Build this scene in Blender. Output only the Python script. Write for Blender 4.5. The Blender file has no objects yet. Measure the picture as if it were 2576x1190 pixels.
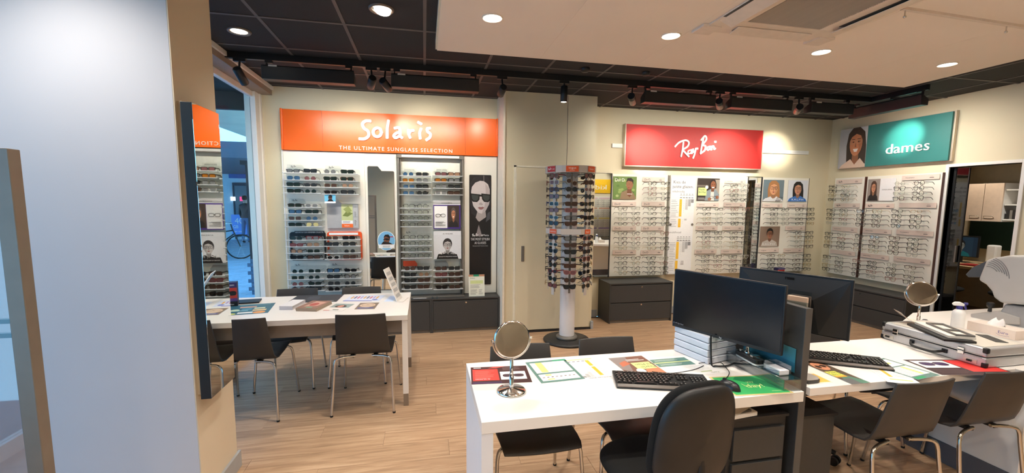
import bpy, bmesh, math, random
from mathutils import Vector as V, Matrix
rnd = random.Random(7)
R = math.radians
C = bpy.context.scene.collection
sc = bpy.context.scene

# ------------------------------------------------------------------ camera
FPX, YAW, PITCH, ROLL, PCY, EYE = 1068.7, .2035, -.1056, .0088, 622.2, 1.62
def cam_axes():
    cy, sy, cp, sp, cr, sr = math.cos(YAW), math.sin(YAW), math.cos(PITCH), math.sin(PITCH), math.cos(ROLL), math.sin(ROLL)
    f = V((sy*cp, cy*cp, sp)); r = V((cy, -sy, 0)); u = r.cross(f)
    return cr*r + sr*u, -sr*r + cr*u, f
RX, UX, FX = cam_axes()
EYEP = V((0, 0, EYE))
def at(px, py, X=None, Y=None, Z=None):
    """point of the place seen at a pixel of the photograph, on a known plane"""
    d = FX + (px-1288)/FPX*RX - (py-PCY)/FPX*UX
    t = X/d.x if X is not None else Y/d.y if Y is not None else (Z-EYE)/d.z
    return EYEP + d*t
cam = bpy.data.cameras.new('camera'); camo = bpy.data.objects.new('camera', cam); C.objects.link(camo)
camo.matrix_world = Matrix(((RX.x, UX.x, -FX.x, 0), (RX.y, UX.y, -FX.y, 0), (RX.z, UX.z, -FX.z, EYE), (0, 0, 0, 1)))
cam.sensor_fit = 'HORIZONTAL'; cam.sensor_width = 36; cam.lens = 36*FPX/2576
cam.shift_y = (PCY-595)/2576; cam.clip_start = .03; cam.clip_end = 200
sc.camera = camo

# ------------------------------------------------------------------ world, exposure, lights
sc.view_settings.view_transform = 'Standard'; sc.view_settings.look = 'None'
sc.view_settings.exposure = 0.34; sc.view_settings.gamma = 1; sc.view_settings.use_curve_mapping = False
sc.cycles.max_bounces = 8; sc.cycles.diffuse_bounces = 4; sc.cycles.glossy_bounces = 4
sc.cycles.transparent_max_bounces = 24; sc.cycles.caustics_reflective = False; sc.cycles.caustics_refractive = False
w = bpy.data.worlds.new('sky'); sc.world = w; w.use_nodes = True
wn = w.node_tree.nodes; wl = w.node_tree.links; bg = wn['Background']
tc = wn.new('ShaderNodeTexCoord'); sx = wn.new('ShaderNodeSeparateXYZ'); rp = wn.new('ShaderNodeValToRGB')
wl.new(tc.outputs['Generated'], sx.inputs[0]); wl.new(sx.outputs['Z'], rp.inputs[0]); wl.new(rp.outputs[0], bg.inputs[0])
rp.color_ramp.elements[0].color = (.26, .64, 1, 1); rp.color_ramp.elements[1].color = (.22, .50, 1, 1)
bg.inputs[1].default_value = 2.6

WARM = (1, .86, .68); NEUT = (1, .92, .81)
def aim(o, loc, target):
    o.location = loc; o.rotation_euler = (V(target)-V(loc)).to_track_quat('-Z', 'Y').to_euler()
def spot(name, loc, target, watts, deg, col=NEUT, blend=.6, rad=.03):
    l = bpy.data.lights.new(name, 'SPOT'); l.energy = watts; l.spot_size = R(deg); l.spot_blend = blend
    l.color = col; l.shadow_soft_size = rad
    o = bpy.data.objects.new(name, l); C.objects.link(o); aim(o, loc, target); return o
def area(name, loc, target, sx_, sy_, watts, col=NEUT, spread=180):
    l = bpy.data.lights.new(name, 'AREA'); l.shape = 'RECTANGLE'; l.size = sx_; l.size_y = sy_; l.energy = watts
    l.color = col; l.spread = R(spread)
    o = bpy.data.objects.new(name, l); C.objects.link(o); aim(o, loc, target); return o
DL = 62      # watts of one downlight
ceil_z, soff_z = 2.92, 2.84
dark_downs = [(-1.39, 3.81), (-.27, 3.17), (-1.5, 1.8), (-.3, .9), (-.3, -.6)]
soff_downs = [(.46, 2.94), (1.78, 2.95), (3.13, 2.98), (4.45, 2.99), (1.1, 1.3), (2.4, 1.3), (3.7, 1.3), (.6, -.4), (2.0, -.4), (3.4, -.4)]

# ------------------------------------------------------------------ materials
def lin(c):
    return tuple(((x/255)/12.92 if x <= 10 else (((x/255)+.055)/1.055)**2.4) for x in c[:3])
_m = {}
def mat(name, col=(200, 200, 200), rough=.5, metal=0, var=.04, scale=18, bump=0, coat=0, emit=None, spec=.5, stretch=None):
    if name in _m: return _m[name]
    m = bpy.data.materials.new(name); m.use_nodes = True; n = m.node_tree.nodes; l = m.node_tree.links
    b = n['Principled BSDF']; c = lin(col)
    t = n.new('ShaderNodeTexCoord'); nz = n.new('ShaderNodeTexNoise'); nz.inputs['Scale'].default_value = scale
    nz.inputs['Detail'].default_value = 2
    if stretch:
        mp = n.new('ShaderNodeMapping'); mp.inputs['Scale'].default_value = stretch
        l.new(t.outputs['Object'], mp.inputs[0]); l.new(mp.outputs[0], nz.inputs['Vector'])
    else: l.new(t.outputs['Object'], nz.inputs['Vector'])
    r = n.new('ShaderNodeValToRGB')
    r.color_ramp.elements[0].position = .3; r.color_ramp.elements[1].position = .7
    r.color_ramp.elements[0].color = tuple(x*(1-var) for x in c)+(1,)
    r.color_ramp.elements[1].color = tuple(min(1, x*(1+var)) for x in c)+(1,)
    l.new(nz.outputs['Fac'], r.inputs[0]); l.new(r.outputs[0], b.inputs['Base Color'])
    b.inputs['Roughness'].default_value = rough; b.inputs['Metallic'].default_value = metal
    b.inputs['Coat Weight'].default_value = coat; b.inputs['Specular IOR Level'].default_value = spec
    if bump:
        bp = n.new('ShaderNodeBump'); bp.inputs['Strength'].default_value = bump; bp.inputs['Distance'].default_value = .002
        l.new(nz.outputs['Fac'], bp.inputs['Height']); l.new(bp.outputs[0], b.inputs['Normal'])
    if emit:
        b.inputs['Emission Color'].default_value = lin(emit[0])+(1,); b.inputs['Emission Strength'].default_value = emit[1]
    _m[name] = m; return m
def pmat(c, rough=.45):
    return mat('print_%d_%d_%d%s' % (*c, '' if rough == .45 else '_g'), c, rough, 0, .02, 60)
def glassmat(name, tint=(255, 255, 255), fac=.10, rough=.02, gcol=(1, 1, 1)):
    m = bpy.data.materials.new(name); m.use_nodes = True; n = m.node_tree.nodes; l = m.node_tree.links; n.clear()
    o = n.new('ShaderNodeOutputMaterial'); mx = n.new('ShaderNodeMixShader'); tr = n.new('ShaderNodeBsdfTransparent')
    g = n.new('ShaderNodeBsdfGlossy'); lw = n.new('ShaderNodeLayerWeight'); mr = n.new('ShaderNodeMapRange')
    tr.inputs[0].default_value = lin(tint)+(1,); g.inputs['Roughness'].default_value = rough; g.inputs[0].default_value = gcol+(1,)
    lw.inputs[0].default_value = .35; mr.inputs['To Min'].default_value = fac*.5; mr.inputs['To Max'].default_value = min(1, fac*5)
    l.new(lw.outputs['Facing'], mr.inputs['Value']); l.new(mr.outputs[0], mx.inputs[0])
    l.new(tr.outputs[0], mx.inputs[1]); l.new(g.outputs[0], mx.inputs[2]); l.new(mx.outputs[0], o.inputs[0]); return m
GLASS = glassmat('window_glass', (243, 250, 252), .008)
ACRYL = glassmat('clear_acrylic', (251, 252, 252), .03, .05)
ACRYL2 = glassmat('edge_acrylic', (222, 230, 232), .10, .10)
ACRYL3 = glassmat('thick_acrylic', (226, 236, 240), .12, .04)
def frosted():
    m = bpy.data.materials.new('frosted_shelf'); m.use_nodes = True; n = m.node_tree.nodes; l = m.node_tree.links; n.clear()
    o = n.new('ShaderNodeOutputMaterial'); mx = n.new('ShaderNodeMixShader'); tr = n.new('ShaderNodeBsdfTransparent'); d = n.new('ShaderNodeBsdfDiffuse'); nz = n.new('ShaderNodeTexNoise')
    mr = n.new('ShaderNodeMapRange'); mr.inputs['To Min'].default_value = .30; mr.inputs['To Max'].default_value = .42; nz.inputs['Scale'].default_value = 6
    d.inputs[0].default_value = (.86, .88, .88, 1); l.new(nz.outputs['Fac'], mr.inputs['Value']); l.new(mr.outputs[0], mx.inputs[0])
    l.new(tr.outputs[0], mx.inputs[1]); l.new(d.outputs[0], mx.inputs[2]); l.new(mx.outputs[0], o.inputs[0]); return m
FROST = frosted()
LENSC = glassmat('demo_lens', (248, 249, 247), .04, .02)
DARKG = glassmat('dark_glass', (70, 74, 72), .06, .03)
WALL = mat('cream_wall_paint', (220, 210, 182), .7, var=.012, scale=3, bump=.05)
WHITE = mat('white_laminate', (240, 238, 234), .35, var=.01, scale=4)
TABLE = mat('white_table_laminate', (240, 235, 230), .32, var=.008, scale=4, coat=.1)
PANEL = mat('white_display_panel', (238, 235, 224), .4, var=.01, scale=4)
SOFF = mat('white_soffit_board', (246, 234, 222), .75, var=.012, scale=2)
PILL = mat('pale_wall_paint', (200, 200, 206), .7, var=.01, scale=3)
PILL2 = mat("beige_wall_paint", (218, 204, 180), .7, var=.01, scale=3)
TILE = mat('black_ceiling_tile', (44, 43, 44), .9, var=.12, scale=120, bump=.1)
GRID = mat('dark_ceiling_grid', (92, 86, 84), .6, var=.04)
BLACK = mat('black_satin_metal', (24, 24, 25), .45, var=.05)
ANTH = mat('anthracite_laminate', (62, 62, 62), .5, var=.04, scale=60)
ANTH2 = mat('anthracite_edge', (40, 40, 41), .5, var=.04)
CHAIR = mat('dark_chair_shell', (60, 57, 55), .42, var=.04, scale=200, bump=.08)
CHROME = mat('chrome', (215, 212, 208), .12, 1, .02)
ALU = mat('brushed_aluminium', (176, 174, 170), .35, 1, .05, 10, stretch=(1, 1, 60))
GREYM = mat('grey_anodised_profile', (120, 116, 110), .45, .4, .04)
SKIRT = mat('grey_skirting', (168, 170, 172), .5, var=.02)
MIRR = mat('mirror_glass', (232, 238, 236), .015, 1, .004)
PLAST = mat('white_plastic', (236, 236, 236), .35, var=.01)
BPLAST = mat('black_plastic', (22, 22, 24), .42, var=.05, scale=80)
SCREEN = mat('black_screen', (14, 14, 16), .22, var=.02, spec=.4)
RUBBER = mat('black_rubber', (18, 18, 18), .75, var=.05)
LEATH = mat('black_leatherette', (30, 30, 31), .42, var=.25, scale=9, bump=.25)
FABR = mat('black_fabric', (17, 17, 17), .95, var=.2, scale=300, bump=.4)
ORANGE = mat('orange_sign_board', (243, 104, 22), .28, var=.015, scale=4)
RED = mat('red_sign_board', (190, 44, 42), .45, var=.015, scale=4)
TEAL = mat('teal_sign_board', (40, 124, 122), .45, var=.02, scale=4)
LAMPE = mat('lamp_glow', (255, 255, 255), .5, var=0, emit=((255, 244, 225), 14))
BEIGEF = mat('beige_label_stock', (226, 208, 196), .6, var=.02)
ALUW = mat('aluminium_case_sheet', (200, 200, 202), .38, .65, .04, 8, stretch=(1, 60, 1))
OFFW = mat('warm_grey_plastic', (196, 190, 184), .45, var=.015)
def floor_mat():
    m = bpy.data.materials.new('oak_plank'); m.use_nodes = True; n = m.node_tree.nodes; l = m.node_tree.links; b = n['Principled BSDF']
    t = n.new('ShaderNodeTexCoord'); oi = n.new('ShaderNodeObjectInfo'); ad = n.new('ShaderNodeVectorMath'); ad.operation = 'ADD'
    ml = n.new('ShaderNodeMath'); ml.operation = 'MULTIPLY'; ml.inputs[1].default_value = 37
    l.new(oi.outputs['Random'], ml.inputs[0]); l.new(t.outputs['Object'], ad.inputs[0]); l.new(ml.outputs[0], ad.inputs[1])
    mp = n.new('ShaderNodeMapping'); mp.inputs['Scale'].default_value = (1.1, 16, 1); l.new(ad.outputs[0], mp.inputs[0])
    nz = n.new('ShaderNodeTexNoise'); nz.inputs['Scale'].default_value = 2.2; nz.inputs['Detail'].default_value = 6; nz.inputs['Roughness'].default_value = .62
    nz.inputs['Distortion'].default_value = .6; l.new(mp.outputs[0], nz.inputs['Vector'])
    r = n.new('ShaderNodeValToRGB'); e = r.color_ramp.elements
    e[0].position = .28; e[0].color = lin((152, 120, 92))+(1,); e[1].position = .72; e[1].color = lin((204, 172, 140))+(1,)
    x = e.new(.5); x.color = lin((182, 148, 116))+(1,)
    l.new(nz.outputs['Fac'], r.inputs[0])
    hs = n.new('ShaderNodeHueSaturation'); mr = n.new('ShaderNodeMapRange'); mr.inputs['To Min'].default_value = .93; mr.inputs['To Max'].default_value = 1.07
    l.new(oi.outputs['Random'], mr.inputs['Value']); l.new(mr.outputs[0], hs.inputs['Value']); l.new(r.outputs[0], hs.inputs['Color'])
    l.new(hs.outputs[0], b.inputs['Base Color']); b.inputs['Roughness'].default_value = .42
    bp = n.new('ShaderNodeBump'); bp.inputs['Strength'].default_value = .15; bp.inputs['Distance'].default_value = .001
    l.new(nz.outputs['Fac'], bp.inputs['Height']); l.new(bp.outputs[0], b.inputs['Normal']); return m
OAK = floor_mat()

# ------------------------------------------------------------------ mesh helpers
class MB:
    def __init__(s): s.v = []; s.f = []; s.mi = []; s.cur = 0; s.sm = []
    def add(s, vs, fs, smooth=False):
        k = len(s.v); s.v += [tuple(v) for v in vs]; s.f += [tuple(i+k for i in f) for f in fs]
        s.mi += [s.cur]*len(fs); s.sm += [smooth]*len(fs); return s
    def box(s, x0, y0, z0, x1, y1, z1):
        x0, x1 = sorted((x0, x1)); y0, y1 = sorted((y0, y1)); z0, z1 = sorted((z0, z1))
        vs = [(x, y, z) for z in (z0, z1) for y in (y0, y1) for x in (x0, x1)]
        return s.add(vs, [(0, 2, 3, 1), (4, 5, 7, 6), (0, 1, 5, 4), (2, 6, 7, 3), (0, 4, 6, 2), (1, 3, 7, 5)])
    def obox(s, c, ax, ay, az):      # centre and half-axis vectors
        c, ax, ay, az = V(c), V(ax), V(ay), V(az)
        vs = [c+ax*i+ay*j+az*k for k in (-1, 1) for j in (-1, 1) for i in (-1, 1)]
        return s.add(vs, [(0, 2, 3, 1), (4, 5, 7, 6), (0, 1, 5, 4), (2, 6, 7, 3), (0, 4, 6, 2), (1, 3, 7, 5)])
    def prism(s, pts, a, b):         # pts: 3D loop; extruded from +a to +b (vectors)
        n = len(pts); a, b = V(a), V(b)
        vs = [V(p)+a for p in pts]+[V(p)+b for p in pts]
        fs = [tuple(range(n))[::-1], tuple(range(n, 2*n))]+[(i, (i+1) % n, n+(i+1) % n, n+i) for i in range(n)]
        return s.add(vs, fs)
    def tube(s, pts, r, n=8, closed=False, cap=True, rz=None):
        pts = [V(p) for p in pts]; m = len(pts); rings = []
        up = V((0, 0, 1))
        for i, p in enumerate(pts):
            a = pts[(i-1) % m] if (closed or i > 0) else p; b = pts[(i+1) % m] if (closed or i < m-1) else p
            d = (b-a).normalized(); x = d.cross(up)
            if x.length < .05: x = d.cross(V((0, 1, 0)))
            x.normalize(); y = x.cross(d).normalized()
            rr = r[i] if isinstance(r, (list, tuple)) else r
            rings.append([p+x*math.cos(2*math.pi*k/n)*rr+y*math.sin(2*math.pi*k/n)*(rz or rr) for k in range(n)])
        vs = [v for g in rings for v in g]; fs = []
        for i in range(m if closed else m-1):
            j = (i+1) % m
            for k in range(n): fs.append((i*n+k, i*n+(k+1) % n, j*n+(k+1) % n, j*n+k))
        s.add(vs, fs, True)
        if cap and not closed:
            s.add(rings[0], [tuple(range(n))[::-1]]); s.add(rings[-1], [tuple(range(n))])
        return s
    def cyl(s, a, b, r, n=20, r2=None):
        a, b = V(a), V(b); return s.tube([a, b], [r, r if r2 is None else r2], n)
    def lathe(s, prof, n=24, c=(0, 0, 0), axis='Z'):
        c = V(c); vs = []; fs = []; m = len(prof)
        for r, z in prof:
            for k in range(n):
                a = 2*math.pi*k/n; p = V((r*math.cos(a), r*math.sin(a), z))
                if axis == 'Y': p = V((p.x, p.z, p.y))
                vs.append(c+p)
        for i in range(m-1):
            for k in range(n): fs.append((i*n+k, i*n+(k+1) % n, (i+1)*n+(k+1) % n, (i+1)*n+k))
        s.add(vs, fs, True)
        for i, rev in ((0, True), (m-1, False)):
            if prof[i][0] > 1e-4:
                q = vs[i*n:(i+1)*n]; s.add(q, [tuple(range(n))[::-1] if rev else tuple(range(n))])
        return s
    def grid(s, rows, thick=None):   # surface from rows of points
        n = len(rows[0]); vs = [p for r in rows for p in r]
        s.add(vs, [(i*n+j, i*n+j+1, (i+1)*n+j+1, (i+1)*n+j) for i in range(len(rows)-1) for j in range(n-1)], True); return s
    def mesh(s, name, mats):
        me = bpy.data.meshes.new(name); me.from_pydata(s.v, [], s.f)
        for m in mats if isinstance(mats, (list, tuple)) else [mats]: me.materials.append(m)
        me.polygons.foreach_set('material_index', s.mi); me.polygons.foreach_set('use_smooth', s.sm)
        bm = bmesh.new(); bm.from_mesh(me); bmesh.ops.recalc_face_normals(bm, faces=bm.faces); bm.to_mesh(me); bm.free()
        return me
def tag(o, label=None, cat=None, group=None, kind=None):
    if label: o['label'] = label
    if cat: o['category'] = cat
    if group: o['group'] = group
    if kind: o['kind'] = kind
    return o
def empty(name, loc, label, cat, group=None, rz=0):
    o = bpy.data.objects.new(name, None); C.objects.link(o); o.location = loc; o.rotation_euler = (0, 0, rz)
    o.empty_display_size = .05; return tag(o, label, cat, group)
def obj(name, mb, mats, parent=None, bevel=0, seg=2, label=None, cat=None, group=None, kind=None, loc=None, solid=0, sub=0):
    me = mb if isinstance(mb, bpy.types.Mesh) else mb.mesh(name, mats)
    o = bpy.data.objects.new(name, me); C.objects.link(o); o.parent = parent
    if loc: o.location = loc
    if solid:
        m = o.modifiers.new('thick', 'SOLIDIFY'); m.thickness = solid; m.offset = 0
    if bevel:
        m = o.modifiers.new('edge', 'BEVEL'); m.width = bevel; m.segments = seg; m.limit_method = 'ANGLE'; m.angle_limit = R(40)
    if sub:
        m = o.modifiers.new('smooth', 'SUBSURF'); m.levels = sub; m.render_levels = sub
    return tag(o, label, cat, group, kind)
def bx(*a): return MB().box(*a)
def struct(name, mb, mats, parent=None, **k): return obj(name, mb, mats, parent, kind=None if parent else 'structure', **k)
def rrect(x0, y0, x1, y1, r, n=4):
    out = []
    for cx, cy, a0 in ((x1-r, y1-r, 0), (x0+r, y1-r, 90), (x0+r, y0+r, 180), (x1-r, y0+r, 270)):
        for k in range(n+1): a = R(a0+90*k/n); out.append((cx+r*math.cos(a), cy+r*math.sin(a)))
    return out
def bez(p0, p1, p2, n=6):
    return [tuple((1-t)**2*a+2*t*(1-t)*b+t*t*c for a, b, c in zip(p0, p1, p2)) for t in [i/n for i in range(n+1)]]
def smooth_path(pts, n=4):       # Catmull-Rom through the points
    if len(pts) < 3: return pts
    P = [pts[0]]+list(pts)+[pts[-1]]; out = []
    for i in range(1, len(P)-2):
        for k in range(n):
            t = k/n; a, b, c, d = P[i-1], P[i], P[i+1], P[i+2]
            out.append(tuple(.5*((2*q)+(-p+r)*t+(2*p-5*q+4*r-s)*t*t+(-p+3*q-3*r+s)*t**3) for p, q, r, s in zip(a, b, c, d)))
    out.append(tuple(pts[-1])); return out

_txt = {}
def text_mesh(s, space=1.0, extrude=0):
    k = (s, space, extrude)
    if k not in _txt:
        cu = bpy.data.curves.new('t', 'FONT'); cu.body = s; cu.size = 1; cu.space_character = space; cu.extrude = extrude; cu.resolution_u = 2
        o = bpy.data.objects.new('t', cu); C.objects.link(o)
        dg = bpy.context.evaluated_depsgraph_get(); me = bpy.data.meshes.new_from_object(o.evaluated_get(dg))
        vs = [tuple(v.co) for v in me.vertices]; fs = [tuple(p.vertices) for p in me.polygons]
        bpy.data.objects.remove(o); bpy.data.curves.remove(cu); bpy.data.meshes.remove(me)
        xs = [v[0] for v in vs] or [0, 1]; _txt[k] = (vs, fs, min(xs), max(xs))
    return _txt[k]

class Print:
    """flat printed sheet: coloured shapes laid on a thin board (u right, v up, metres)"""
    def __init__(s, o, u, v, w, h, base=(250, 250, 248), t=.002, eps=.00025, basemat=None, r=0):
        s.o, s.u, s.v = V(o), V(u).normalized(), V(v).normalized(); s.n = s.u.cross(s.v).normalized()
        s.w, s.h, s.z, s.eps, s.mats, s.mb = w, h, t, eps, [], MB()
        s.setm(basemat or pmat(base))
        loop = rrect(0, 0, w, h, r) if r else [(0, 0), (w, 0), (w, h), (0, h)]
        s.mb.prism([s.p(x, y, 0) for x, y in loop], (0, 0, 0), s.n*t)
        s.up()
    def p(s, x, y, z=None): return s.o+s.u*x+s.v*y+s.n*(s.z if z is None else z)
    def setm(s, m):
        if m not in s.mats: s.mats.append(m)
        s.mb.cur = s.mats.index(m)
    def up(s, k=1): s.z += s.eps*k; return s
    def poly(s, pts, c):
        s.setm(c if isinstance(c, bpy.types.Material) else pmat(c)); s.z += 2.5e-5; s.mb.add([s.p(x, y) for x, y in pts], [tuple(range(len(pts)))]); return s
    def rect(s, x0, y0, x1, y1, c): return s.poly([(x0, y0), (x1, y0), (x1, y1), (x0, y1)], c)
    def ell(s, cx, cy, rx, ry, c, n=20, rot=0):
        ca, sa = math.cos(rot), math.sin(rot)
        return s.poly([(cx+rx*math.cos(a)*ca-ry*math.sin(a)*sa, cy+rx*math.cos(a)*sa+ry*math.sin(a)*ca) for a in [2*math.pi*k/n for k in range(n)]], c)
    def stroke(s, pts, wd, c, curve=True):
        if curve: pts = smooth_path(pts, 3)
        zk = s.z
        for a, b in zip(pts, pts[1:]):
            d = V((b[0]-a[0], b[1]-a[1])); L = d.length
            if L < 1e-6: continue
            d /= L; q = V((-d.y, d.x))*wd/2; e = d*wd*.25
            s.poly([(a[0]-e.x+q.x, a[1]-e.y+q.y), (a[0]-e.x-q.x, a[1]-e.y-q.y), (b[0]+e.x-q.x, b[1]+e.y-q.y), (b[0]+e.x+q.x, b[1]+e.y+q.y)], c)
            if s.z > zk+2e-4: s.z = zk
        s.z = zk+2.5e-4
        return s
    def text(s, t, x, y, size, c, width=None, space=1.0, center=False, flip=False):
        vs, fs, a, b = text_mesh(t, space); kx = width/(b-a) if width else size
        if flip:
            s.setm(pmat(c)); s.mb.add([s.p(x+(b-q[0])*kx, y+(.7-q[1])*size) for q in vs], fs); return s
        if center: x -= (b-a)*kx/2
        s.setm(pmat(c)); s.mb.add([s.p(x+(q[0]-a)*kx, y+q[1]*size) for q in vs], fs); return s
    def lines(s, x0, y0, x1, y1, n, c, th=.3, rag=True):
        st = (y1-y0)/n
        for i in range(n):
            e = x1-(x1-x0)*(rnd.random()*.4 if rag else 0); yy = y1-st*(i+.5)
            s.rect(x0, yy-st*th/2, e, yy+st*th/2, c)
        return s
    def glasses(s, cx, cy, w, c, lens=None, th=None):
        r = w*.21; th = th or w*.035
        for k in (-1, 1):
            pts = [(cx+k*w*.26+r*1.08*math.copysign(abs(math.cos(a))**.7, math.cos(a)), cy+r*.72*math.copysign(abs(math.sin(a))**.7, math.sin(a))) for a in [2*math.pi*j/16 for j in range(17)]]
            if lens: s.poly(pts[:-1], lens)
            s.up(); s.stroke(pts, th, c, False)
        s.stroke([(cx-w*.06, cy+r*.15), (cx, cy+r*.3), (cx+w*.06, cy+r*.15)], th, c, False); return s
    def portrait(s, x0, y0, w, h, bg, skin, hair, top, cx=.5, cy=.56, k=1.0, long=True, gl=(20, 20, 20), lens=None, smile=False, bg2=None):
        X = lambda x: x0+w*min(1, max(0, x)); Y = lambda y: y0+h*min(1, max(0, y)); q = h/w
        fx, fy = .17*k*min(1, q)*1.0, .23*k
        s.rect(x0, y0, x0+w, y0+h, bg); s.up()
        if bg2: s.rect(x0, y0+h*.0, x0+w*.45, y0+h, bg2); s.up()
        P = lambda pts, c: s.poly([(X(a), Y(b)) for a, b in pts], c)
        dk = tuple(int(v*.72) for v in skin)
        if long: P([(cx-fx*1.35, 0.12), (cx-fx*1.5, cy-.05), (cx-fx*1.25, cy+fy*.8), (cx-fx*.6, cy+fy*1.25), (cx+fx*.5, cy+fy*1.28), (cx+fx*1.3, cy+fy*.8), (cx+fx*1.6, cy-.08), (cx+fx*1.7, .08)], hair)
        else: P([(cx+fx*1.18*math.cos(a), cy+.05*k+fy*1.08*math.sin(a)) for a in [math.pi*2*j/16 for j in range(16)]], hair)
        s.up(); P([(cx-fx*.5, .05), (cx-fx*.45, cy-fy*.5), (cx+fx*.5, cy-fy*.5), (cx+fx*.55, .05)], dk)
        s.up(); P([(cx-.42*k, 0), (cx-.36*k, cy-fy*1.75), (cx-fx*.7, cy-fy*1.28), (cx, cy-fy*1.75), (cx+fx*.8, cy-fy*1.25), (cx+.36*k, cy-fy*1.8), (cx+.42*k, 0)], top)
        s.up(); P([(cx+fx*math.cos(a), cy+fy*math.sin(a)*(1 if math.sin(a) > 0 else 1.05)) for a in [math.pi*2*j/20 for j in range(20)]], skin)
        s.up(); P([(cx+fx*.25, cy+fy*.2), (cx+fx*.85, cy+fy*.45), (cx+fx*.97, cy), (cx+fx*.7, cy-fy*.68), (cx+fx*.3, cy-fy*.98), (cx+fx*.5, cy-fy*.4)], tuple(int(v*.86) for v in skin))
        P([(cx-fx*1.02, cy+fy*.15), (cx-fx*.8, cy+fy*.75), (cx, cy+fy*1.06), (cx+fx*.8, cy+fy*.75), (cx+fx*1.02, cy+fy*.15), (cx+fx*.7, cy+fy*.55), (cx, cy+fy*.72), (cx-fx*.7, cy+fy*.5)], hair)
        s.up()
        for sg in (-1, 1):
            s.ell(X(cx+sg*fx*.42), Y(cy+fy*.08), w*fx*.15, h*fy*.045, (30, 22, 20), 8)
            s.rect(X(cx+sg*fx*.42-fx*.24), Y(cy+fy*.27), X(cx+sg*fx*.42+fx*.24), Y(cy+fy*.32), hair)
        P([(cx-fx*.05, cy+fy*.05), (cx-fx*.17, cy-fy*.33), (cx+fx*.12, cy-fy*.36)], dk)
        if smile: P([(cx-fx*.4, cy-fy*.48), (cx+fx*.4, cy-fy*.48), (cx+fx*.2, cy-fy*.72), (cx-fx*.2, cy-fy*.72)], (245, 240, 235))
        else: P([(cx-fx*.3, cy-fy*.56), (cx-fx*.08, cy-fy*.5), (cx+fx*.08, cy-fy*.5), (cx+fx*.3, cy-fy*.56), (cx+fx*.1, cy-fy*.68), (cx-fx*.1, cy-fy*.68)], (150, 70, 70))
        s.up()
        if gl: s.glasses(X(cx), Y(cy+fy*.08), w*fx*1.85, gl, lens)
        s.up(2); return s
    def build(s, name, parent=None, **k): return obj(name, s.mb, s.mats, parent, **k)
W = (-1, 0)
def wallprint(x0, z0, x1, z1, Y, **k): return Print((x0, Y, z0), (1, 0, 0), (0, 0, 1), x1-x0, z1-z0, **k)
def sideprint(y0, z0, y1, z1, X, **k): return Print((X, y0, z0), (0, -1, 0), (0, 0, 1), y0-y1, z1-z0, **k)   # wall that faces -X, y0 is the left (far) edge
SCRIPT = {   # handwritten logo strokes, in units of the logo height
 'rb': [[(0, .55), (.15, .82), (.4, .98), (.55, .85), (.5, .62), (.25, .5)], [(.3, .95), (.24, .5), (.15, .05)], [(.28, .52), (.42, .3), (.56, .05)],
        [(.72, .42), (.58, .38), (.56, .2), (.72, .25), (.76, .45), (.8, .22)], [(.88, .5), (.9, .3), (1.04, .38)], [(1.08, .52), (1.0, .2), (.92, -.08)],
        [(1.2, .5), (1.23, .52)], [(1.58, 1.1), (1.48, .65), (1.4, .2)], [(1.42, .95), (1.7, 1.2), (1.78, 1.0), (1.55, .68), (1.78, .6), (1.7, .32), (1.42, .22)],
        [(2.02, .62), (1.88, .58), (1.88, .4), (2.0, .45), (2.06, .62), (2.1, .42)], [(2.16, .4), (2.18, .66), (2.22, .5), (2.32, .7), (2.36, .48), (2.44, .5)]]}
def script(P, x, y, h, c, wd=.1, key='rb'):
    for st in SCRIPT[key]: P.stroke([(x+a*h, y+b*h) for a, b in st], wd*h, c)
def raised(strokes, conv, wd, depth, nrm):   # raised sign lettering from strokes; returns MB
    m = MB()
    for st in strokes:
        pts = smooth_path(st, 4); P = [V(conv(*p)) for p in pts]
        for i, (a, b) in enumerate(zip(P, P[1:])):
            d = (b-a); L = d.length
            if L < 1e-5: continue
            d /= L; q = d.cross(nrm)*wd/2; e = d*wd*.3
            m.prism([a-e+q, a-e*1.5, a-e-q, b+e-q, b+e*1.5, b+e+q], (0, 0, 0), nrm*depth*(1+.02*(i % 7)))
    return m

# ================================================================== THE SETTING
X0, X1, Y0, YB = -2.6, 6.2, -1.4, 5.6
fl = struct('floor', bx(X0, Y0, -.06, X1+.1, YB, -.004), mat('dark_joint', (96, 70, 50), .8))
pw, pl = .182, 1.22
pm = MB().box(-pl/2+.0008, -pw/2+.0008, -.004, pl/2-.0008, pw/2-.0008, 0).mesh('plank', OAK)
y = Y0+pw/2; row = 0
while y < YB-.02:
    off = (row*.43) % pl; x = X0+pl/2-off
    while x-pl/2 < X1:
        a, b = max(x-pl/2, X0), min(x+pl/2, X1)
        if b-a > .1:
            vis = y > -.4
            if abs((b-a)-pl) < .01: o = bpy.data.objects.new('plank', pm); C.objects.link(o); o.parent = fl; o.location = (x, y, 0)
            else: obj('plank', bx(-(b-a)/2+.0008, -pw/2+.0008, -.004, (b-a)/2-.0008, min(pw/2, YB-y)-.0008, 0), OAK, fl, loc=((a+b)/2, y, 0))
        x += pl
    y += pw; row += 1

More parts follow.
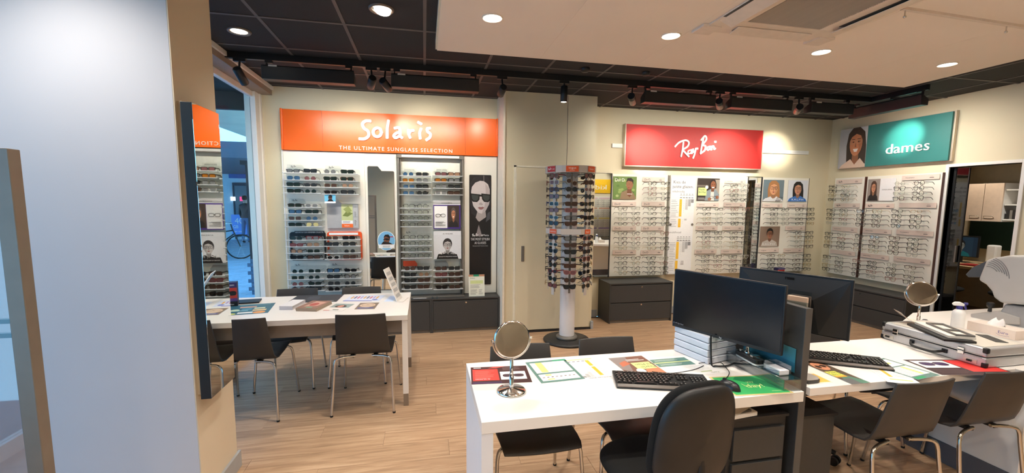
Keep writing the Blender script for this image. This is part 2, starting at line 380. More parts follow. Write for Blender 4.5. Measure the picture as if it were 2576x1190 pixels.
# dark ceiling: grid plus tiles
GX = [-2.6]+[.02+.585*k for k in range(-3, 11)]+[6.2]
GY = [-1.4]+[3.49+.645*k for k in range(-7, 4)]+[5.6]
GX = sorted(set(round(g, 3) for g in GX if -2.6 <= g <= 6.2)); GY = sorted(set(round(g, 3) for g in GY if -1.4 <= g <= 5.6))
ce = struct('ceiling', bx(X0, Y0, ceil_z+.03, X1+.1, YB, ceil_z+.1), BLACK)
holes = [(x_, y_) for x_, y_ in dark_downs]
for i in range(len(GX)-1):
    for j in range(len(GY)-1):
        a, b, c, d = GX[i], GX[i+1], GY[j], GY[j+1]
        if b-a < .05 or d-c < .05: continue
        if a > .2 and b < 4.8 and d < 3.5 and d > -1.3: continue       # above the white soffit
        obj('ceiling_tile', bx(a+.012, c+.012, ceil_z+.004, b-.012, d-.012, ceil_z+.02), TILE, ce)
for g in GX[1:-1]: obj('grid_bar', bx(g-.012, Y0, ceil_z, g+.012, YB, ceil_z+.012), GRID, ce)
for g in GY[1:-1]: obj('grid_bar', bx(X0, g-.012, ceil_z-.001, X1, g+.012, ceil_z+.011), GRID, ce)

# white lowered soffit made of boards
SX0, SX1, SY0, SY1 = .105, 4.9, -1.2, 3.66
so = struct('trim_1', MB().box(SX0, SY0, soff_z+.012, SX1, SY1, ceil_z-.002), mat('soffit_edge', (232, 222, 196), .6))
xs = [SX0, .98, 1.86, 2.95, 3.93, SX1]
for a, b in zip(xs, xs[1:]):
    e0 = .012 if a == SX0 else .0008; e1 = .012 if b == SX1 else .0008
    obj('soffit_board', bx(a+e0, SY0+.012, soff_z, b-e1, SY1-.012, soff_z+.012), SOFF, so)
# walls
def wall(name, *boxes, m=WALL):
    b = MB()
    for q in boxes: b.box(*q)
    return struct(name, b, m)
ceil_z0 = ceil_z; ceil_z += .06
wall('wall_back', (-1.83, 5.5, 0, .95, 5.62, ceil_z)); wall('wall_back_right', (2.08, YB, 0, X1+.12, YB+.1, ceil_z))
OY0, OY1, OZ = 3.375, 4.015, 2.085
wall('wall_right', (X1, OY1, 0, X1+.12, YB, ceil_z), (X1, OY0, OZ, X1+.12, OY1, ceil_z), (X1, Y0, 0, X1+.12, OY0, ceil_z))
wall('wall_rear', (X0, Y0-.1, 0, X1+.1, Y0, ceil_z))
wall('wall_pillar', (X0, 2.31, 0, -1.137, 2.72, ceil_z), m=PILL)
ceil_z = ceil_z0
struct('wall_pillar_side', bx(-1.14, 2.311, 0, -1.132, 2.719, ceil_z), PILL2)
struct('baseboard_pillar', bx(-1.132, 2.32, 0, -1.117, 2.735, .1), SKIRT)
struct('baseboard_back', MB().box(2.11, YB-.015, 0, 2.40, YB, .1).box(3.38, YB-.015, 0, 4.7, YB, .1), SKIRT)
struct('baseboard_closet', MB().box(2.085, 5.03, 0, 2.118, 5.055, .1).box(2.103, 5.056, 0, 2.118, 5.3, .1), SKIRT)
# opening frame to the back room
f = MB(); t = .035
f.box(X1-.018, OY1, 0, X1+.12, OY1+t, OZ+t).box(X1-.018, OY0-t, 0, X1+.12, OY0, OZ+t).box(X1-.018, OY0, OZ, X1+.12, OY1, OZ+t)
struct('door_1', f, WHITE, bevel=.003)
# closet box with sliding door
cl = wall('wall_closet', (.93, 5.06, 0, 2.1, YB, ceil_z))
dr = struct('door_2', bx(1.085, 5.035, .03, 2.06, 5.058, 2.035), WALL, bevel=.004)
obj('handle', MB().box(1.155, 5.026, .9, 1.19, 5.036, 1.09), GREYM, dr, bevel=.004)
obj('door_track', bx(1.07, 5.03, 0, 2.08, 5.06, .022), ANTH2, dr)
obj('door_casing', MB().box(1.06, 5.045, 0, 1.083, 5.06, 2.06).box(1.06, 5.045, 2.04, 2.085, 5.06, 2.06), mat('cream_casing', (238, 232, 214), .5), dr)
obj('seam', MB().box(1.72, 5.0575, 2.06, 1.724, 5.06, ceil_z-.01), GREYM, cl)
struct('trim_2', bx(.925, 5.044, 0, .95, 5.5, ceil_z), mat('closet_corner', (236, 226, 208), .6))

# storefront on the left (street side)
SF = -1.88
st = struct('window_1', MB().box(SF-.02, 2.80, 0, SF+.03, 5.34, .12).box(SF-.02, 2.80, 2.76, SF+.03, 5.34, 2.82).box(SF-.06, 5.34, 0, SF+.055, 5.5, ceil_z)
            .box(SF-.02, 2.72, 0, SF+.03, 2.80, 2.82), WHITE, bevel=.004)
obj('pane', bx(SF-.004, 2.8, .12, SF+.004, 5.34, 2.76), GLASS, st)
obj('jamb_profile', MB().box(SF+.055, 5.455, 0, SF+.07, 5.499, ceil_z-.03), WHITE, st)
struct('trim_3', bx(-1.86, 2.72, 2.82, -1.70, 5.5, 2.88), mat('grey_beige_header', (150, 136, 122), .6))
struct('trim_4', bx(-1.76, 2.72, 2.875, -1.68, 5.5, 2.915), WHITE)
lf = struct('window_2', MB().box(X0-.03, Y0, 0, X0+.03, 2.31, .1).box(X0-.03, Y0, 2.75, X0+.03, 2.31, ceil_z).box(X0-.025, .4, .1, X0+.025, .46, 2.75), WHITE)
obj('pane', bx(X0-.004, Y0, .1, X0+.004, .4, 2.75), GLASS, lf); obj('pane', bx(X0-.004, .46, .1, X0+.004, 2.31, 2.75), GLASS, lf)

# ------------------------------------------------------------------ downlights and ceiling kit
def downlight(x, y, z, label, group, tilt=False, dark=True):
    t = empty('downlight', (x, y, z), label, 'light', group)
    b = MB(); r1, r0 = (.085, .06) if dark else (.072, .062)
    b.lathe([(r0, .012), (r0, -.004), (r1-.006, -.008), (r1, 0), (r1, .01), (r0, .012)], 28)
    obj('trim_ring', b, mat('downlight_ring_grey', (120, 108, 98), .35, .5) if dark else mat('downlight_ring_white', (226, 214, 200), .4), t)
    l = MB().lathe([(.0005, -.002), (r0-.004, -.002), (r0-.004, .008), (.0005, .008)], 24)
    o = obj('lamp_disc', l, LAMPE, t)
    if tilt: o.rotation_euler = (R(-14), R(8), 0); o.location = (.006, 0, -.006)
    lo = bpy.data.lights.new('downlight_lamp', 'SPOT'); lo.energy = DL; lo.spot_size = R(125); lo.spot_blend = .9; lo.color = NEUT; lo.shadow_soft_size = .05
    q = bpy.data.objects.new('lamp_light', lo); C.objects.link(q); q.parent = t; q.location = (0, 0, -.03)
for i, (x, y) in enumerate(dark_downs[:2]):
    downlight(x, y, ceil_z, ['round recessed downlight in the black ceiling above the left window', 'tilted recessed downlight in the black ceiling beside the white soffit'][i], 'downlights in the black ceiling', i == 1)
for i, (x, y) in enumerate(dark_downs[2:]): downlight(x, y, ceil_z, 'unseen fill downlight in the black ceiling near the viewer, '+['beside the pillar', 'in the middle', 'by the rear wall'][i], 'unseen fill downlights near the camera')  # unseen downlights added near the viewer as fill, also for the pillar
for i, (x, y) in enumerate(soff_downs):
    lab = ['nearest the left edge of the white soffit', 'left of the air conditioning cassette', 'right of the air conditioning cassette', 'nearest the right corner of the white soffit']
    downlight(x, y, soff_z, 'round downlight in the soffit, '+lab[i] if i < 4 else 'added fill downlight in the soffit out of view, %s of %s row' % (['left', 'middle', 'right'][(i-4) % 3], 'the middle' if i < 7 else 'the rear'), 'front row of soffit downlights' if i < 4 else 'unseen fill downlights near the camera', dark=False)  # rows behind the front one are unseen, added for general fill

ac = empty('ceiling_cassette', (2.41, 2.30, soff_z), 'white square air conditioning cassette in the soffit with grey slatted grille', 'air conditioner')
ACW = mat('cassette_white', (228, 214, 200), .45)
b = MB()
for q in ((-.50, -.50, .50, -.285), (-.50, .30, .50, .50), (-.50, -.285, -.285, .30), (.29, -.285, .50, .30)): b.box(q[0], q[1], -.012, q[2], q[3], 0)
obj('frame', b, ACW, ac, bevel=.004)
obj('grille_back', bx(-.285, -.285, -.004, .29, .30, 0), mat('grille_dark', (120, 112, 104), .7), ac)
sl = MB().box(-.281, -.0035, -.006, .286, .0035, 0).mesh('slat', mat('grille_slat', (186, 176, 166), .5))
for k in range(44):
    o = bpy.data.objects.new('slat', sl); C.objects.link(o); o.parent = ac; o.location = (0, -.278+k*.0132, -.006); o.rotation_euler = (R(30), 0, 0)
for (cx, cy, lx, ly, rx, ry) in ((0, .41, .30, .045, -12, 0), (0, -.41, .30, .045, 12, 0), (.41, 0, .045, .28, 0, -12), (-.44, .02, .06, .30, 0, 22)):
    o = obj('louvre_flap', bx(-lx, -ly, -.006, lx, ly, 0), ACW, ac, bevel=.003); o.location = (cx, cy, -.022); o.rotation_euler = (R(rx), R(ry), 0)
    obj('louvre_slot', bx(cx-lx*.96, cy-ly*.8, -.0135, cx+lx*.96, cy+ly*.8, -.011), BLACK if cx < -.4 else GREYM, ac)
for sxn in (-1, 1):
    for syn in (-1, 1): obj('corner_cap', bx(sxn*.40, syn*.40, -.02, sxn*.54, syn*.54, 0), ACW, ac, bevel=.005)
rl = empty('ceiling_rail', (3.35, 2.34, soff_z), 'thin white hanging rail with two hooks on the soffit right of the cassette', 'rail')
p0, p1 = at(2270, 18, Z=soff_z)-V((3.35, 2.34, soff_z)), at(2640, 75, Z=soff_z)-V((3.35, 2.34, soff_z))
obj('rail', MB().obox((p0+p1)/2-V((0, 0, .008)), (p1-p0)/2, V((0, .012, 0)), V((0, 0, .008))), ACW, rl)
for px, py in ((2278, 20), (2533, 60)):
    q = at(px, py, Z=soff_z)-V((3.35, 2.34, soff_z))
    obj('hook', MB().cyl(q, q-V((0, 0, .045)), .004, 8).lathe([(.001, -.010), (.009, -.004), (.009, .004), (.001, .010)], 10, q-V((0, 0, .052))), CHROME, rl)
sm = empty('smoke_detector', at(1472, 172, Z=ceil_z), 'small dark round detector on the black ceiling near the soffit edge', 'detector')
obj('body', MB().lathe([(.045, 0), (.045, -.02), (.03, -.035), (.001, -.036)], 16), BLACK, sm)
sm = empty('smoke_detector', at(1625, 182, Z=ceil_z), 'dark round detector on the black ceiling right of the other detector', 'detector')
obj('body', MB().lathe([(.04, 0), (.04, -.02), (.03, -.03), (.001, -.031)], 16), BLACK, sm)

# ------------------------------------------------------------------ lighting track
TZ = 2.90; TY = 4.33
tr = empty('lighting_track', (1.8, TY, TZ), 'long black lighting track under the ceiling with a corner at the right wall', 'lighting track')
obj('track_rail', bx(-3.5, -.018, -.035, 3.55, .018, .02), BLACK, tr); obj('track_rail', bx(3.515, -.60, -.035, 3.55, -.018, .02), BLACK, tr)
def washer(x0, x1, label, y=TY, rz=0, watts=11):
    L = x1-x0; t = empty('wall_washer', ((x0+x1)/2, y, TZ-.035), label, 'light fixture', 'linear wall washers on the track', rz)
    obj('housing', MB().prism([(-L/2, -.05, -.17), (-L/2, .045, -.17), (-L/2, .05, -.105), (-L/2, -.05, -.05), (-L/2, -.06, -.06)], (0, 0, 0), (L, 0, 0)), BLACK, t, bevel=.003)
    for sxx in (-1, 1): obj('bracket', MB().box(sxx*(L/2-.05)-.03, -.015, -.022, sxx*(L/2-.05)+.03, .015, 0).box(sxx*(L/2-.03)-.006, -.01, -.09, sxx*(L/2-.03)+.006, .01, -.01), BLACK, t)
    if rz == 0: obj('end_tag', bx(-L/2+.06, -.0615, -.064, -L/2+.13, -.058, -.05), OFFW, t)
    lo = bpy.data.lights.new('washer_lamp', 'AREA'); lo.shape = 'RECTANGLE'; lo.size = L*.95; lo.size_y = .05; lo.energy = watts; lo.color = NEUT; lo.spread = R(130)
    q = bpy.data.objects.new('washer_light', lo); C.objects.link(q); q.parent = t; q.location = (0, .03, -.178)
    q.rotation_euler = (V((0, 1, -1.05))).to_track_quat('-Z', 'Y').to_euler()
washer(-1.40, -.62, 'long black wall washer on the track left end, before the window side')
washer(-.29, .54, 'long black wall washer above the right half of the orange sign')
washer(2.31, 3.16, 'long black wall washer above the red sign left half')
washer(3.36, 4.16, 'long black wall washer above the red sign right half')
washer(4.42, 5.02, 'short black wall washer on the track by the corner')
washer(3.95, 4.75, 'black wall washer on the short track leg in front of the teal sign', y=4.05, rz=R(-90))
bpy.context.view_layer.update()
[o for o in C.objects if o.name.startswith('wall_washer')][-1].location = (5.26, 4.10, TZ-.035)
def trackspot(px, py, target, label, watts=30, deg=36, silver=False, X=None, dz=.0, col=NEUT):
    c = at(px, py, X=X) if X else at(px, py, Y=TY)
    d = (V(target)-c).normalized()
    t = empty('track_spotlight', (c.x, c.y, TZ-.035), label, 'light fixture', 'cylinder spotlights on the track')
    l = c-V((c.x, c.y, TZ-.035)); a = l-d*.075; e = l+d*.085
    obj('barrel', MB().tube([a, a+d*.006, e-d*.002, e], [.028, .036, .036, .034], 20), mat('spot_silver', (150, 132, 120), .4, .5) if silver else BLACK, t)
    if silver: obj('head_ring', MB().tube([a-d*.004, a+d*.05], [.037, .038], 20), BLACK, t)
    obj('adapter', MB().box(-.05, -.014, -.025, .05, .014, .0).cyl((0, 0, -.02), l-d*.03, .009, 8), BLACK, t)
    obj('lens', MB().tube([e, e+d*.001], [.028, .028], 16), mat('spot_lens', (255, 250, 240), .5, emit=((255, 240, 215), 8)), t)
    spot('spot_light', c+d*.10, target, watts, deg, (1, .90, .74), .95, .02)
SPL = 24
trackspot(605, 190, (-1.45, 5.45, 1.9), 'black cylinder spotlight at the left end of the track by the window', SPL*.5, deg=44)
trackspot(935, 207, (-.75, 5.45, 2.4), 'black cylinder spotlight, left one of the crossed pair over the orange sign', SPL, deg=48)
trackspot(970, 213, (.02, 5.45, 2.42), 'black cylinder spotlight, right one of the crossed pair over the orange sign', SPL, deg=50)
trackspot(1263, 228, (.75, 5.45, 2.5), 'black cylinder spotlight in front of the closet left edge', SPL*.5)
trackspot(1419, 235, (1.42, 4.5, 0), 'black cylinder spotlight hanging straight down before the closet', SPL*.8)
trackspot(1590, 250, (3.0, 5.52, 2.36), 'silver fronted spotlight above the red sign left end', SPL*20, deg=27, silver=True)
trackspot(1810, 262, (4.3, 5.52, 2.34), 'silver fronted spotlight in the middle above the red sign', SPL*20, deg=28, silver=True)
trackspot(2008, 275, (5.16, 5.6, 2.44), 'silver fronted spotlight aimed at the bare cream wall right of the red sign', SPL*9, deg=25, silver=True)
trackspot(2250, 265, (6.15, 4.50, 2.50), 'silver fronted spotlight aimed at the teal sign', SPL*5, deg=34, silver=True, X=5.35)

# ================================================================== EYEWEAR
def outline(shape, n=16):
    out = []
    for k in range(n):
        a = 2*math.pi*k/n; c, s_ = math.cos(a), math.sin(a)
        if shape == 'round': x, z = .0235*c, .0215*s_
        elif shape == 'square': x, z = .027*math.copysign(abs(c)**.55, c), .0195*math.copysign(abs(s_)**.55, s_)
        elif shape == 'wayfarer': x, z = .0275*math.copysign(abs(c)**.62, c), .021*math.copysign(abs(s_)**.62, s_); x *= 1+.14*z/.021; z += .003*max(0, x/.0275)*(z > 0)
        elif shape == 'cat': x, z = .028*math.copysign(abs(c)**.75, c), .020*math.copysign(abs(s_)**.75, s_); z += .007*max(0, x/.028)**2*(z > 0); x *= 1+.12*z/.02
        elif shape == 'aviator': x, z = .0275*math.copysign(abs(c)**.8, c), .0235*math.copysign(abs(s_)**.8, s_); x = x*(1+.16*z/.023)+(.004 if z < 0 else 0)
        else: x, z = .026*math.copysign(abs(c)**.8, c), .0165*math.copysign(abs(s_)**.8, s_)
        out.append((x, z))
    return out
SHAPES = ['wayfarer', 'square', 'round', 'cat', 'aviator', 'oval']
def eyewear_meshes(shape, thick, tall=1.0):
    o = [(x*(.95 if tall > 1 else 1), z*tall) for x, z in outline(shape)]; f = MB(); n = len(o); dx = .0345 if shape != 'round' else .033
    fr = MB()
    for sg in (-1, 1):
        q = [(sg*x+sg*dx, z) for x, z in o]
        g = 1+thick/.022
        ou = [(sg*x*g+sg*dx, z*g) for x, z in o]
        vs = [(x, y, z) for (L, y) in ((q, -.002), (ou, -.002), (ou, .002), (q, .002)) for x, z in L]
        fs = []
        for a in range(4):
            b = (a+1) % 4
            for k in range(n): fs.append((a*n+k, a*n+(k+1) % n, b*n+(k+1) % n, b*n+k))
        fr.add(vs, fs)
    t = max(thick*.8, .0012)
    fr.tube([(-.0105, 0, .003), (0, -.001, .0065), (.0105, 0, .003)], t*.8, 5)
    for sg in (-1, 1): fr.box(sg*.060, -.002, .009, sg*.0705, .003, .009+thick*1.4+.0015)
    lens = {}
    for sg in (-1, 1):
        m = MB(); q = [(sg*x+sg*dx, 0, z) for x, z in o]
        m.prism(q, (0, -.0006, 0), (0, .0006, 0)); lens[sg] = m.mesh('lens', LENSC)
    tm = {}
    for sg in (-1, 1):
        m = MB(); w_ = t*.7; h_ = max(thick*.95, .0016)
        P = [(sg*.0695, .002, .011), (sg*.071, .09, .011), (sg*.068, .112, .006), (sg*.066, .138, -.016)]
        vs = []
        for x, y, z in P: vs += [(x-w_, y, z-h_), (x+w_, y, z-h_), (x+w_, y, z+h_), (x-w_, y, z+h_)]
        fs = [(0, 3, 2, 1), (12, 13, 14, 15)]
        for i in range(3):
            for k in range(4): fs.append((i*4+k, i*4+(k+1) % 4, i*4+4+(k+1) % 4, i*4+4+k))
        m.add(vs, fs); tm[sg] = m.mesh('temple', BLACK)
    return fr.mesh('front_frame', BLACK), lens, tm
_ew = {}
FRM = {'black': mat('frame_black', (20, 20, 21), .3, 0, .02), 'tortoise': mat('frame_tortoise', (72, 44, 28), .3, 0, .5, 90), 'gold': mat('frame_gold', (196, 160, 92), .25, 1, .02),
       'silver': mat('frame_silver', (170, 170, 168), .25, 1, .02), 'red': mat('frame_red', (110, 24, 28), .3), 'blue': mat('frame_blue', (30, 50, 100), .3),
       'pink': mat('frame_rose', (150, 96, 88), .35), 'clear': mat('frame_clear_grey', (186, 184, 178), .2), 'dark': mat('frame_dark_brown', (48, 38, 34), .35)}
def lensm(n, c, r=.2): return mat('lens_'+n, c, r, 0, .03, 6, spec=.35)
LNS = {'grey': lensm('grey', (44, 48, 50)), 'green': lensm('green', (30, 42, 38)), 'brown': lensm('brown', (72, 54, 48)), 'amber': lensm('amber', (150, 92, 28)),
       'blue': lensm('blue', (56, 88, 118), .12), 'rose': lensm('rose', (112, 74, 76)), 'smoke': lensm('smoke', (110, 112, 112)), 'sand': lensm('sand', (146, 116, 94)),
       'yellow': lensm('yellow', (200, 188, 130)), 'black': lensm('black', (20, 21, 23)), 'clear': LENSC}
count_ew = {'sun': 0, 'opt': 0}
def eyewear(loc, rz, kind, frame, lens, shape, label, group, tilt=0, s=1.0, parts=True, roll=0):
    thick = .0052 if (kind == 'sun' and frame not in ('gold', 'silver')) else (.0013 if frame in ('gold', 'silver') else .0030)
    k = (shape, thick, kind)
    if k not in _ew: _ew[k] = eyewear_meshes(shape, thick, 1.22 if kind == 'opt' else 1.0)
    fr, ln, tm = _ew[k]; count_ew[kind] += 1
    r = bpy.data.objects.new('sunglasses' if kind == 'sun' else 'eyeglasses', None); C.objects.link(r)
    r.location = loc; r.rotation_euler = (tilt, roll, rz); r.scale = (s, s, s); r.empty_display_size = .02
    tag(r, label, 'glasses', group)
    def ch(nm, me, m):
        o = bpy.data.objects.new(nm, me); C.objects.link(o); o.parent = r
        o.material_slots[0].link = 'OBJECT'; o.material_slots[0].material = m
    ch('front_frame', fr, FRM[frame]); ch('lens', ln[-1], LNS[lens]); ch('lens', ln[1], LNS[lens])
    ch('temple', tm[-1], FRM[frame]); ch('temple', tm[1], FRM[frame]); return r
ORD = ['top', 'second', 'third', 'bottom']
NUM = 'topmost second third fourth fifth sixth seventh eighth ninth tenth eleventh twelfth thirteenth fourteenth fifteenth lowest'.split()
FRN = {'black': 'black', 'tortoise': 'tortoiseshell', 'gold': 'gold wire', 'silver': 'silver wire', 'red': 'red', 'blue': 'blue', 'pink': 'rose', 'clear': 'clear grey', 'dark': 'dark brown'}
def gl_label(kind, frame, lens, shape, where):
    a = {'wayfarer': 'angular', 'square': 'square', 'round': 'round', 'cat': 'cat-eye', 'aviator': 'teardrop', 'oval': 'oval'}[shape]
    return (FRN[frame]+' '+(lens+' lens sunglasses, ' if kind == 'sun' else a+' eyeglasses, ')+where)

# ------------------------------------------------------------------ orange sunglasses wall
PY = 5.45
db = empty('display_wall', (-.34, 5.47, .43), 'wide white sunglasses display wall under the orange sign', 'display')
dm = (.34, -5.47, -.43)
def rel(mb, d=dm):
    mb.v = [(a+d[0], b+d[1], c+d[2]) for a, b, c in mb.v]; return mb
for a, b in ((-1.60, -.70), (-.70, -.325), (.50, .925)):
    obj('back_panel', rel(bx(a+.001, PY+.0, .435, b-.001, 5.495, 2.195)), PANEL, db, bevel=.001)
obj('back_panel', rel(bx(-.322, PY+.012, .435, .497, 5.495, 2.195)), mat('rack_back_board', (226, 227, 216), .4), db)
obj('side_profile', rel(bx(-1.612, PY-.012, .435, -1.598, 5.495, 2.195)), WHITE, db)
obj('side_profile', rel(bx(.915, PY-.012, .435, .922, 5.495, 2.195)), GREYM, db)
sg = empty('sign_board', (-.34, 5.45, 2.2), 'wide orange sign with raised white handwritten lettering above the sunglasses wall', 'sign')
sd = (.34, -5.45, -2.2)
for a, b in ((-1.58, -1.155), (-1.155, .51), (.51, .905)): obj('panel', rel(bx(a+.001, 5.42, 2.2, b-.001, 5.45, 2.66), sd), ORANGE, sg)
obj('end_cap', rel(bx(-1.6, 5.405, 2.2, -1.58, 5.49, 2.665), sd), ORANGE, sg, bevel=.003); obj('end_cap', rel(bx(.905, 5.405, 2.2, .922, 5.49, 2.665), sd), ORANGE, sg, bevel=.003)
z1 = lambda x, y: at(680+x/4.25, 260+y/4.25, Y=5.418)
LETW = mat('letter_white', (248, 246, 240), .4, var=.01)
SOL = [[(1070, 192), (1020, 192), (988, 222), (1004, 268), (1045, 300), (1052, 348), (1012, 380), (958, 382)],
       [(1145+44*math.cos(a), 312+46*math.sin(a)) for a in [2*math.pi*k/8 for k in range(9)]],
       [(1264, 188), (1252, 270), (1250, 368)],
       [(1332, 268), (1372, 264), (1388, 300), (1390, 350), (1408, 368)], [(1385, 308), (1342, 325), (1322, 352), (1345, 370), (1388, 345)],
       [(1475, 288), (1480, 330), (1495, 368)], [(1482, 325), (1500, 298), (1530, 292)],
       [(1610, 275), (1597, 320), (1602, 376)], [(1582, 206), (1612, 222)],
       [(1706, 268), (1678, 274), (1682, 304), (1710, 330), (1704, 366), (1670, 392)]]
for i_, j_ in ((0, 1), (1, 2), (2, 3), (3, 5), (5, 7), (7, 9), (9, 10)):
    obj('letter', rel(raised(SOL[i_:j_], z1, .034, .018, V((0, -1, 0))), sd), LETW, sg)
def textobj(name, s_, o, u, v, size, depth, m, parent, off, width=None, space=1.0):
    vs, fs, a, b = text_mesh(s_, space, .5); k = width/(b-a) if width else size
    u, v = V(u), V(v); n = u.cross(v); o = V(o)
    zmax = .5
    mb = MB(); mb.add([o+u*((q[0]-a)*k)+v*(q[1]*size)+n*((q[2]+zmax)*depth) for q in vs], fs)
    return obj(name, rel(mb, off), m, parent)
p = z1(735, 492)
textobj('slogan', 'THE ULTIMATE SUNGLASS SELECTION', (p.x, 5.42, p.z), (1, 0, 0), (0, 0, 1), .062, .008, LETW, sg, sd, width=(z1(1945, 500)-p).x, space=1.25)

def rack(x0, z0, x1, z1_, label, rows, group, header=None, logo=None, yb=PY, frame=None, tab=None):
    """acrylic shelf rack: rows = list of shelf heights (z of shelf)"""
    c = V(((x0+x1)/2, yb, z0)); d = (-c.x, -c.y, -c.z)
    t = empty('shelf_rack', c, label, 'shelf rack', group)
    obj('back_plate', rel(MB().prism([(x, yb-.004, z) for x, z in rrect(x0, z0, x1, z1_, .015)], (0, 0, 0), (0, .003, 0)), d), ACRYL, t)
    for z in rows:
        obj('shelf', rel(MB().box(x0, yb-.16, z-.0025, x1, yb-.004, z).box(x0, yb-.162, z-.004, x1, yb-.158, z+.008), d), [FROST], t)
        obj('shelf_edge', rel(bx(x0, yb-.1635, z-.0035, x1, yb-.162, z+.0005), d), mat('shelf_edge_grey', (140, 146, 150), .4), t)
    if tab:
        w_ = (x1-x0)*.46
        obj('header_tab', rel(MB().prism([(x0+.02, yb-.03, z1_-.03), (x0+.02, yb-.03, z1_+.038), (x0+.025+w_*.8, yb-.03, z1_+.04), (x0+.02+w_, yb-.03, z1_), (x0+.02+w_, yb-.03, z1_-.03)], (0, 0, 0), (0, .003, 0)), d), tab, t)
    if logo:
        P = wallprint(x0+.05, z1_-.005, x0+.2, z1_+.03, yb-.0345, basemat=ACRYL, t=.001)
        if logo == 'rb': script(P, .012, .006, .022, (60, 60, 60), .1)
        else: P.text(logo, .005, .01, .02, (60, 60, 60), width=.12)
        o = P.build('header_print', t); o.location = d
    if frame:
        m = frame; b = MB(); ro, ri = rrect(x0+.012, z0-.02, x1+.006, z1_+.02, .03), rrect(x0+.03, z0-.002, x1-.012, z1_-.03, .02)
        n = len(ro); vs = [(x, yv, z) for L, yv in ((ro, yb-.03), (ri, yb-.03), (ri, yb-.006), (ro, yb-.006)) for x, z in L]; fs = []
        for a in range(4):
            for k in range(n): fs.append((a*n+k, a*n+(k+1) % n, ((a+1) % 4)*n+(k+1) % n, ((a+1) % 4)*n+k))
        b.add(vs, fs); obj('frame', rel(b, d), m, t)
    return t
def zrow(px, py, dz=.022, Y=5.30): return at(px, py, Y=Y).z-dz
SUNF = ['black']*6+['tortoise']*3+['gold', 'silver', 'dark', 'red', 'clear', 'blue', 'pink']
def fill(ax, ys, colx, where, group, kind='sun', Y=5.295, spec=None, shapes=None):
    """ys pixel rows at pixel column ax; colx world x of the two pairs"""
    for i, py in enumerate(ys):
        z = at(ax, py, Y=Y).z
        for j, x in enumerate(colx):
            if spec: fr_, le, sh = spec[i][j]
            elif kind == 'sun': fr_, le, sh = rnd.choice(SUNF), rnd.choice(['grey', 'green', 'brown', 'grey', 'smoke', 'black']), rnd.choice(SHAPES)
            else: fr_, le, sh = rnd.choice(['black', 'black', 'dark']), 'clear', rnd.choice(['wayfarer', 'square', 'round'])
            eyewear((x+rnd.uniform(-.004, .004), Y, z), R(rnd.uniform(-4, 4)), kind, fr_, le, sh,
                    gl_label(kind, fr_, le, sh, '%s %s on %s' % (ORD[i], 'left' if j == 0 else 'right', where)), group, s=1.04)
# left block, column A and B (pixels read off the photograph)
G_ = 'sunglasses on the white wall left racks'
q = lambda a: (a[0], a[1], a[2])
specA1 = [[('black', 'smoke', 'oval'), ('black', 'grey', 'wayfarer')], [('silver', 'blue', 'aviator'), ('gold', 'rose', 'round')], [('black', 'green', 'wayfarer'), ('dark', 'grey', 'oval')], [('black', 'green', 'cat'), ('silver', 'green', 'round')]]
specB1 = [[('silver', 'smoke', 'round'), ('black', 'green', 'wayfarer')], [('black', 'green', 'wayfarer'), ('tortoise', 'green', 'wayfarer')], [('gold', 'brown', 'square'), ('gold', 'sand', 'round')], [('black', 'black', 'oval'), ('black', 'grey', 'wayfarer')]]
specA2 = [[('dark', 'green', 'square'), ('clear', 'smoke', 'oval')], [('black', 'blue', 'wayfarer'), ('black', 'green', 'wayfarer')], [('gold', 'brown', 'wayfarer'), ('silver', 'blue', 'round')], [('black', 'green', 'square'), ('silver', 'yellow', 'aviator')]]
specA3 = [[('black', 'green', 'round'), ('red', 'smoke', 'wayfarer')], [('red', 'rose', 'oval'), ('silver', 'sand', 'aviator')], [('tortoise', 'sand', 'round'), ('silver', 'green', 'square')], [('black', 'black', 'wayfarer'), ('black', 'brown', 'wayfarer')]]
specB3 = [[('gold', 'brown', 'square'), ('black', 'black', 'square')], [('black', 'grey', 'wayfarer'), ('black', 'grey', 'aviator')], [('silver', 'smoke', 'round'), ('silver', 'grey', 'round')], [('clear', 'black', 'oval'), ('tortoise', 'brown', 'wayfarer')]]
specA4 = [[('silver', 'green', 'round'), ('silver', 'green', 'square')], [('gold', 'green', 'square'), ('silver', 'green', 'round')], [('gold', 'rose', 'round'), ('black', 'green', 'oval')], [('tortoise', 'rose', 'round'), ('black', 'grey', 'wayfarer')]]
specB4 = [[('black', 'blue', 'wayfarer'), ('black', 'black', 'oval')], [('black', 'grey', 'cat'), ('black', 'smoke', 'round')], [('silver', 'grey', 'aviator'), ('silver', 'grey', 'round')], [('dark', 'black', 'round'), ('black', 'black', 'wayfarer')]]
yA = [[100, 160, 215, 268], [387, 440, 495, 547], [660, 715, 768, 820], [935, 988, 1040, 1085]]
yB = [[108, 168, 222, 278], None, [657, 710, 768, 818], [928, 980, 1035, 1082]]
pxc = lambda v: 680+v/3.307
pyc = lambda v: 400+v/3.307
ORANGEP = mat('orange_plastic', (232, 86, 34), .35)
BLKP = mat('black_rack_frame', (30, 32, 36), .35)
names = ['top left', None, None, None]
xA, xB = (-1.455, -1.275), (-1.062, -.875)
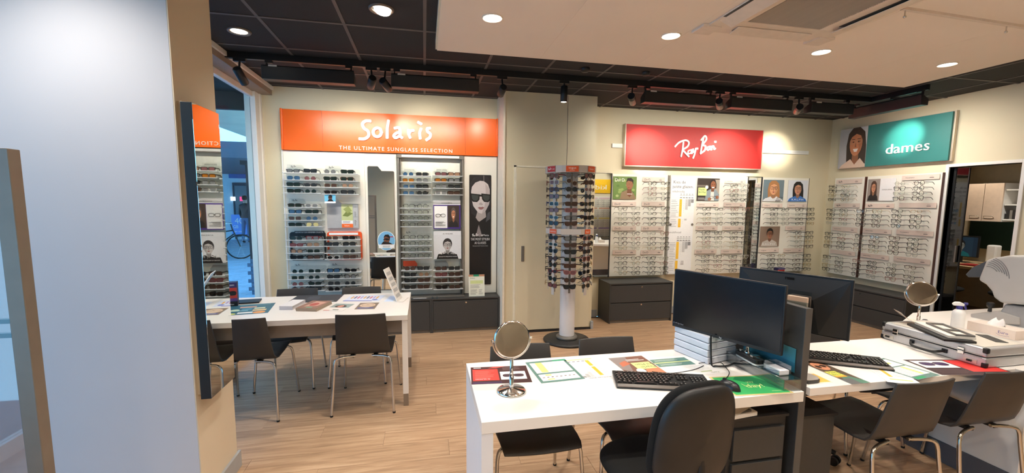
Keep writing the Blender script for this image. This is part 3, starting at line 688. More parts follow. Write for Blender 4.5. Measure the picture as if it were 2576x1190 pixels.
for k, (ys, spec, lab) in enumerate(zip(yA, (specA1, specA2, specA3, specA4), ('rack highest at far left', 'second rack down at far left', 'black framed rack', 'lowest rack at far left'))):
    zs = [at(pxc(240), pyc(v), Y=5.295).z for v in ys]
    rack(-1.572, zs[3]-.03, -1.17, zs[0]+.045, ['clear sunglasses rack, topmost in the far left column', 'clear sunglasses rack, second from top in far left column', 'black framed sunglasses rack in the far left column', 'clear sunglasses rack lowest in the far left column'][k],
         [z-.024 for z in zs], 'sunglasses racks', logo='rb' if k in (0, 1, 3) else None, tab=ACRYL if k in (0, 1) else None, frame=BLKP if k == 2 else None)
    fill(pxc(240), [pyc(v) for v in ys], xA, lab, G_, spec=spec)
for k, (ys, spec, lab) in enumerate(zip(yB, (specB1, None, specB3, specB4), ('highest rack beside the narrow mirror', '', 'orange framed rack', 'lowest rack beside the narrow mirror'))):
    if not ys: continue
    zs = [at(pxc(590), pyc(v), Y=5.295).z for v in ys]
    rack(-1.158, zs[3]-.03, -.755, zs[0]+.045, ['clear sunglasses rack, topmost in the column left of the narrow mirror', '', 'orange framed sunglasses rack left of the narrow mirror', 'clear sunglasses rack, lowest in the column left of the narrow mirror'][k],
         [z-.024 for z in zs], 'sunglasses racks', logo='rb' if k != 2 else None, tab=ACRYL if k == 0 else None, frame=ORANGEP if k == 2 else None)
    fill(pxc(590), [pyc(v) for v in ys], xB, lab, G_, spec=spec)
# text header on the black frame
p = at(pxc(200), pyc(622), Y=5.41); P = wallprint(p.x, p.z, p.x+.33, p.z+.032, 5.418, base=(34, 36, 40), t=.001)
P.text('NIEUWE RAY-BAN REMEMBER COLLECTIE', .008, .008, .022, (225, 225, 225), width=.31)
tag(P.build('header_strip'), 'dark strip with white capitals across the top of the black framed rack', 'sign')
p = at(pxc(488), pyc(632), Y=5.41); P = wallprint(p.x, p.z-.002, p.x+.33, p.z+.026, 5.418, base=(238, 238, 238), t=.001)
tag(P.build('header_strip'), 'blank white strip across the top of the orange framed rack', 'sign')
# grey leaf-print board with a notched top
a0, a1 = at(pxc(478), pyc(575), Y=5.43), at(pxc(730), pyc(335), Y=5.43)
gb = empty('info_board', (a0.x, 5.43, a0.z), 'grey notched board with green leaf print on the white display wall', 'board')
W0, H0 = a1.x-a0.x, a1.z-a0.z
m = MB().prism([(0, 0, 0), (W0, 0, 0), (W0, 0, H0*.83), (W0*.48, 0, H0*.83), (W0*.33, 0, H0), (0, 0, H0*.98)], (0, 0, 0), (0, -.012, 0)); obj('board', m, mat('grey_board', (170, 172, 176), .5), gb)
P = Print((W0*.46, -.0125, H0*.02), (1, 0, 0), (0, 0, 1), W0*.36, H0*.8, base=(196, 204, 150), t=.002)
P.poly([(.01, .14), (.06, .2), (.13, .17), (.07, .13)], (120, 132, 70)); P.poly([(.02, .22), (.07, .17), (.12, .2), (.08, .26)], (150, 160, 96)); P.up()
P.rect(0, .045, W0*.36, .085, (245, 245, 245)); P.rect(0, 0, W0*.36, .045, (240, 110, 40)); P.up(); P.text('Solaris', .03, .015, .022, (255, 255, 255)); P.lines(.01, .05, .12, .08, 2, (40, 40, 40)); P.build('leaf_print', gb)
P = Print((W0*.84, -.0125, H0*.03), (1, 0, 0), (0, 0, 1), W0*.13, H0*.78, base=(188, 190, 192), t=.0015)
P.glasses(W0*.065, H0*.7, W0*.11, (60, 60, 60)); P.glasses(W0*.065, H0*.36, W0*.11, (60, 60, 60)); P.lines(.012, .02, .035, .09, 5, (60, 60, 60)); P.lines(.012, .13, .035, .19, 5, (60, 60, 60)); P.build('care_icons', gb)
p = at(817, 511, Y=5.3); P = wallprint(p.x, p.z, p.x+.12, p.z+.1, 5.3, base=(240, 240, 242))
P.rect(0, .02, .12, .1, (110, 190, 225)); P.up(); P.ell(.062, .065, .022, .028, (96, 62, 48)); P.poly([(.03, .02), (.045, .045), (.08, .045), (.1, .02)], (30, 30, 34)); P.up(); P.poly([(.04, .08), (.062, .098), (.086, .085), (.084, .07)], (24, 20, 20)); P.rect(.042, .062, .078, .072, (16, 16, 16))
tag(P.build('photo_card'), 'small photo card of a person in sunglasses on the shelf', 'card')
# narrow mirror with notched top
sm_ = empty('wall_mirror', (-.515, PY, .5), 'tall narrow mirror with notched top between the sunglasses racks', 'mirror')
mp_ = [(-.664, .52), (-.362, .52), (-.362, 1.968), (-.372, 1.98), (-.50, 1.98), (-.545, 2.035), (-.652, 2.035), (-.664, 2.02)]
obj('mirror_glass', MB().prism([(x+.515, -.008, z-.5) for x, z in mp_], (0, 0, 0), (0, .006, 0)), MIRR, sm_)
obj('mirror_edge', MB().prism([(x*1.0+.515+(.006 if x > -.5 else -.006), -.002, z-.5+(.006 if z > 1 else -.006)) for x, z in mp_], (0, 0, 0), (0, .002, 0)), GREYM, sm_)
p = at(972, 606, Y=5.42)
P = wallprint(p.x-.105, p.z-.12, p.x+.105, p.z+.12, 5.425, base=(236, 242, 246), r=.104)
P.ell(.105, .12, .10, .115, (120, 180, 220), 28); P.up(); P.rect(.012, .03, .198, .075, (240, 240, 240)); P.up(); P.ell(.11, .14, .036, .05, (120, 78, 56)); P.poly([(.04, .075), (.07, .115), (.14, .1), (.185, .075)], (40, 32, 30)); P.up()
P.poly([(.07, .16), (.09, .196), (.13, .2), (.15, .17), (.146, .13), (.138, .155), (.1, .175)], (24, 18, 16)); P.poly([(.066, .135), (.1, .152), (.142, .146), (.14, .132), (.11, .126), (.09, .136), (.072, .124)], (14, 14, 14)); P.rect(.15, .165, .185, .175, (210, 30, 40)); P.lines(.06, .035, .15, .065, 3, (60, 60, 60))
tag(P.build('round_sticker'), 'round photo sticker of a person in sunglasses on the narrow mirror', 'sticker')
# framed rack on the right: aluminium surround with sliding acrylic
fx0, fx1, fz0, fz1 = -.312, .482, .435, 2.175
fr = empty('framed_showcase', ((fx0+fx1)/2, 5.44, fz0), 'aluminium framed showcase with two columns of glasses', 'showcase'); fd = (-(fx0+fx1)/2, -5.44, -fz0)
for n_, q_ in (('upright', (fx0, 5.40, fz0, fx0+.02, 5.46, fz1)), ('upright', (fx0+.028, 5.42, fz0, fx0+.038, 5.46, fz1-.04)), ('upright', (fx1-.02, 5.40, fz0, fx1, 5.46, fz1)), ('upright', (fx1-.038, 5.42, fz0, fx1-.028, 5.46, fz1-.04)),
               ('head_rail', (fx0-.005, 5.385, fz1-.03, fx1+.005, 5.46, fz1+.012)), ('base_rail', (fx0, 5.27, fz0-.004, fx1, 5.45, fz0+.008))):
    obj(n_, rel(bx(*q_), fd), GREYM, fr, bevel=.002)
obj('head_strip', rel(bx(fx0+.05, 5.38, fz1-.02, fx1-.05, 5.386, fz1+.005), fd), WHITE, fr)
pxd = lambda v: 980+v/2.479
pyd = lambda v: 380+v/2.479
yC = [[145, 183, 222, 262], [345, 383, 420, 460], [540, 578, 617, 655], [732, 770, 807, 848]]
xC, xD = (at(pxd(120), 500, Y=5.33).x, at(pxd(206), 500, Y=5.33).x), (at(pxd(320), 500, Y=5.33).x, at(pxd(403), 500, Y=5.33).x)
sC = [[[('silver', 'blue', 'round'), ('dark', 'grey', 'square')], [('gold', 'amber', 'square'), ('silver', 'smoke', 'aviator')], [('silver', 'blue', 'square'), ('black', 'grey', 'wayfarer')], [('silver', 'blue', 'square'), ('black', 'grey', 'round')]],
      None, None, [[('dark', 'brown', 'round'), ('black', 'grey', 'square')], [('black', 'grey', 'square'), ('gold', 'sand', 'round')], [('black', 'grey', 'cat'), ('tortoise', 'brown', 'cat')], [('black', 'grey', 'cat'), ('tortoise', 'brown', 'square')]]]
sD = [[[('dark', 'rose', 'square'), ('tortoise', 'sand', 'cat')], [('tortoise', 'amber', 'square'), ('black', 'smoke', 'cat')], [('silver', 'smoke', 'aviator'), ('black', 'grey', 'cat')], [('clear', 'smoke', 'cat'), ('tortoise', 'brown', 'cat')]],
      None, None, [[('dark', 'brown', 'square'), ('black', 'grey', 'square')], [('red', 'rose', 'wayfarer'), ('tortoise', 'brown', 'aviator')], [('tortoise', 'brown', 'square'), ('black', 'brown', 'cat')], [('black', 'black', 'cat'), ('dark', 'brown', 'square')]]]
GS = 'sunglasses in the framed showcase'; GO = 'eyeglasses in the framed showcase'
nm4 = ['top', 'second', 'third', 'lowest']
for k, ys in enumerate(yC):
    zs = [at(pxd(165), pyd(v), Y=5.33).z for v in ys]
    rack(xC[0]-.105, zs[3]-.03, xC[1]+.105, zs[0]+.045, nm4[k]+' clear rack in the left column of the framed showcase', [z-.024 for z in zs], 'racks in the framed showcase', yb=5.455,
         logo=['UNOFFICIAL', None, 'rb', None][k], tab=[ACRYL, None, None, mat('coral_tab', (222, 84, 52), .4)][k])
    fill(pxd(165), [pyd(v) for v in ys], xC, nm4[k]+' left rack of framed showcase', GS if sC[k] else GO, kind='sun' if sC[k] else 'opt', Y=5.33, spec=sC[k])
for k in (0, 3):
    ys = yC[k]; zs = [at(pxd(360), pyd(v), Y=5.33).z for v in ys]
    rack(xD[0]-.10, zs[3]-.03, xD[1]+.105, zs[0]+.045, nm4[k]+' clear rack in the right column of the framed showcase', [z-.024 for z in zs], 'racks in the framed showcase', yb=5.455,
         logo='EMPORIO ARMANI' if k == 0 else None, tab=ACRYL if k == 0 else mat('grey_tab', (120, 124, 124), .4))
    fill(pxd(360), [pyd(v) for v in ys], xD, nm4[k]+' right rack of framed showcase', GS, Y=5.33, spec=sD[k])
# posters in the showcase
YP = 5.40
def box_px(xa, ya, xb, yb, Y): a = at(pxd(xa), pyd(yb), Y=Y); b = at(pxd(xb), pyd(ya), Y=Y); return a.x, a.z, b.x, b.z
x0, z0, x1, z1p = box_px(274, 308, 442, 486, YP); P = wallprint(x0, z0, x1, z1p, YP, base=(244, 244, 244), t=.004); w_, h_ = P.w, P.h
P.rect(0, 0, w_, h_*.84, (70, 48, 130)); P.up(); P.rect(w_*.03, h_*.03, w_*.51, h_*.80, (246, 246, 246)); P.portrait(w_*.52, h_*.06, w_*.43, h_*.76, (66, 54, 50), (206, 140, 104), (96, 88, 84), (38, 36, 38), cy=.62, k=1.0, long=False, smile=True)
P.text('HOORBRIL', w_*.5, h_*.89, .022, (50, 50, 50), width=w_*.38, center=False, space=1.2) if False else P.text('HOORBRIL', w_*.31, h_*.885, .02, (50, 50, 50), width=w_*.38, space=1.2)
P.glasses(w_*.26, h_*.47, w_*.36, (40, 40, 40)); P.lines(w_*.08, h_*.1, w_*.46, h_*.26, 5, (110, 110, 110), .35)
P.text('De nieuwe bril met', w_*.08, h_*.22, .014, (60, 60, 60), width=w_*.36)
tag(P.build('poster', loc=None), 'poster of a smiling man in glasses with purple border in the showcase', 'poster')
x0, z0, x1, z1p = box_px(276, 498, 446, 674, YP); P = wallprint(x0, z0, x1, z1p, YP, base=(232, 234, 238), t=.004); w_, h_ = P.w, P.h
P.portrait(0, 0, w_, h_*.86, (226, 229, 234), (196, 192, 190), (48, 46, 48), (26, 26, 28), cy=.58, k=.95, long=False)
P.text('AIWEAR', w_*.33, h_*.88, .022, (80, 80, 84), width=w_*.36, space=1.25); script(P, w_*.2, h_*.17, h_*.09, (245, 245, 245), .12); P.text('Meta', w_*.62, h_*.17, .034, (245, 245, 245)); P.rect(w_*.54, h_*.15, w_*.545, h_*.26, (240, 240, 240))
P.text('DESIGNED FOR PRESCRIPTION WEARERS', w_*.18, h_*.07, .018, (240, 240, 240), width=w_*.66)
tag(P.build('poster'), 'grey poster of a woman in black glasses and coat in the showcase', 'poster')
# tall dark poster at the right end
x0, z0, x1, z1p = at(1181, 718, Y=5.44).x, at(1181, 717, Y=5.44).z, at(1236, 440, Y=5.44).x, at(1208, 440, Y=5.44).z
P = wallprint(x0, z0, x1, z1p, 5.448, base=(24, 22, 24), t=.006, r=.012); w_, h_ = P.w, P.h
pu = lambda x, y: ((x-490)/147*w_, h_-(y-148)/690*h_)
Q = lambda pts, c: P.poly([pu(a, b) for a, b in pts], c)
Q([(496, 200), (520, 165), (560, 152), (600, 155), (632, 185), (634, 300), (620, 400), (505, 400), (496, 320)], (44, 42, 45)); P.up()
Q([(545, 370), (598, 370), (604, 415), (562, 442), (530, 420)], (168, 158, 156)); P.up()
Q([(502, 250), (508, 220), (530, 195), (560, 183), (590, 187), (615, 205), (626, 235), (628, 290), (622, 330), (600, 368), (572, 388), (548, 380), (516, 340), (504, 290)], (204, 196, 196)); P.up()
Q([(597, 200), (620, 225), (626, 290), (620, 332), (598, 368), (572, 388), (590, 345), (602, 300)], (182, 172, 172)); Q([(500, 262), (505, 225), (530, 196), (562, 184), (584, 186), (584, 152), (540, 155), (505, 190)], (38, 36, 39)); Q([(586, 152), (588, 187), (615, 204), (628, 240), (634, 250), (634, 190), (612, 158)], (38, 36, 39)); P.up()
Q([(584, 152), (589, 152), (589, 187), (585, 187)], (120, 112, 112)); Q([(546, 350), (558, 345), (568, 347), (580, 344), (590, 350), (576, 362), (560, 362)], (150, 104, 104)); Q([(552, 330), (560, 318), (572, 318), (582, 332), (568, 335)], (176, 164, 164)); P.up()
for sg_, cx_ in ((-1, 528), (1, 603)):
    Q([(cx_-33, 262), (cx_+33, 268), (cx_+30, 300), (cx_+14, 316), (cx_-14, 314), (cx_-28, 298)], (16, 16, 17))
Q([(556, 268), (575, 270), (572, 282), (558, 280)], (16, 16, 17)); P.up()
for cx_ in (528, 603): Q([(cx_-24, 270), (cx_+24, 274), (cx_+22, 296), (cx_+10, 308), (cx_-10, 306), (cx_-20, 294)], (62, 68, 66))
P.up(); Q([(492, 380), (520, 395), (553, 440), (600, 410), (632, 372), (636, 560), (492, 560)], (26, 25, 27)); P.up(); Q([(553, 456), (577, 530), (532, 530)], (140, 130, 132)); Q([(612, 385), (630, 372), (630, 420), (600, 440)], (80, 80, 86)); P.up()
a = pu(508, 530); script(P, a[0], a[1], .034, (248, 248, 248), .12); a = pu(560, 532); P.rect(a[0], a[1]-.005, a[0]+.002, a[1]+.045, (240, 240, 240)); a = pu(570, 528); P.text('Meta', a[0]+.02, a[1], .034, (248, 248, 248), width=.078)
for k_ in (0, 1): P.stroke([(a[0]+.004+.007*k_+.005*math.cos(t_), a[1]+.010+.009*math.sin(t_)) for t_ in [2*math.pi*j/8 for j in range(9)]], .003, (248, 248, 248), False)
a = pu(499, 555); P.text('THE MOST STYLISH', a[0], a[1], .046, (250, 250, 250), width=w_*.86); P.text('THE MOST STYLISH', a[0]+.0015, a[1], .046, (250, 250, 250), width=w_*.86)
a = pu(524, 578); P.text('AI GLASSES', a[0], a[1], .046, (250, 250, 250), width=w_*.53); P.text('AI GLASSES', a[0]+.0015, a[1], .046, (250, 250, 250), width=w_*.53); a = pu(512, 592); P.text('Now paired with Transitions lenses', a[0], a[1], .016, (225, 225, 225), width=w_*.7)
tag(P.build('tall_poster'), 'tall black poster of a woman in dark sunglasses at the display wall right end', 'poster')
# base cabinets under the sunglasses wall
def drawer_unit(name, loc, w, h, d, cols, rows, label, rz=0, group=None, lock=True, top=.018, foot=.04, cat='cabinet'):
    t = empty(name, loc, label, cat, group, rz)   # local: x 0..w, front at y=0, body towards +y
    obj('body', MB().box(0, .0, foot, w, d, h-top), ANTH2, t); obj('top_board', bx(-.005, -.012, h-top, w+.005, d, h), ANTH, t, bevel=.002)
    obj('side_board', bx(-.004, -.014, 0, .014, d, h-top), ANTH, t); obj('side_board', bx(w-.014, -.014, 0, w+.004, d, h-top), ANTH, t)
    obj('plinth', bx(.014, .008, 0, w-.014, .02, foot), GREYM, t)
    ch = (h-top-foot-.004)/rows; cw = (w-.03)/cols
    for i in range(cols):
        for j in range(rows):
            o = obj('drawer_front', bx(.016+i*cw, -.012, foot+.002+j*ch, .014+(i+1)*cw-.002, .001, foot+(j+1)*ch-.012), ANTH, t, bevel=.0015)
            if lock: obj('lock', MB().lathe([(.011, -.003), (.011, .003), (.0001, .003)], 14, (.016+(i+.5)*cw, -.0135, foot+(j+1)*ch-.035), 'Y'), CHROME, o)
    return t
drawer_unit('base_cabinet', (-1.58, 5.225, 0), 1.645, .43, .265, 2, 1, 'long anthracite base cabinet behind the white table', lock=False)
drawer_unit('base_cabinet', (.075, 5.225, 0), .84, .43, .265, 1, 1, 'anthracite base cabinet under the tall dark poster')
# leaflet, slips and feet on the cabinet
p = at(1180, 747, Y=5.25)
P = Print((p.x, 5.27, .432), (1, 0, 0), (0, .1, 1), .2, .275, base=(238, 240, 226), t=.002)
P.rect(0, .25, .2, .275, (206, 150, 120)); P.up(); P.rect(.06, .25, .13, .275, (44, 150, 110)); P.text('Welkom', .015, .225, .018, (30, 40, 30)); P.rect(.02, .16, .18, .2, (216, 228, 160)); P.lines(.02, .1, .18, .15, 5, (120, 120, 116)); P.lines(.02, .02, .11, .09, 7, (90, 90, 90)); P.lines(.125, .02, .18, .09, 5, (130, 130, 130))
tag(P.build('leaflet'), 'pale green leaflet standing on the cabinet before the tall poster', 'leaflet')
for px, py, nm_ in ((1088, 749, 'left'), (1100, 749, 'right')):
    p = at(px, py, Z=.44)
    b = empty('clear_peg', (p.x, p.y, .431), nm_+' one of two small clear pegs on the cabinet top', 'peg'); obj('peg', MB().lathe([(.012, 0), (.014, .01), (.008, .022), (.001, .026)], 12), ACRYL2, b)
p = at(1052, 750, Z=.44); P = Print((p.x-.08, p.y-.03, .432), (1, 0, 0), (0, 1, 0), .2, .09, base=(70, 70, 74), t=.003); P.rect(.02, .02, .18, .07, (190, 190, 194)); tag(P.build('slip'), 'dark printed slip lying on the cabinet by the table corner', 'paper')

# ------------------------------------------------------------------ red sign, rail and wall panels
YR = 5.55
def framed_sign(name, conv, x0, z0, x1, z1, label, m):
    pass
rs = empty('sign_board', (3.81, 5.55, 2.14), 'red sign with white handwritten lettering on the cream wall', 'sign'); rd = (-3.81, -5.55, -2.14)
obj('panel', rel(bx(2.72, 5.52, 2.143, 4.895, 5.56, 2.70), rd), RED, rs)
obj('frame', rel(MB().box(2.71, 5.515, 2.13, 4.905, 5.598, 2.143).box(2.71, 5.515, 2.70, 4.905, 5.598, 2.706).box(2.71, 5.515, 2.143, 2.72, 5.598, 2.70).box(4.895, 5.515, 2.143, 4.905, 5.598, 2.70), rd), mat('pale_sign_frame', (206, 190, 170), .4, .3), rs)
rb = lambda x, y: at(1490+x/2.705, 280+y/2.705, Y=5.517)
RBS = [('R', [[(562, 240), (590, 212), (632, 198), (654, 212), (646, 240), (612, 262)], [(618, 212), (612, 262), (602, 308)], [(612, 262), (636, 288), (654, 308)]]),
       ('a', [[(672, 262), (652, 270), (650, 288), (668, 284), (674, 262), (676, 288)]]),
       ('y', [[(684, 258), (685, 278), (698, 270)], [(702, 254), (694, 290), (684, 318)]]),
       ('dot', [[(706, 254), (714, 254)]]),
       ('B', [[(756, 176), (744, 230), (734, 286)], [(738, 196), (764, 168), (774, 192), (750, 228), (768, 238), (762, 266), (734, 288)]]),
       ('a', [[(796, 241), (783, 245), (778, 257), (786, 265), (797, 252)], [(799, 238), (797, 256), (804, 261)]]),
       ('n', [[(808, 238), (810, 262)], [(811, 250), (819, 237), (825, 241), (828, 258), (835, 253)]]), ('dot', [[(833, 208), (838, 208)]])]
for nm_, stt in RBS: obj('letter', rel(raised(stt, rb, .019 if nm_ in 'an' else (.024 if nm_ != 'dot' else .028), .01, V((0, -1, 0))), rd), LETW, rs)
tag(obj('wall_rail', bx(4.91, 5.575, 2.385, 5.78, YB, 2.44), WHITE, bevel=.002), 'white wall rail to the right of the red sign', 'rail')
tag(obj('wall_rail', bx(2.55, 5.575, 2.385, 2.705, YB, 2.44), WHITE, bevel=.002), 'short stub of white wall rail left of the red sign', 'rail')

LABT = {'dd': 'DbyD', 'un': 'UNOFFICIAL', 'se': 'Seen', 'vo': 'vogue', 'ra': 'RALPH', 'rb': None, 'mk': 'MICHAEL KORS', 'ea': 'EMPORIO ARMANI', 'tf': 'TOMMY', 'bl': None}
def strip_print(P, key):
    w_, h_ = P.w, P.h
    if key == 'rb': script(P, w_*.1, h_*.25, h_*.42, (60, 50, 48), .12)
    elif key == 'dd':
        P.text('D', w_*.09, h_*.26, h_*.62, (50, 40, 38)); P.text('BY', w_*.09+h_*.48, h_*.26, h_*.4, (50, 40, 38)); P.text('D', w_*.09+h_*1.0, h_*.26, h_*.62, (50, 40, 38))
    elif LABT[key]: P.text(LABT[key], w_*.1, h_*.36, h_*.34, (60, 50, 48), width=w_*.26)
    P.rect(w_*.76, h_*.6, w_*.84, h_*.64, (110, 90, 86)); P.rect(w_*.75, h_*.3, w_*.86, h_*.42, (90, 74, 70))
OPTF = ['black']*5+['dark']*5+['tortoise', 'tortoise', 'gold', 'silver', 'silver', 'clear', 'pink', 'gold']
def opt_rows(pts, rz, where, group, Xw=None):
    for i, row_ in enumerate(pts):
        for j, c in enumerate(row_):
            fr_, sh = rnd.choice(OPTF), rnd.choice(['round', 'square', 'wayfarer', 'oval', 'cat'])
            eyewear(c, rz+R(rnd.uniform(-5, 5)), 'opt', fr_, 'clear', sh, gl_label('opt', fr_, 'clear', sh, '%s %s of %s' % (ORD[i], 'left' if j == 0 else 'right', where)), group, s=1.0, roll=R(rnd.uniform(-2, 2)))
def pegs(name, t, pts, wallpt, axis):
    b = MB()
    for p_ in pts:
        if axis == 'Y': b.box(p_[0]-.0035, p_[1]+.002, p_[2]-.004, p_[0]+.0035, wallpt, p_[2]+.002)
        else: b.box(p_[0]+.002, p_[1]-.0035, p_[2]-.004, wallpt, p_[1]+.0035, p_[2]+.002)
    o = obj(name, b, ACRYL2, t, kind='stuff'); o.matrix_parent_inverse = Matrix.Translation(-t.location) if True else None
    return o
def wpanel(name, x0, x1, label, z0=.585, z1=2.025):
    t = empty(name, ((x0+x1)/2, YR, z0), label, 'display panel', 'eyeglass panels on the cream wall')
    d = (-(x0+x1)/2, -YR, -z0); obj('board', rel(bx(x0, YR, z0, x1, YB, z1), d), PANEL, t, bevel=.002)
    obj('edge_strip', rel(bx(x1, YR-.004, z0, x1+.006, YB, z1), d), GREYM, t); return t
def ray_unit(t, P0, lab, labx, laby, rows, cols, where, group, labkey, strips=True):
    """P0: pixel converter; lab x-range and centre y; rows y list; cols x list"""
    a, b = P0(labx[0], laby), P0(labx[1], laby)
    p, q_ = at(*a, Y=YR), at(*b, Y=YR)
    P = wallprint(p.x, p.z-.031, q_.x, p.z+.031, YR-.012, basemat=BEIGEF, t=.002); strip_print(P, labkey)
    tag(P.build('label_strip'), 'beige printed strip over the rows, '+where, 'label', 'beige label strips')
    pts = [[tuple(at(P0(c, r)[0], P0(c, r)[1], Y=5.405)) for c in cols] for r in rows]
    opt_rows(pts, 0, where, group); return [p_ for r in pts for p_ in r]
c5 = lambda x, y: (1540+x/4.575, 440+y/4.575)
c6 = lambda x, y: (1680+x/4.575, 440+y/4.575)
c7 = lambda x, y: (1890+x/4.576, 440+y/4.576)
GP = 'eyeglasses on the wall panels'
t1 = wpanel('display_panel', 2.555, 3.405, 'white eyeglass panel with the green portrait poster, first from closet')
t2 = wpanel('display_panel', 3.445, 4.715, 'wide white eyeglass panel with the lens price chart')
t3 = wpanel('display_panel', 4.975, 5.80, 'white eyeglass panel with three portrait posters by the room corner')
pg = []
pg += ray_unit(t1, c5, 0, (345, 600), 50, (97, 157, 217, 272), (460, 612), 'first panel right column top block', GP, 'dd')
for i, (ly, rows) in enumerate(((333, (387, 445, 505, 563)), (615, (674, 734, 790, 845)), (890, (960, 1018, 1077, 1130)))):
    nm_ = ['second', 'third', 'lowest'][i]
    pg += ray_unit(t1, c5, 0, (0, 270), ly, rows, (120, 272), 'first panel left column %s block' % nm_, GP, ['dd', 'dd', 'se'][i])
    pg += ray_unit(t1, c5, 0, (338-i*8, 598-i*8), ly, rows, (458-i*5, 612-i*8), 'first panel right column %s block' % nm_, GP, 'dd')
pegs('holder_pegs', t1, pg, YR, 'Y'); pg = []
pg += ray_unit(t2, c6, 0, (652, 888), 72, (125, 180, 235, 290), (762, 885), 'chart panel right column top block', GP, 'un')
for i, (ly, rows) in enumerate(((342, (395, 450, 505, 560)), (612, (668, 727, 780, 833)), (882, (942, 995, 1048, 1100)))):
    nm_ = ['second', 'third', 'lowest'][i]
    pg += ray_unit(t2, c6, 0, (325-i*12, 578-i*12), ly, rows, (447-i*8, 588-i*8), 'chart panel left column %s block' % nm_, GP, ['un', 'un', 'dd'][i])
    pg += ray_unit(t2, c6, 0, (635-i*15, 882-i*15), ly, rows, (767-i*10, 900-i*10), 'chart panel right column %s block' % nm_, GP, 'un')
pegs('holder_pegs', t2, pg, YR, 'Y'); pg = []
for (lx, ly, rows, cols, nm_, key) in (((120, 350), 350, (400, 455, 508, 560), (262, 390), 'left column upper block', 'vo'), ((408, 632), 350, (400, 455, 508, 560), (552, 682), 'right column upper block', 'ra'),
                                       ((383, 610), 612, (668, 718, 770, 825), (540, 670), 'right column middle block', 'un'), ((80, 310), 868, (930, 983, 1035, 1085), (225, 345), 'left column lowest block', 'vo'),
                                       ((362, 590), 868, (930, 983, 1035, 1085), (515, 640), 'right column lowest block', 'vo')):
    pg += ray_unit(t3, c7, 0, lx, ly, rows, cols, 'corner panel '+nm_, GP, key)
pegs('holder_pegs', t3, pg, YR, 'Y')
def pposter(P0, xa, ya, xb, yb, label, fn, Y=YR-.012, base=(240, 240, 238), name='poster'):
    a = at(*P0(xa, yb), Y=Y); b = at(*P0(xb, ya), Y=Y); P = wallprint(a.x, a.z, b.x, b.z, Y, base=base, t=.003); fn(P, P.w, P.h)
    tag(P.build(name), label, 'poster'); return P
def f1(P, w, h):
    P.rect(0, 0, w, h, (112, 140, 76)); P.up()
    for k in range(26): P.ell(w*(.12+.8*rnd.random()), h*(.12+.78*rnd.random()), w*.07, h*.06, rnd.choice([(80, 112, 50), (150, 172, 104), (98, 128, 66), (176, 190, 136)]), 8)
    P.up(); P.poly([(w*.3, 0), (w*.36, h*.3), (w*.6, h*.42), (w*.82, h*.34), (w*.97, h*.12), (w*.98, 0)], (150, 126, 100)); P.up(); P.poly([(w*.6, h*.2), (w*.6, h*.5), (w*.78, h*.48), (w*.8, h*.22), (w*.72, h*.08)], (122, 80, 58)); P.up()
    P.ell(w*.7, h*.66, w*.15, h*.22, (158, 108, 80)); P.up(); P.poly([(w*.54, h*.74), (w*.6, h*.92), (w*.75, h*.95), (w*.86, h*.84), (w*.85, h*.66), (w*.8, h*.78), (w*.64, h*.82)], (46, 34, 30)); P.up()
    P.glasses(w*.68, h*.68, w*.26, (120, 90, 60)); P.rect(w*.62, h*.5, w*.7, h*.525, (140, 60, 56)); P.text('D', w*.07, h*.78, h*.2, (252, 252, 252)); P.text('BY', w*.07+h*.15, h*.78, h*.13, (252, 252, 252)); P.text('D', w*.07+h*.33, h*.78, h*.2, (252, 252, 252)); P.rect(w*.6, h*.22, w*.82, h*.245, (240, 240, 236))
pposter(c5, 5, 22, 283, 278, 'square poster of a person in brown knitwear before green leaves', f1)
def f2(P, w, h):
    P.rect(0, 0, w, h, (62, 52, 46)); P.rect(0, h*.62, w*.5, h*.7, (120, 110, 100)); P.rect(w*.78, h*.3, w, h*.95, (170, 160, 146)); P.up()
    P.poly([(w*.36, 0), (w*.42, h*.42), (w*.6, h*.52), (w*.85, h*.5), (w*.98, h*.3), (w, 0)], (142, 156, 164)); P.up(); P.poly([(w*.6, 0), (w*.62, h*.45), (w*.76, h*.45), (w*.78, 0)], (228, 224, 216)); P.poly([(w*.63, h*.4), (w*.63, h*.56), (w*.76, h*.56), (w*.76, h*.4)], (120, 74, 50)); P.up()
    P.poly([(w*.54, h*.55), (w*.55, h*.85), (w*.66, h*.97), (w*.8, h*.93), (w*.86, h*.74), (w*.86, h*.55)], (42, 28, 24)); P.up(); P.ell(w*.71, h*.7, w*.115, h*.19, (150, 96, 66)); P.up(); P.poly([(w*.64, h*.62), (w*.78, h*.62), (w*.74, h*.57), (w*.68, h*.57)], (246, 242, 238)); P.ell(w*.665, h*.73, w*.02, h*.015, (30, 20, 18), 8); P.ell(w*.755, h*.73, w*.02, h*.015, (30, 20, 18), 8)
    P.ell(w*.57, h*.07, w*.08, h*.07, (160, 106, 78)); P.ell(w*.92, h*.15, w*.07, h*.08, (160, 106, 78)); P.up(); P.glasses(w*.74, h*.15, w*.3, (30, 30, 30)); P.rect(w*.04, h*.22, w*.42, h*.58, (214, 232, 150)); P.up(); P.text('Pearle', w*.09, h*.46, h*.11, (30, 70, 50)); P.text('Bril Plan', w*.07, h*.34, h*.11, (30, 70, 50)); P.ell(w*.42, h*.6, w*.07, h*.08, (244, 244, 240)); P.lines(w*.04, h*.03, w*.4, h*.14, 2, (230, 226, 220))
pposter(c6, 330, 43, 598, 294, 'square poster of a smiling woman holding glasses with green label', f2)
def f3(P, w, h): P.portrait(0, 0, w, h, (112, 130, 140), (224, 164, 124), (176, 124, 78), (228, 228, 230), cy=.6, k=1.25); [P.stroke([(w*(.62+.05*i), 0), (w*(.72+.06*i), h*.2)], w*.02, (30, 30, 34), False) for i in range(5)]; P.up(); P.text('MICHAEL KORS', w*.1, h*.07, h*.12, (255, 255, 255), width=w*.8)
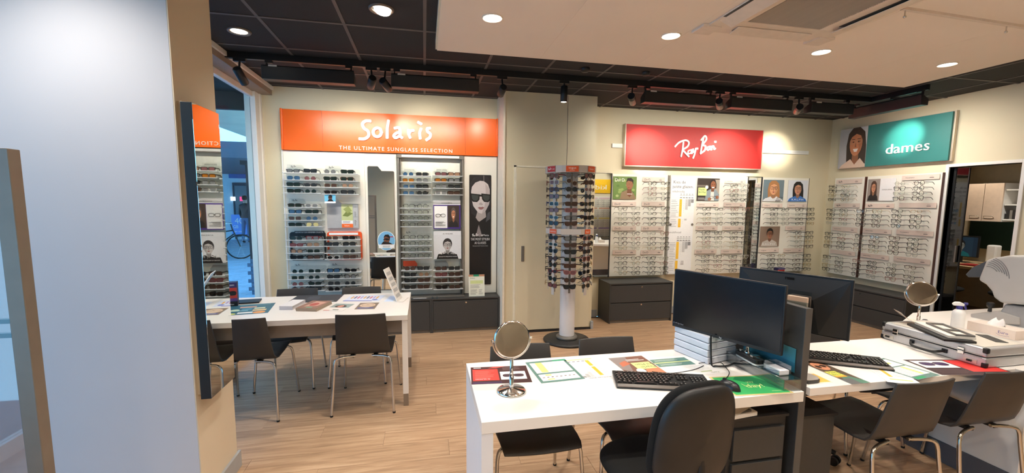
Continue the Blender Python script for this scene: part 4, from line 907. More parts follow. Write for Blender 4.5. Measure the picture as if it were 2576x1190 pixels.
pposter(c7, 128, 60, 380, 303, 'square poster of a blonde woman in dark glasses, first on corner panel', f3)
def f4(P, w, h): P.portrait(0, 0, w, h, (222, 226, 234), (206, 150, 120), (24, 22, 24), (62, 120, 196), cy=.6, k=1.15); P.text('RALPH', w*.2, h*.05, h*.12, (255, 255, 255), width=w*.6, space=1.3)
pposter(c7, 412, 65, 655, 305, 'square poster of a dark haired woman in blue shirt and glasses', f4)
def f5(P, w, h): P.portrait(0, 0, w, h, (140, 118, 102), (160, 110, 84), (34, 26, 24), (196, 188, 180), cy=.62, k=1.0, long=False); P.text('RALPH', w*.14, h*.07, h*.11, (250, 250, 250), width=w*.62, space=1.3)
pposter(c7, 88, 592, 330, 822, 'brown toned square poster of a person in collar lower on corner panel', f5)
def chart(P, w, h):
    P.text('Kies de', w*.1, h*.935, .06, (70, 70, 72), width=w*.5); P.text('juiste glazen.', w*.07, h*.89, .06, (70, 70, 72), width=w*.86); P.text('enkelvoudig', w*.07, h*.845, .042, (130, 130, 130), width=w*.5); P.text('multifocaal', w*.03, h*.425, .042, (130, 130, 130), width=w*.48)
    def tab(ytop, n, x0, steps, small=False):
        rh = h*.0178; cw = w*.118
        P.rect(x0, ytop-rh*n, x0+cw*.9, ytop, (246, 196, 66)); P.up()
        for i in range(n): P.rect(x0+cw*.4, ytop-rh*(i+.6), x0+cw*.5, ytop-rh*(i+.4), (110, 80, 30))
        for j, (m_, c) in enumerate(steps):
            xx = x0+cw*(j+1.05)
            if c: P.rect(xx, ytop-rh*m_, xx+cw*.95, ytop, c)
            P.up()
            for i in range(m_): P.rect(xx+cw*.42, ytop-rh*(i+.62), xx+cw*.52, ytop-rh*(i+.42), (90, 90, 90))
        P.lines(w*.04, ytop-rh*n, x0-w*.03, ytop, n, (110, 110, 112), .14)
        if not small:
            for j in range(5): P.rect(x0+cw*(j+.1), ytop+h*.012, x0+cw*(j+.8), ytop+h*.018, (90, 90, 90)); P.rect(x0+cw*(j+.05), ytop+h*.035, x0+cw*(j+.85), ytop+h*.039, (150, 150, 150)); P.rect(x0+cw*(j+.2), ytop+h*.05, x0+cw*(j+.7), ytop+h*.055, (120, 120, 120))
    tab(h*.775, 10, w*.38, ((8, None), (6, (206, 206, 206)), (4, (176, 176, 178)), (2, (140, 140, 142)))); tab(h*.575, 5, w*.36, ((3, None), (1, (206, 206, 206))), True)
    P.rect(w*.02, h*.592, w*.36, h*.594, (110, 110, 110)); P.rect(w*.02, h*.148, w*.36, h*.15, (110, 110, 110))
    tab(h*.335, 10, w*.33, ((8, None), (6, (206, 206, 206)), (4, (176, 176, 178)), (2, (140, 140, 142)))); tab(h*.138, 6, w*.31, ((4, None), (2, (206, 206, 206))), True)
ct = Print((3.452, YR-.008, .60), (1, 0, 0), (0, 0, 1), .385, 1.40, base=(240, 240, 240), t=.003); chart(ct, .385, 1.40)
tag(ct.build('chart_poster'), 'tall white lens price chart with yellow columns', 'poster')
for x in (3.45, 3.80): tag(obj('poster_clip', MB().lathe([(.018, -.004), (.018, 0), (.001, .001)][::-1], 14, (x+.02, YR-.014, 1.32), 'Y'), GREYM), 'round grey clip on the %s edge of the lens price chart' % ('left' if x < 3.5 else 'right'), 'clip')
# mirror strips between the panels
def mstrip(x0, x1, label, z0=.585, z1=2.025):
    t = empty('wall_mirror', ((x0+x1)/2, YR, z0), label, 'mirror'); d = (-(x0+x1)/2, -YR, -z0)
    obj('mirror_glass', rel(bx(x0, YR-.004, z0, x1, YR+.02, z1), d), MIRR, t); obj('frame', rel(MB().box(x1, YR-.012, z0-.01, x1+.014, YB, z1+.005).box(x0-.006, YR-.004, z1, x1, YB, z1+.006), d), ANTH2, t)
mstrip(2.30, 2.535, 'tall mirror strip beside the closet corner reflecting the opposite wall'); mstrip(4.728, 4.95, 'tall mirror strip between the chart panel and the corner panel')
# drawer cabinets along the cream wall
drawer_unit('drawer_cabinet', (2.42, 5.225, 0), .925, .55, .36, 1, 2, 'anthracite cabinet of two wide drawers below the first eyeglass panel')
drawer_unit('drawer_cabinet', (4.85, 5.225, 0), .925, .55, .36, 1, 2, 'anthracite two drawer cabinet in the room corner behind the monitors')
def ai_box(c, label, s=1.0, rz=0, w=.11, d=.07, h=.165):
    t = empty('product_box', c, label, 'box', rz=rz)
    obj('carton', bx(-w/2, -d/2, 0, w/2, d/2, h), mat('box_indigo', (44, 36, 78), .4), t, bevel=.0015)
    P = Print((-w/2, -d/2-.0003, 0), (1, 0, 0), (0, 0, 1), w, h, base=(48, 46, 100), t=.0004, eps=.0003)
    P.rect(0, h*.24, w, h*.78, (190, 58, 48)); P.up(); P.rect(0, h*.24, w, h*.34, (96, 66, 130)); P.rect(0, 0, w, h*.2, (18, 18, 22)); P.up(); P.glasses(w*.52, h*.55, w*.86, (14, 14, 14), (24, 24, 26), w*.05); P.text('AI GLASSES', w*.14, h*.86, h*.085, (240, 240, 244), width=w*.72); script(P, w*.14, h*.07, h*.07, (240, 240, 240), .13); P.text('Meta', w*.6, h*.07, h*.06, (240, 240, 240))
    P.build('front_print', t); return t
ai_box((5.16, 5.32, .551), 'small red and indigo box with sunglasses picture on the corner cabinet', w=.12, h=.14)

# ------------------------------------------------------------------ right wall: teal sign and panels
XS = 6.15
ts = empty('sign_board', (6.17, 4.70, 2.165), 'teal sign with white word and portrait on the right wall', 'sign'); td = (-6.17, -4.70, -2.165)
obj('frame', rel(bx(6.155, 3.985, 2.155, 6.198, 5.40, 2.745), td), mat('pale_sign_frame', (206, 190, 170), .4), ts)
obj('panel', rel(bx(6.13, 4.005, 2.165, 6.156, 4.985, 2.735), td), TEAL, ts)
P = sideprint(5.39, 2.165, 4.987, 2.735, 6.13, base=(190, 192, 196), t=.002); P.portrait(0, 0, P.w, P.h, (196, 198, 204), (196, 128, 92), (48, 34, 30), (216, 190, 172), cx=.62, cy=.62, k=1.35, smile=True, gl=(190, 150, 120), bg2=(176, 178, 184)); o = P.build('portrait_print', ts); o.location = td
p1, p2 = at(2228, 390, X=6.128), at(2338, 385, X=6.128)
textobj('word', 'dames', (6.128, p1.y, 2.31), (0, -1, 0), (0, 0, 1), .185, .01, LETW, ts, td, width=p1.y-p2.y)
def spanel(y0, y1, label, z0=.575, z1=2.025):
    t = empty('display_panel', (XS, (y0+y1)/2, z0), label, 'display panel', 'eyeglass panels on the right wall'); d = (-XS, -(y0+y1)/2, -z0)
    obj('board', rel(bx(XS, y1, z0, 6.198, y0, z1), d), PANEL, t, bevel=.002); obj('edge_strip', rel(bx(XS-.003, y1-.006, z0, 6.198, y1, z1), d), mat('brown_edge', (96, 60, 50), .5), t); return t
s1 = spanel(5.43, 4.98, 'narrow white eyeglass panel right of the room corner'); s2 = spanel(4.945, 4.05, 'wide white eyeglass panel beside the opening to the back room')
GD = 'eyeglasses on the right wall panels'
def side_unit(t, ztop, ya, yb, cols, where, key):
    P = sideprint(ya, ztop-.062, yb, ztop, XS-.012, basemat=BEIGEF, t=.002); strip_print(P, key); tag(P.build('label_strip'), 'beige printed strip over the rows, '+where, 'label', 'beige label strips')
    pts = [[(6.005, c, ztop-.108-.063*i) for c in cols] for i in range(4)]; opt_rows(pts, R(-90), where, GD); return [p_ for r in pts for p_ in r]
pg = []
for k in range(4): pg += side_unit(s1, 2.0-.352*k, 5.40, 5.01, (5.33, 5.13), 'narrow right wall panel %s block' % nm4[k], ['rb', 'rb', 'ra', 'bl'][k])
pegs('holder_pegs', s1, pg, XS, 'X'); pg = []
for k in range(1, 4): pg += side_unit(s2, 2.0-.352*k, 4.93, 4.55, (4.87, 4.66), 'wide right wall panel left column %s block' % nm4[k], ['rb', 'rb', 'ea', 'ea'][k])
for k in range(4): pg += side_unit(s2, 2.01-.352*k, 4.49, 4.07, (4.41, 4.19), 'wide right wall panel right column %s block' % nm4[k], ['tf', 'bl', 'tf', 'mk'][k])
pegs('holder_pegs', s2, pg, XS, 'X')
P = sideprint(4.92, 1.685, 4.56, 1.985, XS-.012, base=(238, 238, 240), t=.003); P.portrait(0, 0, P.w*.46, P.h, (150, 140, 134), (196, 140, 108), (70, 46, 34), (34, 30, 30), cy=.62, k=1.0); P.text('GIORGIO ARMANI', P.w*.55, P.h*.48, .02, (110, 110, 110), width=P.w*.36)
tag(P.build('poster'), 'poster of a long haired woman with blank white half on right wall panel', 'poster')
drawer_unit('drawer_cabinet', (5.83, 5.20, 0), 1.14, .48, .36, 1, 2, 'anthracite cabinet of two wide drawers below the right wall panels', rz=R(-90))

# ------------------------------------------------------------------ rotating sunglasses stand
SC = (1.625, 4.64)
rt = empty('spinner_stand', (SC[0], SC[1], 0), 'tall white revolving sunglasses stand on a round black base', 'display stand')
obj('base', MB().lathe([(.001, 0), (.265, 0), (.275, .01), (.275, .02), (.26, .034), (.001, .036)], 48), mat('stand_base', (52, 52, 52), .45, .3, .15, 20), rt)
obj('collar', MB().lathe([(.10, .034), (.125, .036), (.125, .06), (.112, .075), (.09, .078)], 32), GREYM, rt)
obj('column', MB().lathe([(.088, .06), (.088, 1.96)], 36), mat('stand_white', (222, 222, 226), .45, var=.03, scale=3), rt)
obj('column_cap', MB().lathe([(.001, 1.965), (.115, 1.965), (.115, 1.945), (.085, 1.94)], 30), OFFW, rt)
A0 = math.atan2(-SC[1], -SC[0])+R(4)
def ringband(name, r, z0, z1, n=8, off=0):
    m = MB(); pts = [(r*math.cos(A0+off+math.pi/n*(2*k+1)), r*math.sin(A0+off+math.pi/n*(2*k+1))) for k in range(n)]; ri = .965
    for k in range(n):
        a, b = pts[k], pts[(k+1) % n]; m.prism([(a[0], a[1], z0), (b[0], b[1], z0), (b[0]*ri, b[1]*ri, z0), (a[0]*ri, a[1]*ri, z0)], (0, 0, 0), (0, 0, z1-z0))
    return obj(name, m, OFFW, rt)
ringband('top_band', .285, 1.945, 2.02, 24); ringband('middle_band', .285, 1.275, 1.335)
obj('top_disc', MB().lathe([(.001, 1.948), (.27, 1.948), (.27, 1.944), (.001, 1.944)], 24), ACRYL2, rt)
def band_sign(ang, r, z0, z1, w_, col, fn):
    c = V((r*math.cos(ang), r*math.sin(ang), 0)); u = V((-math.sin(ang), math.cos(ang), 0)); o = c-u*w_/2; o.z = z0
    P = Print(o, u, (0, 0, 1), w_, z1-z0, base=col, t=.002); fn(P, P.w, P.h); P.build('brand_plate', rt)
ORP = (222, 92, 40)
band_sign(A0, .286, 1.95, 2.012, .135, ORP, lambda P, w, h: (P.text('vogue', w*.2, h*.5, h*.5, (250, 240, 230), width=w*.6), P.text('EYEWEAR', w*.3, h*.18, h*.2, (250, 230, 220), width=w*.4)))
band_sign(A0-R(50), .287, 1.955, 2.015, .12, (190, 36, 44), lambda P, w, h: (script(P, w*.1, h*.3, h*.38, (250, 240, 240), .14), P.text('KIDS', w*.68, h*.36, h*.3, (250, 240, 240))))
band_sign(A0+R(48), .287, 1.955, 2.015, .12, ORP, lambda P, w, h: P.text('PRADA', w*.2, h*.32, h*.4, (250, 235, 225), width=w*.6))
band_sign(A0-R(45), .268, 1.28, 1.33, .10, ORP, lambda P, w, h: P.text('UNOFFICIAL', w*.06, h*.32, h*.4, (250, 240, 235), width=w*.88))
band_sign(A0+R(45), .268, 1.28, 1.33, .09, ORP, lambda P, w, h: P.text('DbyD', w*.2, h*.25, h*.55, (250, 240, 235), width=w*.6))
rows16 = [at(1436, y, Y=4.385).z for y in (441, 458, 476, 494, 513, 529, 548, 563, 600, 617, 634, 653, 669, 686, 705, 722)]
sides = ['front face', 'front left face', 'front right face', 'left side', 'right side', 'rear left face', 'rear right face']
offs = [0, -45, 45, -90, 90, -135, 135]
for k, (nm_, of) in enumerate(zip(sides, offs)):
    a = A0+R(of); u = V((math.cos(a), math.sin(a), 0)); v = V((-math.sin(a), math.cos(a), 0))
    rod = V((0, 0, 0))+u*.255
    if k < 5: obj('face_rail', MB().obox((rod.x*.9, rod.y*.9, 1.32), u*.006, v*.012, (0, 0, .70)), OFFW if k else GREYM, rt)
    if k in (1, 2): obj('side_plate', MB().obox((rod.x, rod.y, 1.3), u*.003, v*.02, (0, 0, .71)), OFFW, rt)
    for i, z in enumerate(rows16):
        if k >= 5 and i % 2: continue
        fr_ = rnd.choice(SUNF+['gold', 'red']); le = rnd.choice(['brown', 'grey', 'grey', 'brown', 'green', 'rose', 'black']); sh = rnd.choice(SHAPES)
        if k == 0: sh = ['aviator', 'round', 'round', 'round', 'square', 'square', 'square', 'cat', 'square', 'cat', 'wayfarer', 'square', 'square', 'cat', 'round', 'wayfarer'][i]; fr_ = ['silver', 'gold', 'black', 'gold', 'tortoise', 'pink', 'dark', 'tortoise', 'black', 'tortoise', 'black', 'gold', 'tortoise', 'pink', 'dark', 'black'][i]; le = ['smoke', 'brown', 'grey', 'brown', 'brown', 'rose', 'smoke', 'brown', 'smoke', 'brown', 'grey', 'green', 'brown', 'rose', 'brown', 'grey'][i]
        p = V((SC[0], SC[1], z))+u*.262
        eyewear(p, a+R(90)+R(rnd.uniform(-5, 5)), 'sun', fr_, le, sh, gl_label('sun', fr_, le, sh, '%s on the %s of revolving stand' % (NUM[i], nm_)), 'sunglasses on the revolving stand',
                roll=R(24) if (k == 0 and i == 1) else R(rnd.uniform(-3, 3)), s=1.0)
    b = MB()
    for z in rows16: b.obox((u.x*.18, u.y*.18, z-.002), u*.08, v*.004, (0, 0, .003))
    if k < 5: obj('holder_arms', b, ACRYL2, rt, kind='stuff')

# ================================================================== CHAIRS
def chair_proto():
    sh = MB(); prof = [(0, .785, .178), (.018, .70, .184), (.042, .60, .19), (.062, .52, .196), (.078, .474, .20), (.10, .45, .205), (.15, .442, .207), (.30, .446, .205), (.44, .456, .20), (.50, .452, .197), (.528, .436, .192)]
    rows = []
    for i, (y, z, hw) in enumerate(prof):
        r = []
        for k in range(9):
            t = -1+k/4; cv = .022*(1-t*t)
            r.append((t*hw, y-cv if i < 4 else y, z if i < 4 else z-cv*.5*(i > 5)))
        rows.append(r)
    sh.grid(rows); shell = sh.mesh('seat_shell', CHAIR)
    legs = []
    for sx in (-1, 1):
        legs.append(MB().tube(smooth_path([(sx*.228, -.005, 0), (sx*.212, .04, .30), (sx*.206, .052, .395), (sx*.185, .06, .425), (sx*.13, .075, .432), (sx*.06, .09, .432)], 3), .0095, 8).mesh('leg', CHROME))
        legs.append(MB().tube(smooth_path([(sx*.235, .505, 0), (sx*.218, .465, .30), (sx*.210, .452, .39), (sx*.188, .44, .42), (sx*.13, .42, .43), (sx*.06, .40, .43)], 3), .0095, 8).mesh('leg', CHROME))
    bar = MB().box(-.10, .08, .422, -.07, .42, .44).box(.07, .08, .422, .10, .42, .44).mesh('seat_bracket', BLACK)
    foot = MB().cyl((0, 0, 0), (0, 0, .012), .011, 8).mesh('foot_cap', RUBBER); return shell, legs, bar, foot
SHELL, LEGS, BAR, FOOT = chair_proto()
def chair(x, y, rz, label, group):
    t = empty('side_chair', (x, y, 0), label, 'chair', group, rz)
    o = obj('seat_shell', SHELL, None, t); m = o.modifiers.new('thick', 'SOLIDIFY'); m.thickness = .012; m.offset = 0
    m = o.modifiers.new('round', 'BEVEL'); m.width = .004; m.segments = 2; m.limit_method = 'ANGLE'
    for l in LEGS:
        q = obj('leg', l, None, t); v = l.vertices[0].co
        f_ = obj('foot_cap', FOOT, None, q, loc=((-.228 if v.x < 0 else .228) if v.y < .2 else (-.235 if v.x < 0 else .235), -.005 if v.y < .2 else .505, 0))
    obj('seat_bracket', BAR, None, t)
gl_, gd_, gr_ = 'chairs around the left table', 'chairs behind the front desk', 'chairs at the right desk'
chair(-1.30, 3.26, 0, 'dark chair on the near side of left table, beside the pillar', gl_)
chair(-.475, 3.25, R(-2), 'dark chair on the near side of left table, by its right end', gl_)
chair(-1.19, 4.30, R(180), 'dark chair on the far side of left table, by the window', gl_)
chair(-.61, 4.29, R(182), 'dark chair on the far side of left table, before the narrow mirror', gl_)
chair(.545, 2.37, R(180), 'dark chair behind the front desk, beyond the round mirror', gd_)
chair(1.10, 2.40, R(180), 'dark chair behind the front desk, nearer the monitor', gd_)
chair(2.35, 1.52, R(0), 'dark chair with its back to the viewer at the right desk, beside the partition', gr_)
chair(2.945, 1.54, R(-1), 'dark chair cut by the right picture edge, before the aluminium case', gr_)
chair(2.90, 2.62, R(180), 'dark chair on the far side of the right desk, mostly hidden', gr_)

# office chair in front
def office_chair(x, y, rz, label, back=True):
    t = empty('office_chair', (x, y, 0), label, 'office chair', None, rz)
    st_ = MB(); n = 32; prof = [(.0004, .425), (.72, .43), (.93, .445), (1.0, .465), (.98, .485), (.85, .497), (.5, .492), (.0004, .488)]
    rows = []
    for r, z in prof: rows.append([(.235*r*math.copysign(abs(math.cos(a))**.75, math.cos(a)), .225*r*math.copysign(abs(math.sin(a))**.75, math.sin(a)), z) for a in [2*math.pi*k/n for k in range(n+1)]])
    st_.grid(rows); obj('seat', st_, FABR, t, sub=1)
    if back:
        for nm_, m_, off, sc_ in (('back_cushion', FABR, .012, 1.03), ('back_shell', LEATH, -.022, 1.0)):
            b = MB(); rows = []
            for q, dy in ((.0004, -.016), (.5, -.015), (.8, -.012), (.93, -.006), (1.0, .006), (.97, .02), (.8, .026), (.0004, .026)):
                r = []
                for k in range(n+1):
                    a = 2*math.pi*k/n; ca, sa = math.cos(a), math.sin(a)
                    xx = .185*q*math.copysign(abs(ca)**.62, ca)*(1-.12*sa); zz = .215*q*math.copysign(abs(sa)**.62, sa)
                    r.append((xx*sc_, -.235+off+dy*(1.2 if nm_ == 'back_shell' else 1)+.9*xx*xx-.10*zz, .735+zz*sc_))
                rows.append(r)
            b.grid(rows); obj(nm_, b, m_, t, sub=1)
        obj('back_stem', MB().tube(smooth_path([(0, -.25, .66), (0, -.262, .52), (0, -.23, .42), (0, -.08, .40)], 4), .016, 10), BPLAST, t)
    obj('gas_column', MB().cyl((0, 0, .08), (0, 0, .40), .025, 16), CHROME, t); obj('mechanism', bx(-.09, -.10, .395, .09, .10, .428), BPLAST, t)
    for k in range(5):
        a = R(72*k+20); d = V((math.cos(a), math.sin(a), 0))
        q = obj('base_arm', MB().tube([d*.02+V((0, 0, .10)), d*.27+V((0, 0, .075))], [.024, .016], 8), BPLAST, t)
        b = MB(); e = d*.27; s_ = V((-d.y, d.x, 0))
        for sg in (-1, 1): b.cyl(e+s_*sg*.010+V((0, 0, .027)), e+s_*sg*.028+V((0, 0, .027)), .027, 14)
        obj('caster', b, BPLAST, q)
    return t
office_chair(.99, 1.60, R(7), 'black office chair with worn leatherette back before the front desk')
office_chair(2.40, 2.30, R(200), 'black office chair behind the right desk, only its caster in view')

# ================================================================== TABLES
tb = empty('white_table', (-.94, 3.757, 0), 'white consultation table by the window with leaflets on it', 'table')
TD = (.94, -3.757, 0)
obj('tabletop', rel(bx(-1.75, 3.33, .70, -.138, 4.185, .74), TD), TABLE, tb, bevel=.0015)
obj('apron', rel(MB().box(-1.70, 3.41, .585, -.19, 3.43, .70).box(-1.70, 4.09, .585, -.19, 4.11, .70), TD), mat('taupe_apron', (150, 140, 132), .5), tb)
for x in (-1.745, -.183):
    for y in (3.335, 4.14):
        o = obj('leg', rel(bx(x, y, .10, x+.042, y+.042, .70), TD), TABLE, tb); obj('leg_foot', rel(bx(x+.002, y+.002, 0, x+.040, y+.040, .10), TD), mat('brushed_foot', (150, 140, 130), .4, .6), o)
dk = empty('front_desk', (.98, 1.93, 0), 'white desk in front with mirror, monitor and keyboard on it', 'desk'); DD = (-.98, -1.93, 0)
obj('desktop', rel(bx(.214, 1.610, .69, 1.752, 2.252, .74), DD), TABLE, dk, bevel=.0015)
obj('side_panel', rel(bx(.214, 1.612, .0, .262, 2.25, .689), DD), mat('white_side_panel', (232, 232, 236), .4, var=.01), dk)
obj('rear_beam', rel(bx(.262, 2.10, .60, 1.50, 2.12, .689), DD), GREYM, dk)
dr_ = empty('right_desk', (2.47, 1.92, 0), 'white desk right of the partition with keyboard and sheets', 'desk'); RD = (-2.47, -1.92, 0)
obj('desktop', rel(bx(1.8125, 1.635, .70, 3.148, 2.205, .74), RD), TABLE, dr_, bevel=.0015)
obj('rear_beam', rel(bx(2.14, 2.10, .60, 3.14, 2.12, .70), RD), GREYM, dr_)
pt = empty('partition_panel', (1.793, 1.965, 0), 'tall dark grey partition panel between the two desks', 'partition')
obj('panel', MB().box(-.018, -.307, 0, .018, .29, 1.128), ANTH, pt, bevel=.002); obj('edge_band', bx(-.0185, -.31, 0, .0185, -.3072, 1.128), mat('grey_edge_band', (84, 82, 80), .5), pt)
def pedestal(x0, x1, y0, y1, h, label, n=3, front=True):
    t = empty('drawer_pedestal', ((x0+x1)/2, (y0+y1)/2, 0), label, 'pedestal', 'pedestals under the desks'); d = (-(x0+x1)/2, -(y0+y1)/2, 0)
    obj('body', rel(bx(x0, y0+.012, 0.0, x1, y1, h), d), ANTH2 if front else ANTH, t, bevel=.002)
    if front:
        hh = (h-.06)/n
        for j in range(n): obj('drawer_front', rel(bx(x0+.022, y0-.004, .03+j*hh, x1-.018, y0+.012, .03+(j+1)*hh-.018), d), ANTH, t, bevel=.002)
    obj('top_board', rel(bx(x0-.004, y0-.002, h, x1+.004, y1, h+.012), d), ANTH2, t)
pedestal(1.42, 1.745, 1.68, 2.2, .585, 'dark three drawer pedestal under the front desk beside the partition')
pedestal(1.815, 2.09, 1.72, 2.2, .535, 'plain dark pedestal under the right desk beside the partition', front=False)
ct_ = empty('counter', (4.0, 2.1, 0), 'white counter with grey plinth at the right edge, instrument on top', 'counter'); CD = (-4.0, -2.1, 0)
top = [(3.152, 1.58), (3.19, 1.545), (4.95, 1.545), (4.95, 2.70), (3.95, 2.70), (3.44, 2.44), (3.40, 2.23), (3.152, 2.23)]
obj('worktop', rel(MB().prism([(x, y, .70) for x, y in top], (0, 0, 0), (0, 0, .04)), CD), TABLE, ct_, bevel=.0015)
obj('body', rel(MB().box(3.205, 1.60, .13, 4.93, 2.20, .70), CD), WHITE, ct_, bevel=.002); obj('plinth', rel(bx(3.20, 1.595, 0, 4.93, 2.205, .13), CD), mat('plinth_grey', (96, 98, 106), .5), ct_)

# ================================================================== THINGS ON THE TABLES
def DP(tl, tr, bl, Z, label, fn, base=(246, 246, 244), t=.0006, cat='sheet', name='printed_sheet', group=None):
    o, a, b = at(*bl, Z=Z), at(*tl, Z=Z), at(*tr, Z=Z); u = (b-a); v = a-o; w_ = u.length; un = u.normalized(); vn = (v-un*v.dot(un)); h_ = vn.length
    P = Print((o.x, o.y, Z+.0004), un, vn, w_, h_, base=base, t=t, eps=.00012); fn(P, w_, h_)
    return tag(P.build(name), label, cat, group)
def s1f(P, w, h):
    P.rect(0, 0, w, h, (70, 40, 42)); P.up(); P.rect(w*.03, h*.18, w*.47, h*.84, (228, 66, 58)); P.poly([(w*.3, h*.9), (w*.45, h*.9), (w*.62, h), (w*.4, h*.97)], (228, 90, 80)); P.rect(w*.5, h*.2, w*.94, h*.66, (244, 238, 238)); P.rect(w*.02, h*.02, w*.5, h*.1, (70, 50, 90)); P.up()
    P.lines(w*.07, h*.3, w*.43, h*.75, 8, (246, 130, 122), .3); P.lines(w*.56, h*.74, w*.9, h*.95, 7, (150, 130, 128), .3); P.glasses(w*.72, h*.42, w*.36, (60, 40, 40), (80, 60, 70)); P.text('AI GLASSES', w*.07, h*.22, h*.07, (250, 240, 240), flip=True); P.rect(w*.05, h*.9, w*.18, h*.94, (240, 240, 240))
DP((1183, 925), (1322, 920), (1186, 968), .74, 'red and maroon sheet with sunglasses picture at the desk left corner', s1f, group='sheets on the front desk')
def s2f(P, w, h):
    P.rect(0, 0, w, h, (96, 134, 126)); P.up(); P.rect(w*.07, h*.42, w*.93, h*.92, (246, 244, 244)); P.rect(w*.07, h*.07, w*.93, h*.36, (246, 244, 244)); P.rect(w*.66, h*.93, w, h*.99, (60, 160, 120)); P.up()
    P.rect(w*.2, h*.44, w*.36, h*.92, (222, 228, 130)); P.rect(w*.22, h*.28, w*.36, h*.34, (222, 228, 130)); P.rect(w*.2, h*.1, w*.36, h*.15, (222, 228, 130)); P.up(); P.lines(w*.1, h*.45, w*.9, h*.9, 8, (170, 170, 168), .16)
    for i in range(8): P.rect(w*(.12+.1*i), h*.2, w*(.17+.1*i), h*.225, (110, 80, 70))
DP((1325, 912), (1424, 903), (1362, 965), .74, 'grey green bordered table sheet beside the round mirror', s2f, group='sheets on the front desk')
def s3f(P, w, h):
    P.rect(w*.02, h*.86, w*.9, h*.9, (222, 226, 150)); P.up()
    for i in range(5): P.rect(w*(.06+.15*i), h*.78, w*(.15+.15*i), h*.81, (130, 120, 120))
    P.rect(w*.62, h*.56, w*.74, h*.82, (248, 190, 66)); P.rect(w*.62, h*.14, w*.74, h*.52, (248, 190, 66)); P.rect(w*.34, h*.1, w*.45, h*.32, (200, 200, 200)); P.rect(w*.22, h*.1, w*.33, h*.24, (180, 180, 180)); P.rect(w*.10, h*.1, w*.21, h*.16, (150, 150, 150)); P.lines(w*.78, h*.15, w*.98, h*.85, 16, (190, 190, 190), .2); P.up()
    for i in range(9): P.rect(w*.67, h*(.17+.038*i), w*.69, h*(.18+.038*i), (120, 80, 30)); P.rect(w*.53, h*(.17+.038*i), w*.55, h*(.18+.038*i), (120, 120, 120))
    P.text('multifocale glazen', w*.22, h*.02, h*.07, (120, 116, 120), width=w*.66, flip=True)
DP((1428, 901), (1503, 895), (1466, 958), .74, 'white price chart sheet with orange columns on the desk', s3f, group='sheets on the front desk')
def s4f(P, w, h):
    P.rect(0, 0, w, h, (120, 84, 70)); P.up(); P.poly([(0, h), (w*.5, h), (w*.2, h*.2), (0, h*.4)], (140, 130, 128)); P.poly([(w*.1, h*.5), (w*.4, h*.62), (w*.35, h*.8), (w*.12, h*.7)], (188, 110, 84)); P.poly([(w*.5, 0), (w, 0), (w, h*.4), (w*.6, h*.3)], (196, 132, 100)); P.up()
    P.rect(w*.42, h*.32, w*.95, h*.66, (224, 236, 150)); P.up(); P.text('Bril Plan', w*.5, h*.5, h*.13, (30, 80, 56), flip=True); P.text('Pearle', w*.56, h*.36, h*.13, (30, 80, 56), flip=True); P.ell(w*.44, h*.25, w*.12, h*.11, (240, 238, 232)); P.lines(w*.4, h*.74, w*.9, h*.86, 2, (240, 236, 232), .4)
DP((1519, 903), (1603, 896), (1590, 950), .74, 'photo leaflet with pale green label behind the keyboard', s4f, group='sheets on the front desk')
def s5f(P, w, h):
    P.rect(w*.04, h*.72, w*.72, h*.9, (92, 138, 126)); P.rect(w*.04, h*.5, w*.72, h*.68, (92, 138, 126)); P.rect(w*.04, h*.68, w*.72, h*.72, (226, 236, 160)); P.rect(w*.6, h*.12, w*.8, h*.15, (170, 196, 90)); P.up(); P.lines(w*.1, h*.55, w*.6, h*.64, 2, (220, 230, 226), .3); P.lines(w*.1, h*.77, w*.6, h*.86, 2, (220, 230, 226), .3); P.lines(w*.3, h*.1, w*.9, h*.45, 7, (180, 180, 182), .14); P.text('Pearle', w*.74, h*.03, h*.07, (120, 130, 80), flip=True)
DP((1612, 903), (1740, 893), (1690, 950), .74, 'white sheet with two green bands beside the storage boxes', s5f, group='sheets on the front desk')
def s6f(P, w, h):
    P.rect(0, 0, w, h, (214, 190, 128)); P.up(); P.rect(w*.035, h*.045, w*.965, h*.955, (58, 172, 98)); P.up(); P.poly([(w*.45, h*.95), (w*.75, h*.95), (w*.965, h*.3), (w*.965, h*.12), (w*.35, h*.8)], (34, 130, 78)); P.up(); P.text('day!', w*.40, h*.36, h*.24, (216, 222, 150), width=w*.30); P.text('yay', w*.5, h*.6, h*.14, (170, 206, 130)); P.rect(w*.7, h*.14, w*.86, h*.16, (180, 220, 150)); P.stroke([(w*.38, h*.56), (w*.4, h*.42)], .003, (220, 226, 150))
DP((1790, 950), (1925, 944), (1850, 998), .74, 'green greeting mat with cream edge under the mouse', s6f, t=.003, name='desk_mat')
